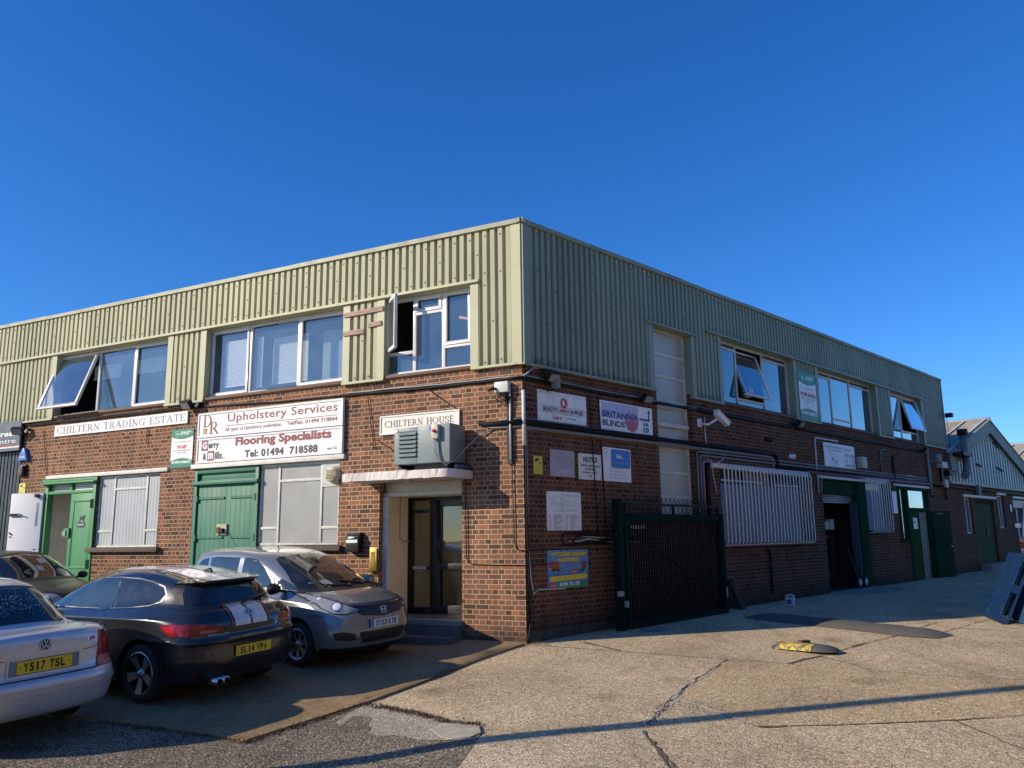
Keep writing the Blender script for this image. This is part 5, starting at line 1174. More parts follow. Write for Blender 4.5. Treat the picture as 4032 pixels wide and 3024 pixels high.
run('hanging_wire', WL, sag(1.75,4.0,1.15,3.58,8), .008, CABLE, 'thin black wire slanting to the top corner of the CHILTERN HOUSE sign', n=5)
run('hanging_wire', WL, sag(11.75, 4.0, 11.48, 2.9, 10, .02), .007, CABLE, 'thin black wire by the white door leaf', n=5)
run('hanging_wire', WL, sag(8.42,3.8,8.42,3.5,4), .007, CABLE, 'short thin wire hanging below the word ESTATE', n=5)
run('hanging_wire', WR, sag(1.62, 3.9, 1.75, 1.6, 12), .009, CABLE, 'thin wire dropping across the cream notice sign', n=5)
run('hanging_wire', WR, sag(1.88,3.9,1.97,1.5,12), .009, CABLE, 'thin wire dropping between the notice sign and the salt sign', n=5)
loop = [(2.7,1.62),(1.5,1.605),(1.0,1.60),(.87,1.58),(.85,1.5),(.88,1.42),(1.0,1.41),(1.4,1.42),(2.7,1.41)]
run('cable_loop', WR, loop, .012, CABLE, 'untidy loops of black and white cable on the brick beside the gate', extra=[([(2.9,1.56),(1.8,1.52),(1.3,1.55),(1.05,1.52),(1.02,1.47),(1.15,1.46),(1.5,1.5),(2.0,1.45),(2.9,1.43)], .01, CABLEW), ([(2.9,1.53,.03),(1.3,1.56,.03),(1.0,1.5,.03),(1.2,1.42,.03),(1.8,1.46,.03),(2.9,1.5,.03)], .018, CABLE), ([(0,1.34),(.4,1.36),(.75,1.35),(.83,1.3),(.83,1.2),(.78,1.14),(.3,1.13),(0,1.13)], .008, CABLE)])
run('grille_pipes', WR, [(4.92, 1.5), (4.93, 3.14), (5.0, 3.16), (8.0, 3.16), (18.2, 3.17)], .022, GALV, 'run of thin galvanised pipes rising by the barred window', 'pipes', extra=[([(5.03,1.5),(5.04,3.06),(5.1,3.09),(18.2,3.1)], .022, GALV), ([(5.24,1.5),(5.24,2.8),(5.3,2.95)], .045, CABLE), ([(8.3,3.03),(19,3.04)], .03, CABLE), ([(5.0,3.12),(10,3.12),(18,3.13)], .016, CABLE)])
run('pink_pipe', WR, [(5.12, 1.5), (5.12, 2.93), (5.16, 2.97), (5.5, 2.97)], .028, simple('pipe_pink', (.30,.17,.20), .6, dirt=(.15,.1,.1)), 'old pinkish pipe rising by the barred window', 'pipe')
run('pink_pipe', WR, [(9.75,2.98),(13,2.98),(20.3,2.99)], .035, simple('pipe_rose', (.20,.13,.14), .7), 'dull pinkish pipe running over the roller door and green door', 'pipe')
run('white_conduit', WR, [(11.72, 3.85), (10.42, 3.85), (10.34, 3.8), (10.34, 2.5)], .024, CABLEW, 'white conduit bent around the caterer sign', 'conduit', extra=[([(10.56,3.15),(10.55,2.9),(10.5,2.5)], .02, CABLEG)])
run('hooked_pipe', WR, [(14.55, 3.0), (14.55, 3.7), (14.65, 3.83), (15.0, 3.86)], .022, GALV, 'hooked galvanised pipe on shaded brick between cream box and name plate', 'pipes', extra=[([(15.45,3.0),(15.45,3.72)], .03, CABLE)])
run('down_pipe', WR, [(18.42, 4.15), (18.44, 2.65)], .045, CABLEG, 'grey down pipe between the small green door and the gable', 'pipe', n=10, extra=[([(18.58,4.0),(18.56,2.6)], .03, CABLE)])
run('white_wires', WR, sag(5.28, 3.8, 5.33, 3.0, 8)+sag(5.33, 3.0, 5.5, 2.35, 6, w=.08), .009, CABLEW, 'loose white wires dangling below the big camera', n=5, extra=[(sag(6.2,3.35,5.9,3.05,6)+[(5.6,2.97,.1),(5.45,2.95,.1)], .008, CABLEW), (sag(5.3,3.9,5.28,3.4,5), .009, CABLEW)])
# cameras
o = wthing('security_camera', WR, 5.15, 3.74, 'big white security camera angled down on a wall bracket', 'camera')
Mx = Matrix.Translation((.13,-.36,.12)) @ Matrix.Rotation(R(0),4,'Z') @ Matrix.Rotation(R(25),4,'Y')
m = MB(UPVC); m.box(-.12, .34, -.055, .055, -.05, .05, None, Mx); m.build('housing', o, bevel=.012)
m = MB(UPVC); m.box(-.14, .38, -.07, .07, .051, .06, None, Mx); m.build('sun_shield', o)
m = MB(UPVC); m.tube([(-.05,0,0),(-.02,-.2,-.05),(.1,-.34,.06)], .025); m.box(-.1,.02,-.03,0,-.08,.08); m.build('bracket', o)
for u, z, lb in ((8.95, 3.31, 'white bullet camera with a black eye over the barred window'), (7.85, 3.62, 'small dark camera stub on the brick under the shaded windows')):
    o = wthing('security_camera', WR, u, z, lb, 'camera'); mm = UPVC if u > 8 else BLACK
    m = MB(mm); m.lathe([(0,-.16),(.055,-.15),(.06,-.02),(.05,0)], Matrix.Rotation(R(25),4,'Z') @ Matrix.Rotation(R(12),4,'X'), 14); m.build('housing', o)
    m = MB(BLACK); m.lathe([(0,-.166),(.03,-.165),(.042,-.152)], Matrix.Rotation(R(25),4,'Z') @ Matrix.Rotation(R(12),4,'X'), 14); m.build('lens', o)
m = MB(simple('box_cream', (.50,.46,.33), .5)); m.box(0, .34, -.16, 0, 0, .30); tag(m.build('meter_box', None, WR.at(12.86, 3.22), bevel=.012), 'cream meter box on brick beside the caterer sign', 'box')
o = wthing('wall_lamp', WR, 18.75, 3.78, 'grey cylinder lamp on a bracket by the down pipe', 'lamp')
m = MB(CABLEG); m.lathe([(0,.16),(.1,.15),(.11,-.14),(0,-.15)], Matrix.Translation((0,-.25,0)) @ Matrix.Rotation(R(90),4,'X'), 16); m.build('shade', o)
m = MB(GALV); m.tube([(-.3,-.02,-.08),(-.05,-.2,-.06),(0,-.24,-.05)], .02); m.build('arm', o)
o = wthing('switch_gear', WR, 19.6, 3.55, 'pale electrical boxes and a black lamp at the end of the wall', 'electrical boxes')
m = MB(CABLEW); m.box(-.25, .30, -.18, 0, .0, .2); m.build('box', o, bevel=.01)
m = MB(simple('box_cream2', (.48,.43,.30), .5)); m.box(.05, .38, -.12, 0, -.62, -.36); m.build('socket_box', o, bevel=.01)
m = MB(BLACK); m.box(.36, .58, -.2, 0, -.22, -.06); m.box(-.05, .1, -.08, 0, -.4, 0); m.tube([(.2,-.05,-.6),(.22,-.05,-1.0)], .03); m.build('lamp_head', o)
m = MB(BLACK); m.box(-.06,.1,-.22,0,-.06,.08); tag(m.build('floodlight', None, Matrix(FR) @ Matrix.Translation((20.5,-.1,5.35))), 'dark lamp sticking out from the end of the green cladding toward the gable', 'floodlight')
run('hanging_wire', WR, [(20.62,5.3,.1),(20.7,5.0,.08),(20.72,4.3,.06)], .008, CABLE, 'thin wire hanging from the lamp at the cladding end', n=5)

# window bars: each a bent white tube ------------------------
def bar_grille(name, W, u0, u1, z0, z1, n, out, label, tube, du=0):
    o = wthing(name, W, (u0+u1)/2, z0, label, 'window grille'); rr = random.Random(int(u0*10))
    BW = simple('bar_paint', (.88,.86,.79), .7, spec=.2, var=.15, scale=30, dirt=(.25,.15,.09), dirtamt=.5)
    for k in range(n):
        u = (u0-u1)/2+(u1-u0)*k/(n-1); j = rr.uniform(-.012, .012); h = z1-z0; wd = out
        P = [(u, 0, h+.01), (u, -wd*.5, h+.02), (u, -wd*.85, h-.01), (u+j*.2, -wd, h-.08), (u+j, -wd, h*.5), (u, -wd, .08), (u, -wd*.85, .02), (u, -wd*.5, 0), (u, 0, 0)]
        m = MB(BW); m.tube(P, .0155, n=6); m.build('bar', o)
    m = MB(BW); m.tube([(-(u1-u0)/2-.2, -.03, h-.02), ((u1-u0)/2+.15, -.03, h-.04)], tube, n=10); m.build('top_rail', o)
    m = MB(RUST); m.tube([(-(u1-u0)/2-.05, -wd*.45, .0), ((u1-u0)/2+.05, -wd*.45, .0)], .014, n=6); m.build('bottom_rail', o)
bar_grille('window_grille', WR, 5.62, 9.55, 1.315, 2.93, 27, .21, 'large cage of bent white bars over the grey boarded window', .05)
bar_grille('window_grille', WR, 13.18, 14.55, 1.53, 2.95, 9, .2, 'smaller cage of bent white bars beside the roller door', .03)
m = MB(SIGNW); m.box(0,.3,-.02,0,0,.6); tag(m.build('paper_notice', None, WR.at(14.62, 2.05, .2)), 'white paper notice hung on the end of the smaller bars', 'notice')
# security gate ---------------------------------------------
GG = simple('gate_green', (.004,.018,.015), .8, spec=.06, var=.2, scale=8, dirt=(.02,.035,.03), dirtamt=.6); GD = simple('gate_black', (.007,.009,.009), .5, spec=.15, var=.3)
gate = wthing('sliding_gate', WR, 2.06, .06, 'dark green sliding security gate with spikes standing against the shaded wall', 'gate', w=.30)
L_ = 3.16; H_ = 1.85
m = MB(GG); m.box(0, .09, -.05, .05, 0, H_); m.build('gate_stile', gate, bevel=.006)
m = MB(GG); m.box(L_-.12, L_, -.06, .06, 0, H_+.02); m.box(L_-.07, L_-.02, -.075, -.06, .3, .5, simple('plate_pale', (.4,.4,.38), .5)); m.build('gate_stile', gate, bevel=.006)
m = MB(GG); m.box(.09, L_-.12, -.045, .045, H_-.12, H_); m.build('top_rail', gate, bevel=.006)
m = MB(GG); m.box(.09, L_-.12, -.05, .05, 0, .12); m.build('bottom_rail', gate, bevel=.006)
m = MB(GG); m.box(.09, L_-.12, -.02, .02, .62, .65); m.build('middle_rail', gate)
for k in range(40):
    u = .12+(L_-.27)*k/39; m = MB(GD); m.box(u-.009, u+.009, -.012, .012, .12, H_-.12); m.build('bar', gate)
m = MB(GD); m.tube([(.15,.02,H_-.2),(L_-.3,.02,.35)], .008, n=5); m.build('brace', gate)
m = MB(GD); r_ = random.Random(4); m.box(.05, L_-.1, -.02, .02, H_+.14, H_+.18)
for u in (.06, 1.5, L_-.12): m.box(u, u+.05, -.02, .02, H_, H_+.16)
for k in range(22):
    u = .12+(L_-.3)*k/21
    for a in (50, 130): 
        l = .14; m.tube([(u-l*math.cos(R(a)), 0, H_+.16-l*math.sin(R(a))), (u+l*math.cos(R(a))*.9, -.02, H_+.16+l*math.sin(R(a)))], .006, n=4)
for k in range(60): u = .12+(L_-.3)*k/59; m.tube([(u,0,H_),(u,0,H_+.05)], .004, n=4)
m.build('spike_rail', gate)
gp = wthing('gate_post', WR, 1.95, -.02, 'dark green square post holding the sliding gate', 'gate post', w=.28)
m = MB(GG); m.box(-.06, .06, -.07, .07, 0, 2.17); m.build('post', gp, bevel=.006)
for q in ((-.14, -.07, -.05, .05, 1.55, 1.62), (.07, .18, -.05, .05, 1.78, 1.95), (-.11,-.07,-.12,-.05,.72,.92)): m = MB(GD); m.box(*q); m.build('bracket', gp)
m = MB(simple('lock_pale', (.25,.28,.27), .5)); m.box(-.16, -.04, -.11, -.06, .60, .68); m.box(.0, .05, -.13, -.08, .42, .52); m.build('lock', gp)
m = MB(SIGNW); m.box(0, .46, -.02, 0, 0, .06); tag(m.build('white_strip', None, WR.at(2.6, 1.66, .04)), 'white strip fixed to the brick behind the gate bars', 'strip')
# pipe bracket, plank, jerrycan, drain pipe under the bars
run('waste_pipe', WR, [(7.55,1.2),(7.6,1.18,.05),(7.6,.3,.05)], .028, CABLE, 'black waste pipe under the barred window', 'pipe')
m = MB(simple('hoop_grey', (.07,.075,.08), .5)); m.tube([(0,0,.62),(.45,-.02,.62),(.52,-.03,.56),(.55,-.05,0)], .03); tag(m.build('pipe_hoop', None, WR.at(5.35, .08, .1)), 'bent grey pipe hoop on the ground beside the gate', 'pipe')
p = WR.at(5.95, .08, .25)
m = MB(simple('plank_dark', (.045,.032,.028), .9, var=.3)); m.box(-.07, .07, -.04, .04, 0, .95, None, Matrix.Rotation(R(-18),4,'X') @ Matrix.Rotation(R(-15),4,'Y')); tag(m.build('plank', None, p), 'dark plank leaning on the brick beside the pipe hoop', 'plank')
p = Matrix.Translation((*fl(5.93,18.1), gz(*fl(5.93,18.1)))) @ Matrix.Rotation(R(-40), 4, 'Z')
o = empty('jerrycan', p, 'white plastic jerrycan with a blue label on the yard by the wall', 'jerrycan')
m = MB(simple('can_white', (.42,.45,.46), .4)); m.box(-.085,.085,-.06,.06,0,.18); m.box(-.085,-.03,-.045,.045,.18,.225); m.box(.035,.085,-.035,.035,.18,.235); m.box(-.045,.06,-.025,.025,.215,.24); m.build('body', o, bevel=.012)
m = MB(simple('can_blue', (.03,.08,.20), .5)); m.rect(-.05,.05,.05,.13,.0625); m.build('can_label', o)
# stores inside the roller door
CB = simple('carton', (.62,.64,.66), .8, var=.1)
for i, (x, z) in enumerate(((11.0,.52),(11.0,.95),(11.52,.52),(11.52,.95),(11.0,1.5),(11.0,1.9),(11.52,1.5),(11.52,1.9))):
    m = MB(CB); m.box(0,.46,0,.4,0,.38); m.box(.1,.36,-.003,.0,.28,.33,GREYL); tag(m.build('carton', None, WR.f @ Matrix.Translation((x, .75, z)), bevel=.006), 'grey white carton stacked inside the dark store doorway', 'carton', 'cartons inside the store doorway')
m = MB(simple('rack_red', (.10,.02,.015), .6)); m.box(10.8,12.4,.6,1.3,1.40,1.48); m.box(10.8,12.4,.6,1.3,.40,.50); m.box(10.8,10.88,.6,.68,-.0,2.4); m.box(12.32,12.4,.6,.68,0,1.5); tag(m.build('storage_rack', None, WR.f), 'dark red storage rack holding cartons inside the doorway', 'rack')
o = empty('sack_truck', WR.at(12.1, .15, .1), 'dark sack truck with a pale wheel standing in the store doorway', 'sack truck')
for x in (0, .38):
    m = MB(BLACK); m.lathe([(.08,-.03),(.13,-.03),(.14,0),(.13,.03),(.08,.03)], Matrix.Translation((x, 0, .14)), 20); m.lathe([(0,-.035),(.085,-.032),(.085,.03)], Matrix.Translation((x, 0, .14)), 12, simple('wheel_pale', (.5,.5,.47), .5)); m.build('wheel', o)
m = MB(simple('truck_red', (.10,.015,.015), .5)); m.box(-.02,.42,.03,.07,.1,.16); m.tube([(.05,.05,.14),(.05,.25,1.1)], .018); m.tube([(.35,.05,.14),(.35,.25,1.1)], .018); m.build('truck_frame', o)
m = MB(simple('switch_box', (.3,.3,.28), .5)); m.box(0,.25,-.1,0,0,.2); m.box(.25,.45,-.12,0,0,.25,simple('box_tan', (.4,.3,.2), .6)); tag(m.build('switch_box', None, WR.at(10.62, 1.62, -.1)), 'small switch box on the jamb of the dark store doorway', 'switch box')
# timber battens on the cladding beside the first window
for (a, b, z, t) in ((3.46, 2.62, 5.42, -1.0), (3.47, 3.02, 5.08, 0), (2.93, 2.65, 5.17, -2)):
    m = MB(TIMBER); m.box(0, a-b, -.03, 0, 0, .085); tag(m.build('timber_batten', None, WL.at(a, z, .07) @ Matrix.Rotation(R(t),4,'Y'), bevel=.006), {5.42: 'long peeling pink timber batten across the ribs beside the open casement', 5.08: 'left short peeling batten under the long one', 5.17: 'right short peeling batten under the long one'}[z], 'timber batten', 'peeling battens on the cladding')
# ------------------------------------------------------------------ cars
def crom(p0, p1, p2, p3, t):
    """centripetal Catmull-Rom: no loops where control points crowd together"""
    d = lambda a, b: max(1e-4, math.sqrt((b-a).length))
    t1 = d(p0, p1); t2 = t1+d(p1, p2); t3 = t2+d(p2, p3); u = t1+(t2-t1)*t
    a1 = p0*((t1-u)/t1)+p1*(u/t1); a2 = p1*((t2-u)/(t2-t1))+p2*((u-t1)/(t2-t1)); a3 = p2*((t3-u)/(t3-t2))+p3*((u-t2)/(t3-t2))
    b1 = a1*((t2-u)/t2)+a2*(u/t2); b2 = a2*((t3-u)/(t3-t1))+a3*((u-t1)/(t3-t1))
    return b1*((t2-u)/(t2-t1))+b2*((u-t1)/(t2-t1))
def spline(P, n, ends='mirror'):
    """n points per span through P (Vectors)"""
    out = []
    for i in range(len(P)-1):
        p1, p2 = P[i], P[i+1]
        if i > 0: p0 = P[i-1]
        else: p0 = Vector((P[1].x, -P[1].y, P[1].z)) if ends == 'mirror' else P[0]*2-P[1]
        if i < len(P)-2: p3 = P[i+2]
        else: p3 = Vector((P[-2].x, -P[-2].y, P[-2].z)) if ends == 'mirror' else P[-1]*2-P[-2]
        for k in range(n): out.append(crom(p0, p1, p2, p3, k/n))
    out.append(P[-1].copy()); return out
def car_shell(levels, n=5, nv=3):
    rows = [spline([Vector(p) for p in lv], n) for lv in levels]
    cols = [spline([r[i] for r in rows], nv, 'lin') for i in range(len(rows[0]))]
    NU, NV = len(cols), len(cols[0])
    V = []; F = []
    for c in cols:
        for p in c: V.append((p.x, max(0, p.y), p.z))
    for i in range(NU-1):
        for j in range(NV-1): F.append((i*NV+j, i*NV+j+1, (i+1)*NV+j+1, (i+1)*NV+j))
    n0 = len(V); V += [(x, -y, z) for x, y, z in V]; F += [tuple(n0+k for k in f[::-1]) for f in F]
    bm = bmesh.new()
    for v in V: bm.verts.new(v)
    bm.verts.ensure_lookup_table()
    for f in F:
        try: bm.faces.new([bm.verts[k] for k in f])
        except ValueError: pass
    for i in (0, NU-1):
        for j in range(NV):
            bm.verts[i*NV+j].co.y = 0; bm.verts[n0+i*NV+j].co.y = 0
    for i in range(NU):
        for j in (0, NV-1): bm.verts[i*NV+j].co.y = 0; bm.verts[n0+i*NV+j].co.y = 0
    bmesh.ops.remove_doubles(bm, verts=bm.verts, dist=2e-4)
    bmesh.ops.dissolve_degenerate(bm, edges=bm.edges, dist=1e-5)
    bmesh.ops.recalc_face_normals(bm, faces=bm.faces)
    return bm
class Car:
    def __init__(s, name, M, label, levels, paint, arches, arch_r, cat='car'):
        s.root = empty(name, M, label, cat); s.paint = paint
        bm = car_shell(levels)
        s.bvh = BVHTree.FromBMesh(bm)
        me = bpy.data.meshes.new('body'); bm.to_mesh(me); bm.free()
        o = bpy.data.objects.new('body', me); col.objects.link(o); o.parent = s.root
        me.materials.append(paint); me.materials.append(ARCHM)
        # wheel arches are cut out
        cut = []
        for ax in arches:
            for sd in (1, -1):
                c = MB(ARCHM); c.lathe([(0,-.22),(arch_r,-.22),(arch_r,.30),(0,.30)], Matrix.Translation((ax, sd*.80, arch_r*.865)), 28, smooth=False)
                co = c.build('cut', None, s.root.matrix_world, weld=True); cut.append(co)
        for co in cut:
            md = o.modifiers.new('b', 'BOOLEAN'); md.operation = 'DIFFERENCE'; md.object = co; md.solver = 'EXACT'
        dg = bpy.context.evaluated_depsgraph_get(); dg.update()
        m2 = bpy.data.meshes.new_from_object(o.evaluated_get(dg))
        o.modifiers.clear(); o.data = m2; m2.name = 'body'
        for co in cut: bpy.data.objects.remove(co)
        if len(m2.materials) < 2: m2.materials.append(ARCHM)
        for p in m2.polygons:
            c = p.center; p.use_smooth = True; p.material_index = 0
            for ax in arches:
                d = math.hypot(c.x-ax, c.z-arch_r*.865); ny = abs(p.normal.y)
                if abs(c.y) > .56 and ((d > arch_r*.93 and d < arch_r*1.004 and ny < .35 and (p.normal.x*(c.x-ax)+p.normal.z*(c.z-arch_r*.865)) < 0) or (abs(abs(c.y)-.58) < .012 and d < arch_r and ny > .9)): p.material_index = 1
            if c.z < .24 and p.normal.z < -.5: p.material_index = 1
        m2.set_sharp_from_angle(angle=R(38)); s.body = o
    def hit(s, d, a, b, face=1):
        """d 'side': a=x, b=z; 'front'/'rear': a=y, b=z; 'top': a=x, b=y"""
        if d == 'side': o, v = Vector((a, face*3, b)), Vector((0, -face, 0))
        elif d == 'rear': o, v = Vector((-5, a, b)), Vector((1, 0, 0))
        elif d == 'front': o, v = Vector((5, a, b)), Vector((-1, 0, 0))
        else: o, v = Vector((a, b, 5)), Vector((0, 0, -1))
        h = s.bvh.ray_cast(o, v)
        if h[0] is None: return None
        n = h[1]
        return h[0], (n if n.dot(v) < 0 else -n)
    def decal(s, mb, d, poly, mat, lift=.003, step=.05, face=1, smooth=True):
        """lays a polygon onto the bodywork"""
        P = [Vector(p) for p in poly]; Q = []
        for a, b in zip(P, P[1:]+P[:1]):
            n = max(1, int((b-a).length/step)); Q += [a.lerp(b, k/n) for k in range(n)]
        pts = list(Q); x0 = min(p.x for p in Q); x1 = max(p.x for p in Q); y0 = min(p.y for p in Q); y1 = max(p.y for p in Q)
        x = x0+step/2
        while x < x1:
            y = y0+step/2
            while y < y1: pts.append(Vector((x, y))); y += step
            x += step
        V, E, Fs, *_ = delaunay_2d_cdt(pts, [], [list(range(len(Q)))], 1, 1e-6)
        ids = []
        for v in V:
            h = s.hit(d, v.x, v.y, face); ids.append(None if h is None else mb.vert(h[0]+h[1]*lift))
        for f in Fs:
            k = [ids[i] for i in f]
            if None in k: continue
            a, b, c = (Vector(mb.v[i]) for i in k[:3]); h = s.hit(d, V[f[0]].x, V[f[0]].y, face)
            if (b-a).cross(c-a).dot(h[1]) < 0: k = k[::-1]
            mb.idx(k, mat, smooth)
    def strip(s, mb, d, line, w, mat, lift=.0045, step=.05, face=1):
        L = [Vector(p) for p in line]; Q = []
        for a, b in zip(L, L[1:]):
            n = max(1, int((b-a).length/step)); Q += [a.lerp(b, k/n) for k in range(n)]
        Q.append(L[-1]); rows = []
        for i, p in enumerate(Q):
            t = (Q[min(i+1, len(Q)-1)]-Q[max(i-1, 0)]).normalized(); n = Vector((-t.y, t.x))*w/2
            a, b = s.hit(d, *(p-n), face), s.hit(d, *(p+n), face)
            rows.append(None if a is None or b is None else (a[0]+a[1]*lift, b[0]+b[1]*lift, a[1]))
        for A, B_ in zip(rows, rows[1:]):
            if A is None or B_ is None or (A[0]-B_[0]).length > .4: continue
            q = [A[0], B_[0], B_[1], A[1]]
            if (q[1]-q[0]).cross(q[2]-q[0]).dot(A[2]) < 0: q = q[::-1]
            mb.face(q, mat, True)
    def part(s, name, mb, parent=None, **k): return mb.build(name, parent or s.root, **k)
    def frame_on(s, d, a, b, lift=.004, face=1):
        """a frame lying on the bodywork: x to the viewer's right, -y outward, z up"""
        p, n = s.hit(d, a, b, face); n = n.normalized(); y = -n; x = y.cross(Vector((0,0,1))).normalized(); z = x.cross(y)
        m = Matrix.Identity(4)
        for i in range(3): m[i][0] = x[i]; m[i][1] = y[i]; m[i][2] = z[i]; m[i][3] = (p+n*lift)[i]
        return m
    def wheel(s, ax, side, r, rim, width, spokes, style, y, steer=0):
        """tyre and rim; spokes are real bars"""
        M = Matrix.Translation((ax, side*y, r-.006)) @ Matrix.Rotation(R(steer), 4, 'Z') @ (Matrix.Identity(4) if side < 0 else Matrix.Rotation(math.pi, 4, 'Z'))
        w = bpy.data.objects.new('wheel', None); w.empty_display_size = .1; col.objects.link(w); w.parent = s.root; w.matrix_local = M
        h = width/2; m = MB(TYRE)     # outer face at -h
        m.lathe([(rim-.005,-h+.01),(rim+.012,-h+.002),(rim+.5*(r-rim),-h-.006),(r-.018,-h+.012),(r-.004,-h+.03),(r,-h+.05),(r,h-.05),(r-.01,h-.02),(rim,h)], None, 40)
        for k in range(60):
            a = k*math.pi/30; c, s_ = math.cos(a), math.sin(a); p = lambda q, t, b: ((r+b)*math.cos(a+t), q, (r+b)*math.sin(a+t)); m.face([p(-h+.028,0,-.003),p(-h+.028,.02,-.003),p(-h+.08,.045,.0012),p(-h+.08,.025,.0012)], ARCHM)
        m.build('tyre', w)
        dk = RIMD if style == 'dark' else RIM
        m = MB(dk); m.lathe([(rim+.004,-h+.004),(rim-.004,-h-.004),(rim-.022,-h+.004),(rim-.03,-h+.03),(rim-.045,h*.5),(0,h*.5)], None, 40, mats=[CHROME if style == 'dark' else RIM, dk, dk, ARCHM, ARCHM])
        rr = MB(dk)
        if style == 'twin': 
            for k in range(spokes):
                for o in (-.10, .10):
                    a0 = 2*math.pi*k/spokes+.3; a1 = a0+o*1.6; a0 += o*.5
                    P = [(.035*math.cos(a0), -h+.035, .035*math.sin(a0)), ((rim-.012)*math.cos(a1), -h+.012, (rim-.012)*math.sin(a1))]; d = Vector((-math.sin((a0+a1)/2), 0, math.cos((a0+a1)/2)))*.012
                    p, q = Vector(P[0]), Vector(P[1]); rr.face([p-d, q-d, q+d, p+d][::-1], RIM); e = Vector((0,.035,0))
                    rr.face([p-d, p-d+e, q-d+e, q-d], RIMD); rr.face([p+d, q+d, q+d+e, p+d+e], RIMD)
        else:
            for k in range(spokes):
                a = 2*math.pi*k/spokes+math.pi/2*1.0+.6; t = Vector((-math.sin(a), 0, math.cos(a))); u = Vector((math.cos(a), 0, math.sin(a)))
                w0, w1 = (.032, .056) if style == 'dark' else (.022, .04)
                p = u*.03+Vector((0,-h+.04,0)); q = u*(rim-.01)+Vector((0,-h+.008,0)); e = Vector((0,.04,0))
                cm = SPOKE if style == 'dark' else RIM
                rr.face([p-t*w0, p+t*w0, q+t*w1, q-t*w1], cm); rr.face([p-t*w0, q-t*w1, q-t*w1+e, p-t*w0+e], dk); rr.face([p+t*w0, p+t*w0+e, q+t*w1+e, q+t*w1], dk)
        rr.lathe([(0,-h+.012),(.034,-h+.014),(.04,-h+.03),(.07,-h+.05)], None, 16, RIM)
        m.v_off = None
        b = len(m.v); m.v += rr.v; m.f += [[i+b for i in f] for f in rr.f]; m.m += rr.m; m.sm += rr.sm
        for k in range(5): a = k*1.2566; m.lathe([(0,-h+.034),(.009,-h+.034),(.009,-h+.05)], Matrix.Translation((.055*math.cos(a),0,.055*math.sin(a))), 6, BLACK)
        m.build('rim', w)
        return w
ARCHM = simple('underbody_black', (.010,.010,.011), .9); TYRE = simple('tyre', (.022,.022,.024), .8, var=.25, dirt=(.09,.085,.075), dirtamt=.35)
RIM = simple('alloy', (.50,.51,.53), .3, metal=.85, var=.08); RIMD = simple('alloy_black', (.015,.015,.017), .25); SPOKE = simple('alloy_spoke', (.40,.42,.42), .35, metal=.7)
def cg(name, c, r=.03, refl=.5):
    m, nt, b = nodes_of(name); b.inputs['Base Color'].default_value = (*c, 1); b.inputs['Specular IOR Level'].default_value = refl
    co = objco(nt); du = noise(nt, co, 5, 6, .7); lk(nt, ramp(nt, du, [(.3, r), (.8, r+.07)]), b.inputs['Roughness'])
    b.inputs['Coat Weight'].default_value = .6; b.inputs['Coat Roughness'].default_value = .02
    lk(nt, mixc(nt, ramp(nt, du, [(.45, 0), (.85, .12)]), tuple(c), (.30,.28,.25)), b.inputs['Base Color'])
    return m
CGLASS = cg('car_glass', (.012,.015,.017)); CGLASSL = cg('car_glass_light', (.025,.045,.055)); TRIMB = simple('car_trim_black', (.014,.014,.015), .4); SEAM = simple('panel_gap', (.006,.006,.006), .9)
LAMPR = cg('lamp_red', (.28,.008,.012), .06); LAMPRL = cg('lamp_red_bright', (.55,.02,.02), .08); LAMPA = cg('lamp_amber', (.6,.14,.02), .1); LAMPC = cg('lamp_clear', (.30,.32,.34), .04); LAMPP = cg('lamp_pink', (.42,.16,.14), .1); LAMPB = cg('lamp_bulb', (.75,.80,.88), .03)
PLATEY = simple('plate_yellow', (.90,.62,.02), .35, var=.05, dirt=(.3,.24,.08)); PLATEW = simple('plate_white', (.72,.72,.70), .35, var=.04); PLATET = simple('plate_ink', (.02,.022,.025), .5)
def plate(car, M, text, yellow, eu=False):
    m = MB(PLATEY if yellow else PLATEW); m.box(-.26, .26, -.008, .0, -.0555, .0555)
    a, b = text.split(' ')
    na, nb = len(a), len(b); u = .40/(na+nb+.55); x = -.205+(.03 if eu else 0)
    for i, ch in enumerate(a+' '+b):
        w = u*.55 if ch == ' ' else u
        if ch != ' ':
            k = .42 if ch in 'I1' else 1
            c0 = x+w/2; put_text(m, ch, c0-w*.41*k, c0+w*.41*k, -.039, .039, .0095, PLATET, .04, M=None)
        x += w
    if eu: m.rect(-.258, -.215, -.053, .053, .0088, BLUE)
    else:
        for sx in (-.235, .235): m.lathe([(0,-.011),(.006,-.011),(.006,-.008)], Matrix.Translation((sx,0,0)), 8, RUST)
    return m.build('number_plate', car.root, M)
BADGE = simple('badge_silver', (.62,.63,.65), .3)
def emblem_vw(car, M, r, ink, rim=None):
    rim = rim or BADGE
    m = MB(rim); m.lathe([(r*.86,-.004),(r,-.009),(r,0)], None, 28, rim); m.lathe([(0,-.003),(r*.88,-.003)], None, 28, ink)
    def st(P, w):
        for p, q in zip(P, P[1:]):
            for k, P4 in enumerate([_st(p, q, w)]): m.flat([(x*r, z*r) for x, z in P4], .0065, rim)
    st([(-.38,.78),(0,.08),(.38,.78)], .2); st([(-.72,.42),(-.36,-.66),(0,-.02),(.36,-.66),(.72,.42)], .2)
    return m.build('badge', car.root, M)
def rrect(x0, x1, z0, z1, r, n=4):
    P = []
    for cx, cz, a in ((x1-r, z1-r, 0), (x0+r, z1-r, 90), (x0+r, z0+r, 180), (x1-r, z0+r, 270)):
        for k in range(n+1): t = R(a+90*k/n); P.append((cx+r*math.cos(t), cz+r*math.sin(t)))
    return P
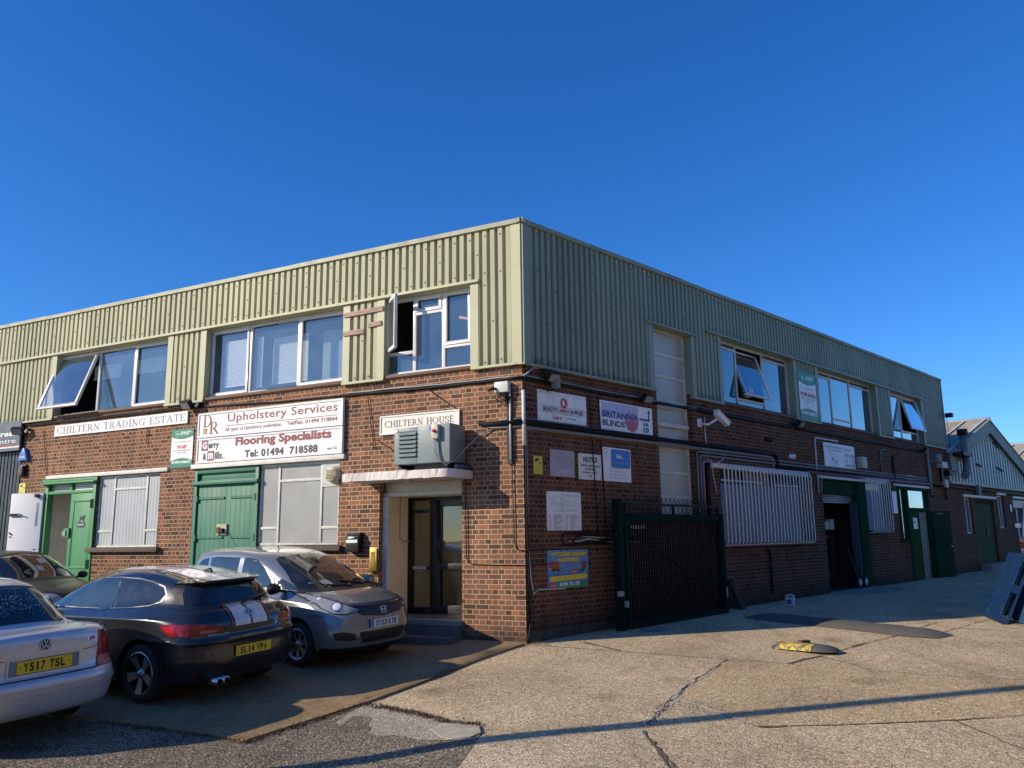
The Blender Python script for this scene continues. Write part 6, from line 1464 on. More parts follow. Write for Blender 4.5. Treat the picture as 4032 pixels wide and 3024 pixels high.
def smooth_poly(P, n=4):
    V = [Vector(p) for p in P]; N = len(V); out = []
    for i in range(N):
        for k in range(n): out.append(tuple(crom(V[i-1], V[i], V[(i+1)%N], V[(i+2)%N], k/n)))
    return out
def mirror(car, x, y, z, side, mat, sc=1.0):
    m = MB(mat); M = Matrix.Translation((x, side*y, z)) @ Matrix.Rotation(R(-12*side), 4, 'Z'); n = 10
    rows = []
    for i in range(6):
        t = i/5; e = math.sqrt(max(.05, 1-(t*.92)**2)); rows.append([m.vert(M @ Vector((.10*t*sc-.02, side*(.09*e*math.cos(2*math.pi*k/n))*sc, .068*e*math.sin(2*math.pi*k/n)*sc))) for k in range(n)])
    for A, B_ in zip(rows, rows[1:]):
        for k in range(n): m.idx((A[k], A[(k+1)%n], B_[(k+1)%n], B_[k]), mat, True)
    m.idx(rows[0], CGLASSL); m.idx(rows[-1], mat)
    m.tube([(x+.02, side*(y-.08), z-.03), (x+.03, side*(y-.2), z-.05)], .022, TRIMB)
    return m.build('mirror', car.root)
def car_pose(x, y, heading, dz=0):
    """stands the car on the sloping ground; heading measured from +Y towards +X"""
    g = Vector((-(gz(x+.7, y)-gz(x-.7, y))/1.4, -(gz(x, y+.7)-gz(x, y-.7))/1.4, 1)).normalized(); a = R(heading); h = Vector((math.sin(a), math.cos(a), 0)); h = (h-g*h.dot(g)).normalized(); l = g.cross(h)
    m = Matrix.Identity(4)
    for i in range(3): m[i][0] = h[i]; m[i][1] = l[i]; m[i][2] = g[i]
    m[0][3] = x; m[1][3] = y; m[2][3] = gz(x, y)+.02+dz
    return m
# ---------- dark coupe, seen from behind
DULLM = simple('trim_dull', (.30,.29,.27), .3, metal=.6)
PDARK = paint_mat('paint_black_blue', (.012,.013,.017), .2, .25, .3, .03)
SC = [
 [(1.95,0,.19),(1.92,.5,.19),(1.7,.70,.19),(1.26,.72,.19),(.6,.74,.18),(-.3,.74,.18),(-1.31,.72,.19),(-1.8,.66,.2),(-1.95,.45,.22),(-1.98,0,.22)],
 [(2.05,0,.22),(2.0,.55,.22),(1.78,.80,.22),(1.26,.87,.22),(.6,.86,.20),(-.3,.86,.20),(-1.31,.88,.22),(-1.85,.80,.24),(-2.03,.5,.26),(-2.06,0,.26)],
 [(2.12,0,.42),(2.07,.55,.42),(1.86,.82,.42),(1.26,.895,.42),(.6,.88,.40),(-.3,.88,.40),(-1.31,.905,.42),(-1.90,.84,.42),(-2.10,.5,.42),(-2.128,0,.42)],
 [(2.11,0,.58),(2.06,.5,.58),(1.85,.80,.58),(1.26,.895,.62),(.6,.875,.62),(-.3,.875,.63),(-1.31,.905,.66),(-1.93,.82,.63),(-2.10,.5,.62),(-2.13,0,.62)],
 [(2.09,0,.625),(2.04,.5,.625),(1.82,.79,.63),(1.26,.892,.66),(.6,.875,.66),(-.3,.875,.67),(-1.31,.905,.70),(-1.945,.815,.675),(-2.115,.5,.672),(-2.145,0,.672)],
 [(2.085,0,.635),(2.035,.5,.635),(1.80,.785,.64),(1.26,.89,.67),(.6,.874,.67),(-.3,.874,.68),(-1.31,.904,.71),(-1.935,.805,.70),(-2.085,.49,.698),(-2.115,0,.698)],
 [(2.02,0,.70),(1.97,.5,.70),(1.72,.74,.72),(1.26,.865,.76),(.6,.872,.79),(-.3,.875,.82),(-1.31,.90,.85),(-1.92,.77,.86),(-2.06,.48,.86),(-2.09,0,.86)],
 [(1.96,0,.735),(1.91,.485,.735),(1.65,.72,.75),(1.24,.852,.80),(.6,.872,.85),(-.3,.878,.875),(-1.31,.902,.905),(-1.900,.735,.905),(-2.026,.457,.905),(-2.052,0,.905)],
 [(1.93,0,.75),(1.88,.475,.75),(1.62,.70,.765),(1.23,.835,.815),(.6,.858,.868),(-.3,.862,.893),(-1.305,.885,.923),(-1.888,.71,.925),(-2.012,.448,.925),(-2.036,0,.925)],
 [(1.86,0,.77),(1.80,.45,.77),(1.55,.66,.79),(1.2,.79,.84),(.6,.825,.90),(-.3,.825,.93),(-1.3,.83,.97),(-1.86,.66,.98),(-1.97,.42,.98),(-1.99,0,.98)],
 [(1.4,0,.90),(1.36,.42,.895),(1.2,.60,.88),(1.0,.74,.89),(.5,.785,.925),(-.3,.785,.95),(-1.28,.775,1.0),(-1.80,.62,1.0),(-1.91,.40,1.0),(-1.93,0,1.0)],
 [(.98,0,.975),(.93,.45,.965),(.82,.62,.95),(.65,.725,.945),(.35,.755,.95),(-.3,.755,.97),(-1.25,.73,1.02),(-1.74,.59,1.03),(-1.86,.38,1.03),(-1.88,0,1.03)],
 [(.52,0,1.18),(.48,.42,1.175),(.38,.56,1.16),(.25,.645,1.15),(.1,.68,1.14),(-.35,.685,1.15),(-1.15,.65,1.17),(-1.64,.55,1.18),(-1.77,.37,1.19),(-1.79,0,1.19)],
 [(.08,0,1.36),(.05,.38,1.35),(-.05,.50,1.32),(-.15,.555,1.31),(-.3,.58,1.315),(-.6,.59,1.33),(-1.1,.565,1.31),(-1.48,.51,1.28),(-1.66,.37,1.275),(-1.70,0,1.285)],
 [(-.15,0,1.395),(-.18,.3,1.385),(-.25,.38,1.38),(-.35,.43,1.38),(-.5,.45,1.385),(-.7,.45,1.39),(-1.05,.44,1.37),(-1.38,.40,1.32),(-1.55,.30,1.30),(-1.60,0,1.305)],
 [(-.4,0,1.402),(-.42,0,1.402),(-.45,0,1.402),(-.5,0,1.404),(-.6,0,1.404),(-.75,0,1.404),(-1.0,0,1.395),(-1.25,0,1.365),(-1.4,0,1.345),(-1.45,0,1.335)],
]
c = Car('parked_car', car_pose(SCX, SCY, SCH), 'black coupe with white tailgate stripes and its yellow rear plate towards us', SC, PDARK, (1.263, -1.315), .375)
# glass
for sd in (1, -1):
    m = MB(CGLASSL if sd > 0 else CGLASS); c.decal(m, 'side', smooth_poly([(.66,.955),(.45,1.07),(.15,1.20),(-.15,1.285),(-.50,1.30),(-.58,.985),(.0,.965)], 3), CGLASSL, face=sd); g = c.part('side_window', m)
    m = MB(CGLASS); c.decal(m, 'side', [(-.545,1.30),(-.85,1.295),(-1.12,1.265),(-1.30,1.22),(-1.37,1.16),(-1.33,1.085),(-1.2,1.045),(-.9,1.01),(-.63,.99)], CGLASS, face=sd); c.part('side_window', m)
    m = MB(CHROME); c.strip(m, 'side', [(.70,.948),(.0,.958),(-.6,.98),(-.95,1.005),(-1.22,1.035),(-1.36,1.08),(-1.40,1.16),(-1.31,1.238),(-1.1,1.285),(-.85,1.315),(-.5,1.32),(-.15,1.30),(.15,1.217),(.45,1.085),(.70,.948)],   .010, DULLM, face=sd); c.part('window_trim', m)
    for L in ([(-.60,.975),(-.66,.85),(-.60,.70),(-.52,.45),(-.50,.25)], [(-.5,.26),(.55,.25)], [(.70,.95),(.78,.75),(.76,.4),(.72,.25)], [(-1.70,.66),(-1.82,.70),(-1.95,.72)]): m = MB(SEAM); c.strip(m, 'side', L, .008, SEAM, face=sd); c.part('panel_gap', m)
    m = MB(PDARK); M = c.frame_on('side', -.42, .80, .0, sd); m.tube([M @ Vector(p) for p in ((-.11,0,0),(-.09,-.035,.005),(.08,-.04,.008),(.11,0,.01))], .016, n=8); c.part('door_handle', m)
    mirror(c, .52, .93, .98, sd, PDARK, 1.25)
    m = MB(LAMPR); c.decal(m, 'rear', [(sd*a, b) for a, b in ((.40,.80),(.52,.845),(.66,.87),(.80,.865),(.86,.82),(.84,.755),(.74,.735),(.55,.745),(.44,.765))], LAMPR, .006, .04); c.decal(m, 'side', [(-1.62,.86),(-1.76,.875),(-1.94,.86),(-1.94,.75),(-1.80,.745),(-1.66,.80)], LAMPR, .006, .04, sd)
    tl = c.part('tail_light', m); m = MB(LAMPRL); c.decal(m, 'side', [(-1.66,.845),(-1.80,.855),(-1.82,.78),(-1.74,.785)], LAMPRL, .009, .04, sd); m.build('lens', tl); m = MB(LAMPRL); c.decal(m, 'rear', [(sd*a, b) for a, b in ((.60,.84),(.72,.85),(.72,.80),(.62,.80))], LAMPRL, .009, .04); c.decal(m, 'rear', [(sd*a, b) for a, b in ((.46,.79),(.66,.795),(.66,.765),(.5,.765))], LAMPP, .009, .04); m.build('lens', tl)
    m = MB(LAMPR); c.decal(m, 'rear', [(sd*.50,.335),(sd*.70,.37),(sd*.72,.345),(sd*.52,.31)], LAMPR, .004, .05); c.part('reflector', m)
m = MB(CGLASS); c.decal(m, 'front', smooth_poly([(-.62,.975),(0,1.0),(.62,.975),(.50,1.26),(.42,1.325),(0,1.345),(-.42,1.325),(-.50,1.26)], 2), CGLASS); c.part('windscreen', m)
m = MB(CGLASS); c.decal(m, 'rear', [(-.60,1.055),(-.3,1.045),(0,1.04),(.3,1.045),(.60,1.055),(.565,1.16),(.50,1.265),(.3,1.275),(0,1.28),(-.3,1.275),(-.50,1.265),(-.565,1.16)], CGLASS); rw = c.part('rear_window', m)
m = MB(TRIMB)
for sd in (1,-1): c.decal(m, 'rear', [(sd*.61,1.05),(sd*.645,1.055),(sd*.60,1.20),(sd*.52,1.29),(sd*.50,1.268),(sd*.575,1.17)], TRIMB, .005)
m.build('window_surround', rw); m = MB(TRIMB)
m.tube([(-1.93,.0,1.03),(-1.93,-.1,1.055),(-1.86,-.42,1.09)], .013); m.build('wiper', rw)
m = MB(PDARK)   # roof spoiler lip
P = [(-1.45,.56,1.28),(-1.70,.44,1.288),(-1.80,.2,1.296),(-1.815,0,1.298)]; Q = [(-1.42,.45,1.315),(-1.52,.36,1.312),(-1.56,.18,1.322),(-1.57,0,1.325)]
P = spline([Vector(p) for p in P], 4, 'lin'); Q = spline([Vector(p) for p in Q], 4, 'lin')
for sd in (1,-1):
    f = lambda p: (p.x, sd*p.y, p.z)
    for i in range(len(P)-1):
        m.face([f(P[i]), f(P[i+1]), f(Q[i+1]), f(Q[i])], PDARK, True); lo = lambda p: (p.x+.02, sd*p.y, p.z-.028); m.face([f(P[i]), f(P[i+1]), lo(P[i+1]), lo(P[i])], PDARK); m.face([lo(P[i]), lo(P[i+1]), (Q[i+1].x, sd*Q[i+1].y, Q[i+1].z-.06), (Q[i].x, sd*Q[i].y, Q[i].z-.06)], TRIMB)
c.part('spoiler', m)
# roof and tailgate stripes
SW = simple('stripe_white', (.72,.72,.72), .25, coat=.8, var=.06, dirt=(.4,.38,.34)); SR = simple('stripe_maroon', (.16,.012,.02), .3, coat=.8)
m = MB(SW)
for y0, y1, mt in ((-.33,-.02,SW),(.02,.33,SW),(.35,.40,SR),(-.40,-.35,SR)):
    c.decal(m, 'top', [(-.05,y0),(-.05,y1),(-1.50,y1),(-1.50,y0)], mt, .004, .12); c.decal(m, 'rear', [(y0*.72,.80),(y1*.72,.80),(y1*.72,1.015),(y0*.72,1.02)] if abs(y1) < .34 and mt is SW else [(y0*.72,.80),(y1*.72,.80),(y1*.74,1.015),(y0*.74,1.015)], mt, .008, .025)
    if mt is SW or 1:
        for i in range(len(P)-1): pass
c.part('stripe', m)
m = MB(SW)
for y0, y1, mt in ((-.33,-.02,SW),(.02,.33,SW),(.35,.40,SR),(-.40,-.35,SR)): m.face([(-1.54,y0,1.329),(-1.54,y1,1.329),(-1.795,y1,1.303),(-1.795,y0,1.303)], mt)
m.build('stripe', c.root)
m = MB(SEAM); c.strip(m, 'rear', [(-.70,1.0),(-.62,.86),(-.42,.74),(-.3,.715),(.3,.715),(.42,.74),(.62,.86),(.70,1.0)], .009, SEAM); c.part('tailgate_gap', m)
emblem_vw(c, c.frame_on('rear', 0, .915, .006), .062, NAVY)
M = c.frame_on('rear', 0, .53, .004); M = Matrix.Translation(M.translation+Vector((-.012,0,0))) @ Matrix.Rotation(R(-90),4,'Z'); plate(c, M, 'SL14 VPA', True)
m = MB(CHROME); M = c.frame_on('rear', .45, .735, .004); put_text(m, 'SCIROCCO', -.13, .13, -.010, .010, .001, RIM, .01, M=M); M = c.frame_on('rear', -.52, .86, .004); put_text(m, '2.0 TDI', -.07, .07, -.009, .009, .001, CHROME, .02, M=M); c.part('badge', m)
m = MB(TRIMB); c.decal(m, 'rear', [(-.62,.40),(.62,.40),(.70,.36),(.55,.28),(-.55,.28),(-.70,.36)], TRIMB, .006); c.part('diffuser', m)
m = MB(CHROME)
for y in (.40, .50): m.lathe([(.035,-.12),(.042,-.12),(.042,.1),(.034,.1),(.034,-.10)], Matrix.Translation((-2.06, y, .245)) @ Matrix.Rotation(R(-90),4,'Z'), 18, CHROME)
m.box(-2.0,-1.95,.36,.54,.21,.28,ARCHM); c.part('exhaust', m)
m = MB(TRIMB); M = c.frame_on('top', -1.30, 0, 0); p = c.hit('top', -1.30, 0)[0]; m.prism([(-.10,0),(.08,0),(.02,.035),(-.06,.055)][::-1], Matrix.Translation(p) , -.012, .012); c.part('aerial', m)
for ax in (1.263, -1.315):
    for sd in (1, -1): c.wheel(ax, sd, .325, .235, .235, 5, 'dark', .775)
# ---------- grey hatchback, seen from its front
PGREY = paint_mat('paint_grey', (.215,.22,.23), .45, .30, .3, .08)
HJ = [  # x forward, half contours from the nose round to the tail
 [(1.70,0,.20),(1.65,.45,.20),(1.45,.64,.20),(1.10,.66,.20),(.5,.68,.20),(-.4,.68,.20),(-1.35,.66,.20),(-1.70,.60,.22),(-1.83,.4,.24),(-1.86,0,.24)],
 [(1.86,0,.21),(1.79,.5,.21),(1.58,.73,.21),(1.10,.80,.22),(.5,.79,.20),(-.4,.79,.20),(-1.35,.81,.22),(-1.74,.73,.25),(-1.89,.45,.28),(-1.91,0,.28)],
 [(1.945,0,.40),(1.87,.52,.40),(1.66,.76,.40),(1.12,.84,.40),(.5,.81,.40),(-.4,.81,.40),(-1.35,.845,.42),(-1.78,.76,.45),(-1.93,.45,.46),(-1.95,0,.46)],
 [(1.935,0,.58),(1.86,.5,.58),(1.63,.74,.60),(1.12,.84,.62),(.5,.822,.62),(-.4,.825,.63),(-1.35,.845,.66),(-1.78,.75,.68),(-1.91,.45,.70),(-1.93,0,.70)],
 [(1.905,0,.74),(1.835,.47,.74),(1.57,.70,.76),(1.12,.81,.79),(.5,.822,.80),(-.4,.828,.84),(-1.35,.83,.88),(-1.76,.71,.90),(-1.87,.44,.92),(-1.89,0,.92)],
 [(1.85,0,.805),(1.785,.45,.808),(1.52,.665,.825),(1.11,.80,.83),(.5,.822,.855),(-.4,.828,.895),(-1.35,.825,.94),(-1.75,.70,.955),(-1.865,.435,.965),(-1.885,0,.965)],
 [(1.835,0,.818),(1.77,.44,.821),(1.505,.655,.838),(1.105,.785,.845),(.5,.808,.872),(-.4,.815,.912),(-1.35,.81,.957),(-1.742,.69,.97),(-1.857,.43,.98),(-1.877,0,.98)],
 [(1.80,0,.835),(1.735,.42,.838),(1.47,.63,.86),(1.10,.735,.88),(.5,.775,.91),(-.4,.785,.95),(-1.35,.775,1.0),(-1.72,.66,1.01),(-1.83,.42,1.02),(-1.85,0,1.02)],
 [(1.53,0,.935),(1.475,.42,.93),(1.29,.575,.92),(1.02,.685,.92),(.5,.75,.935),(-.4,.755,.97),(-1.35,.74,1.03),(-1.70,.64,1.04),(-1.80,.41,1.05),(-1.82,0,1.05)],
 [(1.28,0,.985),(1.22,.44,.975),(1.10,.58,.96),(.92,.675,.945),(.5,.735,.955),(-.4,.74,.985),(-1.33,.725,1.045),(-1.68,.62,1.055),(-1.78,.40,1.065),(-1.80,0,1.065)],
 [(.78,0,1.225),(.72,.42,1.215),(.60,.57,1.20),(.46,.645,1.185),(.25,.68,1.185),(-.4,.69,1.21),(-1.28,.67,1.24),(-1.60,.58,1.25),(-1.70,.38,1.255),(-1.72,0,1.255)],
 [(.26,0,1.43),(.22,.38,1.42),(.12,.52,1.40),(.0,.58,1.395),(-.15,.60,1.405),(-.5,.61,1.43),(-1.2,.60,1.43),(-1.50,.54,1.42),(-1.60,.37,1.425),(-1.62,0,1.43)],
 [(.02,0,1.485),(-.02,.30,1.475),(-.1,.40,1.47),(-.2,.44,1.47),(-.35,.46,1.48),(-.6,.47,1.495),(-1.15,.46,1.49),(-1.40,.42,1.475),(-1.52,.30,1.465),(-1.56,0,1.47)],
 [(-.25,0,1.505),(-.27,0,1.505),(-.3,0,1.507),(-.4,0,1.51),(-.5,0,1.515),(-.7,0,1.52),(-1.0,0,1.518),(-1.25,0,1.51),(-1.4,0,1.50),(-1.45,0,1.495)],
]
c = Car('parked_car', car_pose(HOX, HOY, HOH), 'dark grey hatchback with a white front plate parked beside the entrance steps', HJ, PGREY, (1.125, -1.375), .345)
for sd in (1, -1):
    gl = CGLASSL
    m = MB(gl); c.decal(m, 'side', [(.47,.985),(.40,1.09),(.20,1.25),(-.02,1.365),(-.22,1.385),(-.30,1.385),(-.26,.995)], gl, face=sd); c.part('side_window', m)
    m = MB(gl); c.decal(m, 'side', [(1.03,.955),(.93,.97),(.55,.98),(.52,1.08),(.60,1.115)], gl, face=sd); c.part('quarter_window', m)
    m = MB(gl); c.decal(m, 'side', [(-.39,.998),(-.40,1.388),(-.95,1.385),(-1.10,1.37),(-1.02,1.02)], gl, face=sd); c.part('side_window', m)
    m = MB(CGLASS); c.decal(m, 'side', [(-1.10,1.03),(-1.17,1.365),(-1.35,1.33),(-1.50,1.22),(-1.50,1.10),(-1.40,1.06)], CGLASS, face=sd); c.part('side_window', m)
    m = MB(TRIMB); c.strip(m, 'side', [(1.05,.945),(.55,.967),(-.4,.985),(-1.0,1.01),(-1.42,1.045)], .016, TRIMB, face=sd); c.strip(m, 'side', [(.53,.98),(.44,1.14)], .03, TRIMB, face=sd); c.strip(m, 'side', [(-1.06,1.02),(-1.135,1.38)], .022, CHROME, face=sd); c.part('window_trim', m)
    for L in ([(.70,.95),(.76,.75),(.74,.45),(.66,.25)], [(-.33,.99),(-.36,.7),(-.34,.25)], [(-1.02,1.01),(-1.0,.85),(-.95,.7),(-.88,.45)], [(.66,.25),(-.9,.25)], [(1.30,.64),(1.44,.68),(1.56,.66)], [(1.12,.90),(1.30,.83),(1.42,.80)]): m = MB(SEAM); c.strip(m, 'side', L, .007, SEAM, face=sd); c.part('panel_gap', m)
    for x in (-.16, -.90):
        m = MB(PGREY); M = c.frame_on('side', x, .82, .0, sd); m.tube([M @ Vector(p) for p in ((-.10,0,0),(-.08,-.035,.0),(.08,-.035,.005),(.10,0,.005))], .015, n=8); c.part('door_handle', m)
    mirror(c, .70, .90, 1.00, sd, TRIMB if sd < 0 else PGREY, 1.2)
    # headlight: clear lens over a bulb
    m = MB(LAMPC); hp = [(.40,.745),(.52,.80),(.60,.87),(.66,.93),(.70,.93),(.735,.86),(.73,.76),(.67,.70),(.55,.69),(.45,.71)]
    c.decal(m, 'front', smooth_poly([(sd*a, b) for a, b in hp], 2), LAMPC, .006, .04); c.decal(m, 'side', [(1.20,.925),(1.30,.915),(1.50,.83),(1.62,.76),(1.62,.70),(1.48,.72),(1.30,.80)], LAMPC, .006, .04, sd); hl = c.part('headlight', m)
    m = MB(LAMPB); M = c.frame_on('front', sd*.615, .785, .008); m.lathe([(0,-.006),(.05,-.004),(.06,0)], M, 18); m.lathe([(.06,-.004),(.072,-.002)], M, 18, CHROME); M = c.frame_on('front', sd*.655, .875, .008); m.lathe([(0,-.004),(.03,0)], M, 14); m.build('bulb', hl)
    m = MB(TRIMB); c.strip(m, 'front', [(sd*a, b) for a, b in hp], .012, TRIMB, .008, .03); m.build('lamp_edge', hl)
    m = MB(TRIMB); c.decal(m, 'front', [(sd*a, b) for a, b in ((.48,.44),(.62,.47),(.72,.46),(.70,.37),(.55,.35),(.46,.36))], TRIMB, .004, .05); c.part('fog_recess', m)
m = MB(CGLASS); c.decal(m, 'front', smooth_poly([(-.64,.975),(-.4,.995),(0,1.005),(.4,.995),(.64,.975),(.575,1.22),(.50,1.375),(.3,1.41),(0,1.42),(-.3,1.41),(-.50,1.375),(-.575,1.22)], 2), CGLASS, .003, .06); ws = c.part('windscreen', m)
m = MB(TRIMB)
def onws(y, z, l=.014): h = c.hit('front', y, z); return h[0]+h[1]*l
for A in (((.50,.99),(.25,1.01),(-.08,1.06)), ((.02,.985),(-.25,1.01),(-.52,1.05))): m.tube([onws(*p) for p in A], .010, n=6)
c.strip(m, 'front', [(-.66,.962),(-.4,.975),(0,.985),(.4,.975),(.66,.962)], .035, TRIMB); m.build('wiper', ws)
m = MB(SIGNW); c.decal(m, 'front', [(-.36,1.02),(-.22,1.03),(-.24,1.09),(-.37,1.08)], simple('tax_disc', (.35,.36,.36), .4), .005, .05); m.build('sticker', ws)
m = MB(CGLASS); c.decal(m, 'rear', [(-.55,1.09),(.55,1.09),(.48,1.38),(-.48,1.38)], CGLASS); c.part('rear_window', m)
m = MB(TRIMB); c.decal(m, 'front', [(-.50,.80),(-.25,.785),(0,.78),(.25,.785),(.50,.80),(.48,.73),(.36,.66),(0,.625),(-.36,.66),(-.48,.73)], TRIMB, .005, .05)
gr = c.part('grille', m); m = MB(BADGE); M = c.frame_on('front', 0, .705, .01)
MS = simple('mesh_grey', (.05,.05,.052), .4)
for k in range(7):
    z = .66+.018*k
    c.strip(m, 'front', [(-.34-.02*k,z+.004),(0,z-.02),(.34+.02*k,z+.004)], .005, MS, .009)
m.build('mesh', gr)
m = MB(BADGE)
for q in (_bar(-.040,-.024,-.034,.034), _bar(.024,.040,-.034,.034), _bar(-.026,.026,-.007,.007)): m.flat([(x*(1+z*5), z) for x, z in q], .004, BADGE, M)
for a, b in zip(rrect(-.052,.052,-.045,.045,.016), rrect(-.052,.052,-.045,.045,.016)[1:]+rrect(-.052,.052,-.045,.045,.016)[:1]): m.flat(_st((a[0]*(1+a[1]*2), a[1]), (b[0]*(1+b[1]*2), b[1]), .008), .0035, BADGE, M)
c.part('badge', m, sharp=30)
M = c.frame_on('front', 0, .545, .004); M = Matrix.Translation(M.translation+Vector((.012,0,0))) @ Matrix.Rotation(R(90),4,'Z'); plate(c, M, 'OY13 KYR', False, True)
m = MB(TRIMB); c.decal(m, 'front', [(-.40,.455),(.40,.455),(.44,.42),(.36,.31),(-.36,.31),(-.44,.42)], TRIMB, .005, .05); c.strip(m, 'front', [(-.40,.39),(.40,.39)], .014, MS, .009); c.strip(m, 'front', [(-.44,.44),(-.36,.305),(0,.295),(.36,.305),(.44,.44)], .014, CHROME, .008); c.part('lower_grille', m)
m = MB(SEAM); c.strip(m, 'front', [(-.64,.945),(-.52,.83),(-.47,.815),(0,.798),(.47,.815),(.52,.83),(.64,.945)], .007, SEAM); c.part('bonnet_gap', m)
m = MB(TRIMB); p = c.hit('top', -1.38, 0)[0]; m.tube([p, p+Vector((-.05,0,.04)), p+Vector((-.22,0,.22))], .006, n=5); c.part('aerial', m)
for ax in (1.125, -1.375):
    for sd in (1, -1): c.wheel(ax, sd, .293, .205, .185, 7, 'twin', .735, 0)
# ---------- silver saloon at the left edge, seen from behind
PSILV = paint_mat('paint_silver', (.58,.575,.585), .4, .36, .2, .12)
BO = [
 [(2.02,0,.20),(1.98,.5,.20),(1.75,.68,.20),(1.25,.70,.20),(.6,.70,.20),(-.3,.70,.20),(-1.27,.70,.20),(-1.85,.64,.22),(-2.05,.45,.24),(-2.08,0,.24)],
 [(2.10,0,.24),(2.05,.55,.24),(1.82,.78,.24),(1.25,.83,.24),(.6,.82,.22),(-.3,.82,.22),(-1.27,.83,.24),(-1.92,.78,.27),(-2.12,.52,.28),(-2.15,0,.28)],
 [(2.18,0,.42),(2.12,.55,.42),(1.90,.80,.42),(1.25,.86,.42),(.6,.85,.40),(-.3,.85,.40),(-1.27,.865,.42),(-1.96,.815,.42),(-2.16,.55,.42),(-2.19,0,.42)],
 [(2.16,0,.56),(2.10,.53,.56),(1.88,.79,.57),(1.25,.86,.60),(.6,.855,.60),(-.3,.855,.60),(-1.27,.865,.62),(-1.97,.81,.57),(-2.17,.55,.565),(-2.195,0,.565)],
 [(2.13,0,.60),(2.07,.52,.60),(1.84,.77,.62),(1.25,.85,.66),(.6,.855,.66),(-.3,.855,.68),(-1.27,.86,.70),(-1.94,.785,.66),(-2.11,.55,.62),(-2.135,0,.615)],
 [(2.08,0,.70),(2.02,.5,.70),(1.78,.73,.73),(1.25,.82,.79),(.6,.845,.80),(-.3,.845,.84),(-1.27,.845,.87),(-1.93,.765,.84),(-2.10,.53,.82),(-2.125,0,.82)],
 [(1.98,0,.78),(1.92,.45,.78),(1.66,.66,.81),(1.2,.76,.85),(.6,.79,.88),(-.3,.79,.91),(-1.25,.785,.95),(-1.92,.715,.955),(-2.08,.50,.96),(-2.105,0,.965)],
 [(1.5,0,.89),(1.45,.45,.885),(1.25,.62,.88),(1.05,.72,.88),(.55,.765,.91),(-.3,.765,.935),(-1.22,.75,.975),(-1.80,.66,.985),(-1.98,.47,.99),(-2.02,0,.995)],
 [(.98,0,.96),(.94,.47,.95),(.84,.63,.94),(.7,.72,.925),(.4,.745,.93),(-.3,.745,.95),(-1.1,.73,.99),(-1.5,.60,1.0),(-1.60,.45,1.0),(-1.63,0,1.005)],
 [(.60,0,1.17),(.56,.44,1.165),(.48,.58,1.15),(.36,.655,1.14),(.15,.685,1.14),(-.35,.69,1.15),(-.98,.66,1.17),(-1.22,.57,1.18),(-1.34,.42,1.19),(-1.38,0,1.195)],
 [(.22,0,1.36),(.18,.40,1.355),(.08,.53,1.34),(-.05,.585,1.335),(-.2,.60,1.34),(-.45,.605,1.35),(-.80,.58,1.34),(-.98,.51,1.34),(-1.08,.38,1.35),(-1.11,0,1.36)],
 [(.0,0,1.42),(-.04,.32,1.41),(-.1,.41,1.405),(-.2,.45,1.405),(-.3,.46,1.41),(-.45,.46,1.415),(-.70,.45,1.405),(-.82,.40,1.40),(-.90,.30,1.395),(-.94,0,1.40)],
 [(-.2,0,1.44),(-.22,0,1.44),(-.25,0,1.44),(-.3,0,1.442),(-.36,0,1.443),(-.42,0,1.443),(-.52,0,1.44),(-.60,0,1.437),(-.68,0,1.432),(-.72,0,1.43)],
]
c = Car('parked_car', car_pose(BOX_, BOY, BOH), 'silver saloon with dew on its rear window and its yellow plate facing us', BO, PSILV, (1.25, -1.263), .36)
for sd in (1, -1):
    m = MB(CGLASSL); c.decal(m, 'side', [(.72,.945),(.50,1.07),(.28,1.19),(.05,1.30),(-.28,1.315),(-.30,.955)], CGLASSL, face=sd); c.part('side_window', m)
    m = MB(CGLASSL); c.decal(m, 'side', [(-.36,.96),(-.34,1.315),(-.70,1.30),(-.88,1.22),(-1.0,1.06),(-.98,.99)], CGLASSL, face=sd); c.part('side_window', m)
    for L in ([(-.33,.95),(-.36,.6),(-.34,.27)], [(-1.02,.98),(-1.0,.85),(-.92,.55)], [(.74,.93),(.80,.6),(.74,.27)], [(-1.80,.66),(-1.95,.60)]): m = MB(SEAM); c.strip(m, 'side', L, .007, SEAM, face=sd); c.part('panel_gap', m)
    mirror(c, .55, .90, .97, sd, PSILV)
    m = MB(LAMPR); c.decal(m, 'rear', [(sd*a, b) for a, b in ((.565,.935),(.72,.935),(.80,.90),(.83,.60),(.53,.60))], LAMPR, .006, .04); c.decal(m, 'side', [(-1.86,.90),(-2.02,.90),(-2.02,.62),(-1.90,.62)], LAMPR, .006, .04, sd)
    tl = c.part('tail_light', m); m = MB(LAMPP); c.decal(m, 'rear', [(sd*a, b) for a, b in ((.545,.70),(.815,.70),(.83,.605),(.532,.605))], LAMPP, .009, .04); c.decal(m, 'side', [(-1.89,.70),(-2.02,.70),(-2.02,.625),(-1.90,.625)], LAMPP, .009, .04, sd); m.build('lens', tl)
m = MB(CGLASS); c.decal(m, 'rear', smooth_poly([(-.60,1.02),(-.3,1.03),(0,1.035),(.3,1.03),(.60,1.02),(.545,1.16),(.47,1.30),(.25,1.335),(0,1.34),(-.25,1.335),(-.47,1.30),(-.545,1.16)], 2), CGLASS); rw = c.part('rear_window', m)
m = MB(TRIMB); c.strip(m, 'rear', [(-.63,1.005),(-.57,1.17),(-.49,1.325),(-.25,1.355),(0,1.36),(.25,1.355),(.49,1.325),(.57,1.17),(.63,1.005)], .02, TRIMB); m.build('window_seal', rw)
FROSTW = simple('dew_drops', (.62,.66,.68), .15); m = MB(FROSTW); rr = random.Random(8)
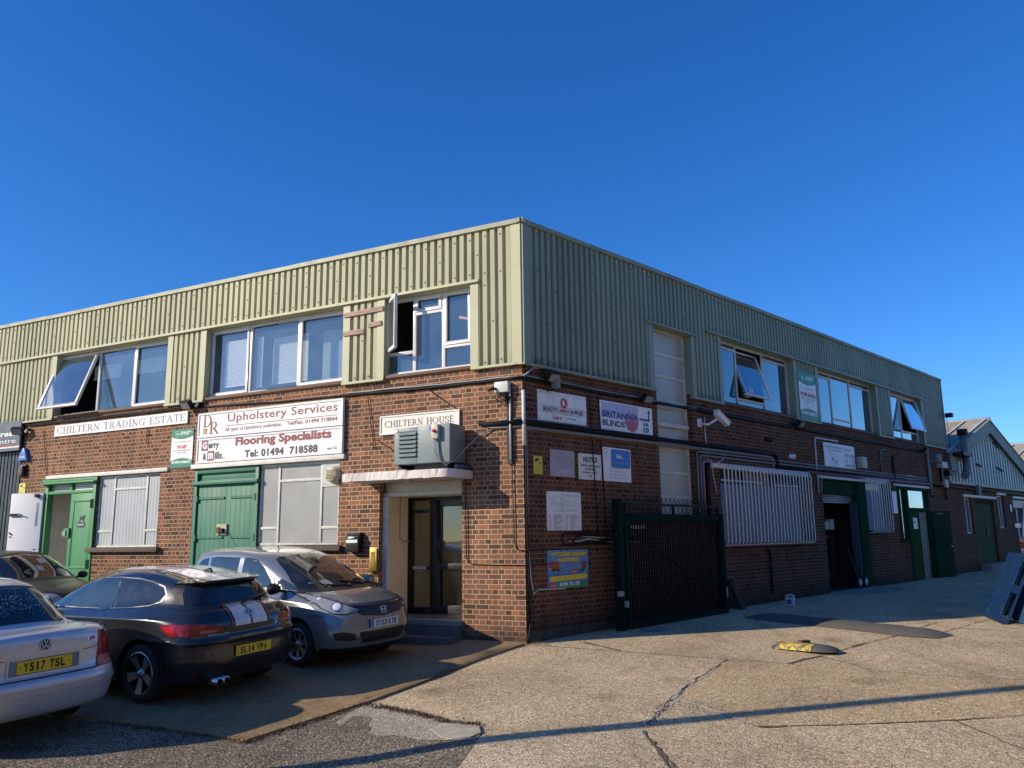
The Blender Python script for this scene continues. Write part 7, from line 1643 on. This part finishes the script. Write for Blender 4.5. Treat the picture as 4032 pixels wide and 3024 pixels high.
for _ in range(420):
    y = rr.uniform(-.5, .5); z = rr.gauss(1.2, .06)
    if 1.06 < z < 1.32: h = c.hit('rear', y, z); s_ = rr.uniform(.003, .008); t = Vector((0, s_, 0)); u = h[1].cross(t); m.face([h[0]+h[1]*.004+t, h[0]+h[1]*.006+u, h[0]+h[1]*.004-t, h[0]+h[1]*.004-u], FROSTW)
m.build('dew', rw)
m = MB(CGLASS); c.decal(m, 'front', smooth_poly([(-.62,.97),(0,.99),(.62,.97),(.50,1.29),(0,1.345),(-.50,1.29)], 3), CGLASS); c.part('windscreen', m)
m = MB(SEAM); c.strip(m, 'rear', [(-.70,.985),(-.575,.95),(-.565,.80),(-.54,.60),(0,.595),(.54,.60),(.565,.80),(.575,.95),(.70,.985)], .009, SEAM); c.strip(m, 'rear', [(-.565,.80),(-.38,.785)], .006, SEAM); c.strip(m, 'rear', [(.565,.80),(.38,.785)], .006, SEAM); c.part('boot_gap', m)
m = MB(PSILV); c.strip(m, 'rear', [(-.83,.50),(-.5,.49),(0,.485),(.5,.49),(.83,.50)], .05, PSILV, .012); c.strip(m, 'side', [(-2.0,.50),(-1.65,.50)], .05, PSILV, .012); c.part('bumper_strip', m)
PREC = simple('plate_recess', (.22,.235,.26), .4); m = MB(PREC); c.decal(m, 'rear', [(-.34,.775),(.34,.775),(.345,.635),(-.345,.635)], PREC, .003); c.strip(m, 'rear', [(-.345,.63),(-.34,.785),(.34,.785),(.345,.63),(-.345,.63)], .022, PSILV, .007); c.part('plate_recess', m)
M = c.frame_on('rear', 0, .708, .006); M = Matrix.Translation(M.translation+Vector((-.004,0,0))) @ Matrix.Rotation(R(-90),4,'Z'); plate(c, M, 'Y517 TSL', True)
emblem_vw(c, c.frame_on('rear', 0, .885, .006), .055, INK)
m = MB(CHROME); M = c.frame_on('rear', -.46, .88, .004); put_text(m, 'T', -.05, -.022, -.016, .016, .001, CHROME, .03, M=M); put_text(m, 'DI', -.015, .05, -.016, .016, .001, REDB, .03, M=M); M = c.frame_on('rear', .46, .83, .004); put_text(m, 'Bora', -.07, .07, -.014, .02, .001, CHROME, .01, shear=.3, M=M); c.part('badge', m)
for ax in (1.25, -1.263):
    for sd in (1, -1): c.wheel(ax, sd, .31, .20, .195, 6, 'plain', .745)
# ---------- dark saloon by the open door, its front towards us
PBLUE = paint_mat('paint_dark_grey', (.020,.020,.022), .1, .45, .1, .0)
PBLUE.node_tree.nodes['Principled BSDF'].inputs['Coat Weight'].default_value = .2
PBLUE.node_tree.nodes['Principled BSDF'].inputs['Specular IOR Level'].default_value = .3
c = Car('parked_car', car_pose(DAX, DAY, DAH), 'very dark saloon half hidden behind the coupe before the open green door', BO, PBLUE, (1.25, -1.263), .36)
for sd in (1, -1):
    m = MB(CGLASS); c.decal(m, 'side', [(.72,.945),(.50,1.07),(.28,1.19),(.05,1.30),(-.28,1.315),(-.30,.955)], CGLASSL, face=sd); c.part('side_window', m)
    m = MB(CGLASS); c.decal(m, 'side', [(-.36,.96),(-.34,1.315),(-.70,1.30),(-.88,1.22),(-1.0,1.06),(-.98,.99)], CGLASSL, face=sd); c.part('side_window', m)
    m = MB(CHROME); c.strip(m, 'side', [(.74,.935),(.50,1.085),(.28,1.205),(.05,1.317),(-.28,1.33)], .014, CHROME, face=sd); c.part('window_trim', m)
    m = MB(LAMPC); c.decal(m, 'front', smooth_poly([(sd*a, b) for a, b in ((.40,.66),(.42,.74),(.56,.775),(.70,.77),(.74,.70),(.62,.65))], 2), LAMPC, .006, .04); hl = c.part('headlight', m); m = MB(LAMPB); M = c.frame_on('front', sd*.60, .715, .01); m.lathe([(0,-.004),(.045,0)], M, 14); m.build('bulb', hl)
    mirror(c, .62, .90, .98, sd, PBLUE)
m = MB(CGLASS); c.decal(m, 'front', smooth_poly([(-.63,.97),(-.3,.985),(0,.99),(.3,.985),(.63,.97),(.56,1.16),(.48,1.31),(.25,1.345),(0,1.35),(-.25,1.345),(-.48,1.31),(-.56,1.16)], 2), CGLASS); ws = c.part('windscreen', m)
m = MB(simple('paper_grey', (.42,.44,.44), .6)); c.decal(m, 'front', [(.12,1.22),(.26,1.22),(.25,1.29),(.13,1.29)], m.mat, .005); c.decal(m, 'front', [(.0,1.10),(.10,1.09),(.11,1.17),(.0,1.18)], m.mat, .005); m.build('paper', ws)
m = MB(TRIMB); c.strip(m, 'front', [(-.64,.958),(0,.975),(.64,.958)], .035, TRIMB); c.strip(m, 'front', [(-.66,.955),(-.58,1.17),(-.50,1.325),(0,1.37),(.50,1.325),(.58,1.17),(.66,.955)], .016, CHROME); m.build('wiper', ws)
m = MB(CGLASS); c.decal(m, 'rear', smooth_poly([(-.60,1.02),(0,1.035),(.60,1.02),(.47,1.30),(0,1.34),(-.47,1.30)], 2), CGLASS); c.part('rear_window', m)
m = MB(TRIMB); c.decal(m, 'front', [(-.34,.74),(.34,.74),(.28,.64),(-.28,.64)], TRIMB, .005); c.part('grille', m)
for ax in (1.25, -1.263):
    for sd in (1, -1): c.wheel(ax, sd, .31, .20, .195, 6, 'plain', .745)
# ------------------------------------------------------------------ the gabled workshops beyond
PALE = simple('clad_pale', (.42,.52,.47), .5, var=.12, scale=2.5, dirt=(.16,.2,.19), dirtamt=.5, stretch=(1,1,.2))
BARGE = simple('barge_green', (.20,.24,.20), .6, var=.1, dirt=(.1,.12,.1), dirtamt=.5)
ASB = simple('roof_sheet', (.42,.37,.29), .85, var=.2, scale=1.6, dirt=(.14,.11,.08), dirtamt=.75); RIDGE = simple('roof_edge', (.55,.53,.48), .7)
def gable(u0, uap, u1, ze, za, label, openings, first):
    o = empty('gabled_workshop', WR.at((u0+u1)/2, .2, 0), label, 'building'); inv = o.matrix_world.inverted() @ WR.f
    def pt(name, m, parent=None, **k):
        p = parent or o; return m.build(name, p, p.matrix_world.inverted() @ WR.f if parent is None else None, **k)
    m = MB(BRR); wall_holes(m, WR, u0, u1, -.3, 3.2, openings, -.01, BRR, .2); B(m, WR, u0, u1, -9, -8.9, -.3, 3.9, BRR); B(m, WR, u1-.1, u1, -9, -.25, -.3, 3.9, BRR); pt('brick_wall', m)
    zo = lambda u: za-(za-ze)*abs(u-uap)/(uap-u0 if u < uap else u1-uap)
    m = MB(PALE); u = u0
    while u < u1-.01:
        for a, b, w in ((u, u+.20, .03), (u+.20, u+.24, -.02), (u+.24, u+.36, -.02)):
            b = min(b, u1)
            if a >= b: continue
            m.face([(a,-w,3.15),(b,-w,3.15),(b,-w,zo(b)-.05),(a,-w,zo(a)-.05)], PALE if w > 0 else CLADR)
            if w > 0:
                for x in (a, b): m.face([(x,-w,3.15),(x,.02,3.15),(x,.02,zo(x)-.05),(x,-w,zo(x)-.05)], PALE)
        u += .36
    B(m, WR, u0, u1, -.02, .07, 3.10, 3.17, RIDGE); pt('gable_cladding', m)
    m = MB(BARGE)
    for a, b in ((u0-.1, uap), (uap, u1)):
        za_, zb_ = (zo(u0)-.03 if a < u0 else zo(a)), zo(b)
        m.prism([(a, za_-.50), (b, zb_-.50), (b, zb_), (a, za_)], Matrix.Identity(4), -.16, -.10)
    m.box(u0-.15, u0+.5, -.18, -.02, ze-.62, ze-.45); pt('bargeboard', m)
    m = MB(ASB)
    for a, b in ((u0-.15, uap), (uap, u1)):
        A = (za-(za-ze)*1.03 if a < u0 else zo(a)); Bz = zo(b)
        m.face([(a,-.2,A),(b,-.2,Bz),(b,9,Bz),(a,9,A)], ASB); y = -.1
        while y < 9:
            m.face([(a,y,A+.004),(b,y,Bz+.004),(b,y+.03,Bz+.06),(a,y+.03,A+.06)], ASB); m.face([(a,y+.03,A+.06),(b,y+.03,Bz+.06),(b,y+.10,Bz+.06),(a,y+.10,A+.06)], RIDGE); m.face([(a,y+.10,A+.06),(b,y+.10,Bz+.06),(b,y+.13,Bz+.004),(a,y+.13,A+.004)], ASB); y += .72
    m.tube([(uap,-.2,za+.03),(uap,9,za+.03)], .07, RIDGE); pt('roof', m)
    return o, pt
OPN = [(21.85, 22.72, 1.44, 2.68), (23.05, 25.36, -.2, 2.62), (25.98, 26.86, 1.62, 2.86), (28.15, 29.95, -.2, 2.72)]
gb, gpt = gable(20.47, 25.5, 30.5, 4.12, 5.68, 'gabled brick workshop with a pale ribbed gable and weathered green door', OPN, True)
for a, b, c, d in (OPN[0], OPN[2]):
    m = MB(STEELP)
    for q in ((a, b, c, c+.06), (a, b, d-.06, d), (a, a+.06, c, d), (b-.06, b, c, d), (a+.40, a+.45, c, d)): B(m, WR, q[0], q[1], -.14, -.09, q[2], q[3])
    B(m, WR, a+.05, a+.42, -.14, -.09, c+.42, c+.47); wn = gpt('window', m); m = MB(GLASSR); m.rect(a, b, c, d, -.12); m.build('pane', wn)
m = MB(simple('weathered_green', (.075,.125,.055), .9, spec=.05, var=.2, scale=4, dirt=(.05,.12,.09), dirtamt=.7, stretch=(2,1,.3)))
u = 23.07
while u < 25.3: B(m, WR, u, u+.112, -.13, -.09, .42, 2.52); u += .118
B(m, WR, 23.05, 25.36, -.17, -.13, .4, 2.62, GREEND); B(m, WR, 23.05, 25.36, -.12, -.05, 2.5, 2.6, GREEND); B(m, WR, 24.35, 24.45, -.09, -.05, 1.35, 1.6, BLACK); gpt('door', m)
m = MB(WPAINT); B(m, WR, 21.72, 25.66, -.02, .05, 2.69, 2.77); gpt('lintel', m); m = MB(WPAINT); B(m, WR, 25.8, 27.05, -.02, .05, 2.87, 2.94); gpt('lintel', m); m = MB(WPAINT); B(m, WR, 28.05, 30.4, -.02, .05, 2.78, 2.86); gpt('lintel', m)
m = MB(simple('shutter_box', (.45,.42,.38), .5)); B(m, WR, 28.15, 29.95, -.12, -.02, 2.42, 2.72); B(m, WR, 28.15, 29.95, -.18, -.14, -.2, 2.5, DARKROOM); B(m, WR, 28.6, 28.8, -.1, -.05, 0, 2.42, simple('door_edge', (.2,.22,.25), .5)); gpt('door', m)
m = MB(APR); B(m, WR, 22.9, 25.5, -.25, .35, -.1, .40); gpt('door_step', m, bevel=.01)
m = MB(simple('flue_grey', (.20,.20,.19), .7, dirt=(.1,.09,.08))); m.tube([(21.1,-.3,3.35),(21.35,-.3,3.42),(21.45,-.3,3.6),(21.42,-.3,4.75)], .12, n=12); m.tube([(21.42,-.3,4.75),(21.42,-.3,4.95)], .17, BLACK, 12); m.box(20.6,21.5,-.5,-.1,4.0,4.12,BLACK); gpt('flue', m)
m = MB(BLACK)
for a, b in (((23.6,4.95),(24.1,4.9)), ((23.6,3.9),(24.2,3.85)), ((26.1,4.85),(26.7,4.7)), ((26.2,3.9),(26.9,3.8))): m.tube([(a[0],-.06,a[1]),((a[0]+b[0])/2,-.10,a[1]-.05),(b[0],-.06,b[1])], .03, n=6)
gpt('cable_stay', m)
m = MB(SIGNW); m.box(0,.18,-.02,0,0,.28); tag(m.build('wall_plate', None, WR.at(27.5, 2.25, .02)), 'small white plate on brick past the weathered green door', 'sign')
m = MB(GALV); m.box(0,.3,-.12,0,0,.35); tag(m.build('meter_box', None, WR.at(23.15, 2.78, .03)), 'grey junction box over the weathered green door', 'box')
run('conduit', WR, [(18.5,2.98),(20.5,2.98),(25,2.98),(30.4,2.96)], .04, CABLE, 'dark pipe along the foot of the pale gable', 'conduit')
gable(30.5, 35.6, 40.7, 4.12, 5.55, 'second gabled workshop, only its ribbed roof showing past the pale gable', [], False)

# ------------------------------------------------------------------ pallets, van, pole
PB1 = simple('pallet_blue', (.003,.028,.095), .75, spec=.2, var=.25, scale=12, dirt=(.05,.07,.1), dirtamt=.4); PB2 = simple('pallet_blue_light', (.010,.085,.20), .75, spec=.2, var=.25, scale=12, dirt=(.1,.1,.1), dirtamt=.4); PWOOD = simple('pallet_wood', (.36,.26,.16), .85, var=.25, scale=10)
def pallet(p, yaw, lean, mats, label):
    M = Matrix.Translation(p) @ Matrix.Rotation(R(yaw),4,'Z') @ Matrix.Rotation(R(lean),4,'X')
    o = empty('pallet', M, label, 'pallet', 'blue pallets leaning by the van')   # stands on its edge: x along the edge, z up, y through its thickness
    for y0, y1, n in ((-.072, -.052, 5), (.052, .072, 7)):
        for k in range(n):
            x = -.5+.9*k/(n-1); m = MB(mats[k % 2]); m.box(x, x+.1, y0, y1, 0, 1.2); m.build('deck_board', o)
    for z in (0, .53, 1.06):
        m = MB(mats[0]); m.box(-.5, .5, -.05, -.032, z, z+.14); m.box(-.5, .5, .032, .05, z, z+.14)
        for x in (-.5, -.07, .36): m.box(x, x+.14, -.032, .032, z, z+.14)
        m.build('stringer', o)
pp = Vector(fl(8.36, 14.7)); pallet((pp.x, pp.y, gz(*pp)), 72, 25, (PB1, PB1), 'darker blue pallet leaning toward the white van')
pp = Vector(fl(8.70, 14.6)); pallet((pp.x, pp.y, gz(*pp)), 68, 22, (PB2, PB1), 'lighter blue pallet standing between the darker pallet and the van')
m = MB(PWOOD); pp = Vector(fl(8.62,14.15)); m.box(-.4,.4,-.07,.07,0,.02); m.box(-.4,-.3,-.06,.06,.02,.11); m.box(.3,.4,-.06,.06,.02,.11); m.box(-.4,.4,-.07,.07,.11,.13); tag(m.build('timber_bearer', None, Matrix.Translation((pp.x, pp.y, gz(*pp))) @ Matrix.Rotation(R(70),4,'Z') @ Matrix.Rotation(R(-12),4,'Y')), 'bare wooden bearer on the ground beside the blue pallets', 'timber')
PWH = paint_mat('paint_van_white', (.78,.78,.77), .0, .3, .05, .1)
vx, vy = 9.35, 15.3; vh = 44.0
vM = car_pose(vx+math.sin(R(vh))*2.6+math.cos(R(vh))*.95, vy+math.cos(R(vh))*2.6-math.sin(R(vh))*.95, vh)
v = empty('van', vM, 'white van mostly out of view, its red rear lamps behind the pallets', 'van')
m = MB(PWH)
secs = [(-2.6,.93,.45,2.0),(-2.55,.96,.42,2.06),(-1,.97,.40,2.1),(.9,.97,.40,2.08),(1.5,.95,.40,1.65),(1.75,.94,.4,1.2),(2.5,.88,.4,1.0),(2.65,.75,.45,.85)]; rows = []
for x, wd, zb, zt in secs:
    P = [(wd,zb),(wd*1.01,zb+.4),(wd*.99,zb+(zt-zb)*.55),(wd*.90,zt-.12),(wd*.78,zt),(0,zt+.03)]; P = P+[(-y, z) for y, z in P[-2::-1]]; rows.append([m.vert((x, y, z)) for y, z in P])
for A, B_ in zip(rows, rows[1:]):
    for k in range(len(A)-1): m.idx((A[k], A[k+1], B_[k+1], B_[k]), PWH, True)
m.idx(rows[0]); m.idx(rows[-1]); m.build('body', v, sharp=40)
m = MB(simple('bumper_grey', (.30,.31,.32), .6)); m.box(-2.72,-2.5,-.96,.96,.38,.62); m.build('bumper', v, bevel=.04)
for s_ in (1, -1):
    m = MB(LAMPR); m.box(-2.63,-2.52,s_*.86,s_*.985,.88,1.02); m.box(-2.63,-2.52,s_*.86,s_*.985,1.14,1.34); m.box(-2.625,-2.52,s_*.86,s_*.98,1.02,1.14,LAMPC); m.build('tail_light', v, bevel=.015)
    m = MB(CGLASS); m.rect(-.78 if s_ < 0 else .04, -.04 if s_ < 0 else .78, 1.35, 1.85, .0, None, Matrix.Translation((-2.61,0,0)) @ Matrix.Rotation(R(-90),4,'Z')); m.build('rear_window', v)
    m = MB(PWH); m.box(-2.66,-2.4,s_*.93,s_*1.01,1.50,1.58); m.box(-2.4,.8,s_*.965,s_*.995,.70,.78,TRIMB); m.build('side_moulding', v, bevel=.01)
    for ax in (-1.6, 1.7):
        M = Matrix.Translation((ax, s_*.82, .33)); m = MB(TYRE); m.lathe([(.2,-.11),(.3,-.115),(.33,-.08),(.33,.08),(.3,.115),(.2,.11)], M, 28); m.lathe([(0,-.05 if s_ < 0 else .05),(.2,-.11 if s_ < 0 else .11)], M, 20, RIM); m.build('wheel', v)
# wooden pole: it stands just outside the view on the left and lays its shadow across the yard
pb = Vector((-7.0, 5.60)); pole = empty('telegraph_pole', Matrix.Translation((pb.x, pb.y, gz(*pb))), 'wooden telegraph pole whose long shadow crosses the yard', 'telegraph pole')
m = MB(simple('pole_wood', (.16,.11,.07), .9, var=.25)); m.tube([(0,0,-.5),(0,0,4),(0,0,8.6)], [.125,.11,.09], n=14); m.build('shaft', pole)
m = MB(GALV); m.box(-.2,.2,-.04,.04,8.2,8.3); m.tube([(-.15,0,8.3),(-.15,0,8.42)], .04, UPVC); m.tube([(.15,0,8.3),(.15,0,8.42)], .04, UPVC); m.build('bracket', pole)
# ------------------------------------------------------------------ unseen workshop and hedge added to cut sky light, mirrored in the glass
op = frame(-dR, C + dR*34 - FR.to_3x3() @ Vector((0,1,0))*13.5); opp = empty('sky_blocking_workshop', op, 'unseen workshop added across the yard to block sky light', 'building')
m = MB(BRL); m.box(0, 46, 0, 9, -.6, 4.8); m.build('brick_wall', opp)
m = MB(PALE)
for k in range(4):
    a = k*11.5; m.face([(a,-.05,4.8),(a+11.5,-.05,4.8),(a+5.75,-.05,7.2)], PALE)
m.build('gable_cladding', opp)
m = MB(ASB)
for k in range(4):
    a = k*11.5
    m.face([(a,-.3,4.8),(a+5.75,-.3,7.3),(a+5.75,9,7.3),(a,9,4.8)], ASB); m.face([(a+5.75,-.3,7.3),(a+11.5,-.3,4.8),(a+11.5,9,4.8),(a+5.75,9,7.3)], ASB)
m.build('roof', opp)
m = MB(GREENB)
for k in range(4): m.box(k*11.5+4, k*11.5+7, -.06, 0, -.3, 2.4)
m.build('door', opp)
LEAF = simple('leaf', (.055,.10,.025), .7, var=.5, scale=2); m = MB(LEAF); r_ = random.Random(21); b_ = []
for _ in range(44): b_.append((r_.uniform(-16, 16), r_.uniform(-2, 2), r_.uniform(1.5, 8.0), r_.uniform(1.5, 2.6)))
for x, y, z, q in b_:
    for _ in range(150):
        d = Vector((r_.gauss(0,1), r_.gauss(0,1), r_.gauss(0,1))).normalized()*q*r_.uniform(.6, 1); p = Vector((x, y, z))+d; u = Vector((r_.gauss(0,1), r_.gauss(0,1), r_.gauss(0,1))).normalized()*.22; v_ = u.orthogonal().normalized()*.16; m.face([p-u, p-v_, p+u, p+v_], LEAF)
tag(m.build('hedge_foliage', None, Matrix.Translation((3, -13, -.3)) @ Matrix.Rotation(R(-8), 4, 'Z')), 'tall green hedge behind the viewpoint, its height added to cut sky light', 'hedge', kind='stuff')  # hedge known from window reflections, raised higher to block sky light
# ------------------------------------------------------------------ light, sky, camera
SUN_AZ, SUN_EL = 253.5, 25.0          # compass heading of the sun measured from +Y towards +X
az, el = R(SUN_AZ), R(SUN_EL)
to_sun = Vector((math.sin(az)*math.cos(el), math.cos(az)*math.cos(el), math.sin(el)))
sl = bpy.data.lights.new('sun', 'SUN'); sl.energy = SUN_E; sl.angle = R(.53); sl.color = (1.0, .87, .68)
so = bpy.data.objects.new('sun', sl); col.objects.link(so)
so.rotation_euler = to_sun.to_track_quat('Z', 'Y').to_euler()
w = bpy.data.worlds.new('World'); scene.world = w; w.use_nodes = True
nt = w.node_tree; bg = nt.nodes['Background']
sky = nt.nodes.new('ShaderNodeTexSky'); sky.sky_type = 'NISHITA'; sky.sun_disc = False
sky.sun_elevation = el; sky.sun_rotation = az; sky.altitude = 200; sky.air_density = 1.0; sky.dust_density = .25; sky.ozone_density = 4.0
hs = nt.nodes.new('ShaderNodeHueSaturation'); hs.inputs['Saturation'].default_value = SKY_SAT; hs.inputs['Value'].default_value = 1.0
tn = nt.nodes.new('ShaderNodeMix'); tn.data_type = 'RGBA'; tn.blend_type = 'MULTIPLY'; tn.inputs[0].default_value = 1.0; tn.inputs[7].default_value = SKY_TINT
nt.links.new(sky.outputs[0], hs.inputs['Color']); nt.links.new(hs.outputs[0], tn.inputs[6]); nt.links.new(tn.outputs[2], bg.inputs[0]); bg.inputs[1].default_value = SKY_S
cam = bpy.data.cameras.new('camera'); co_ = bpy.data.objects.new('camera', cam); col.objects.link(co_); scene.camera = co_
cam.sensor_fit = 'HORIZONTAL'; cam.sensor_width = 36.0; cam.lens = 36.0*3200/4032; cam.clip_end = 2000; cam.clip_start = .05
pitch, roll = R(10.6545), R(-.8029)
fw = Vector((0, math.cos(pitch), math.sin(pitch))); up0 = Vector((0, -math.sin(pitch), math.cos(pitch))); r0 = Vector((1, 0, 0))
rv = r0*math.cos(roll)+up0*math.sin(roll); uv = -r0*math.sin(roll)+up0*math.cos(roll)
mw = Matrix.Identity(4)
for i in range(3): mw[i][0] = rv[i]; mw[i][1] = uv[i]; mw[i][2] = -fw[i]
mw[2][3] = 1.55; co_.matrix_world = mw
scene.render.engine = 'CYCLES'
scene.view_settings.view_transform = 'Standard'; scene.view_settings.look = 'None'; scene.view_settings.exposure = 0; scene.view_settings.gamma = 1
scene.cycles.max_bounces = 8; scene.cycles.transparent_max_bounces = 12; scene.cycles.use_denoising = True
scene.cycles.sample_clamp_indirect = 6.0
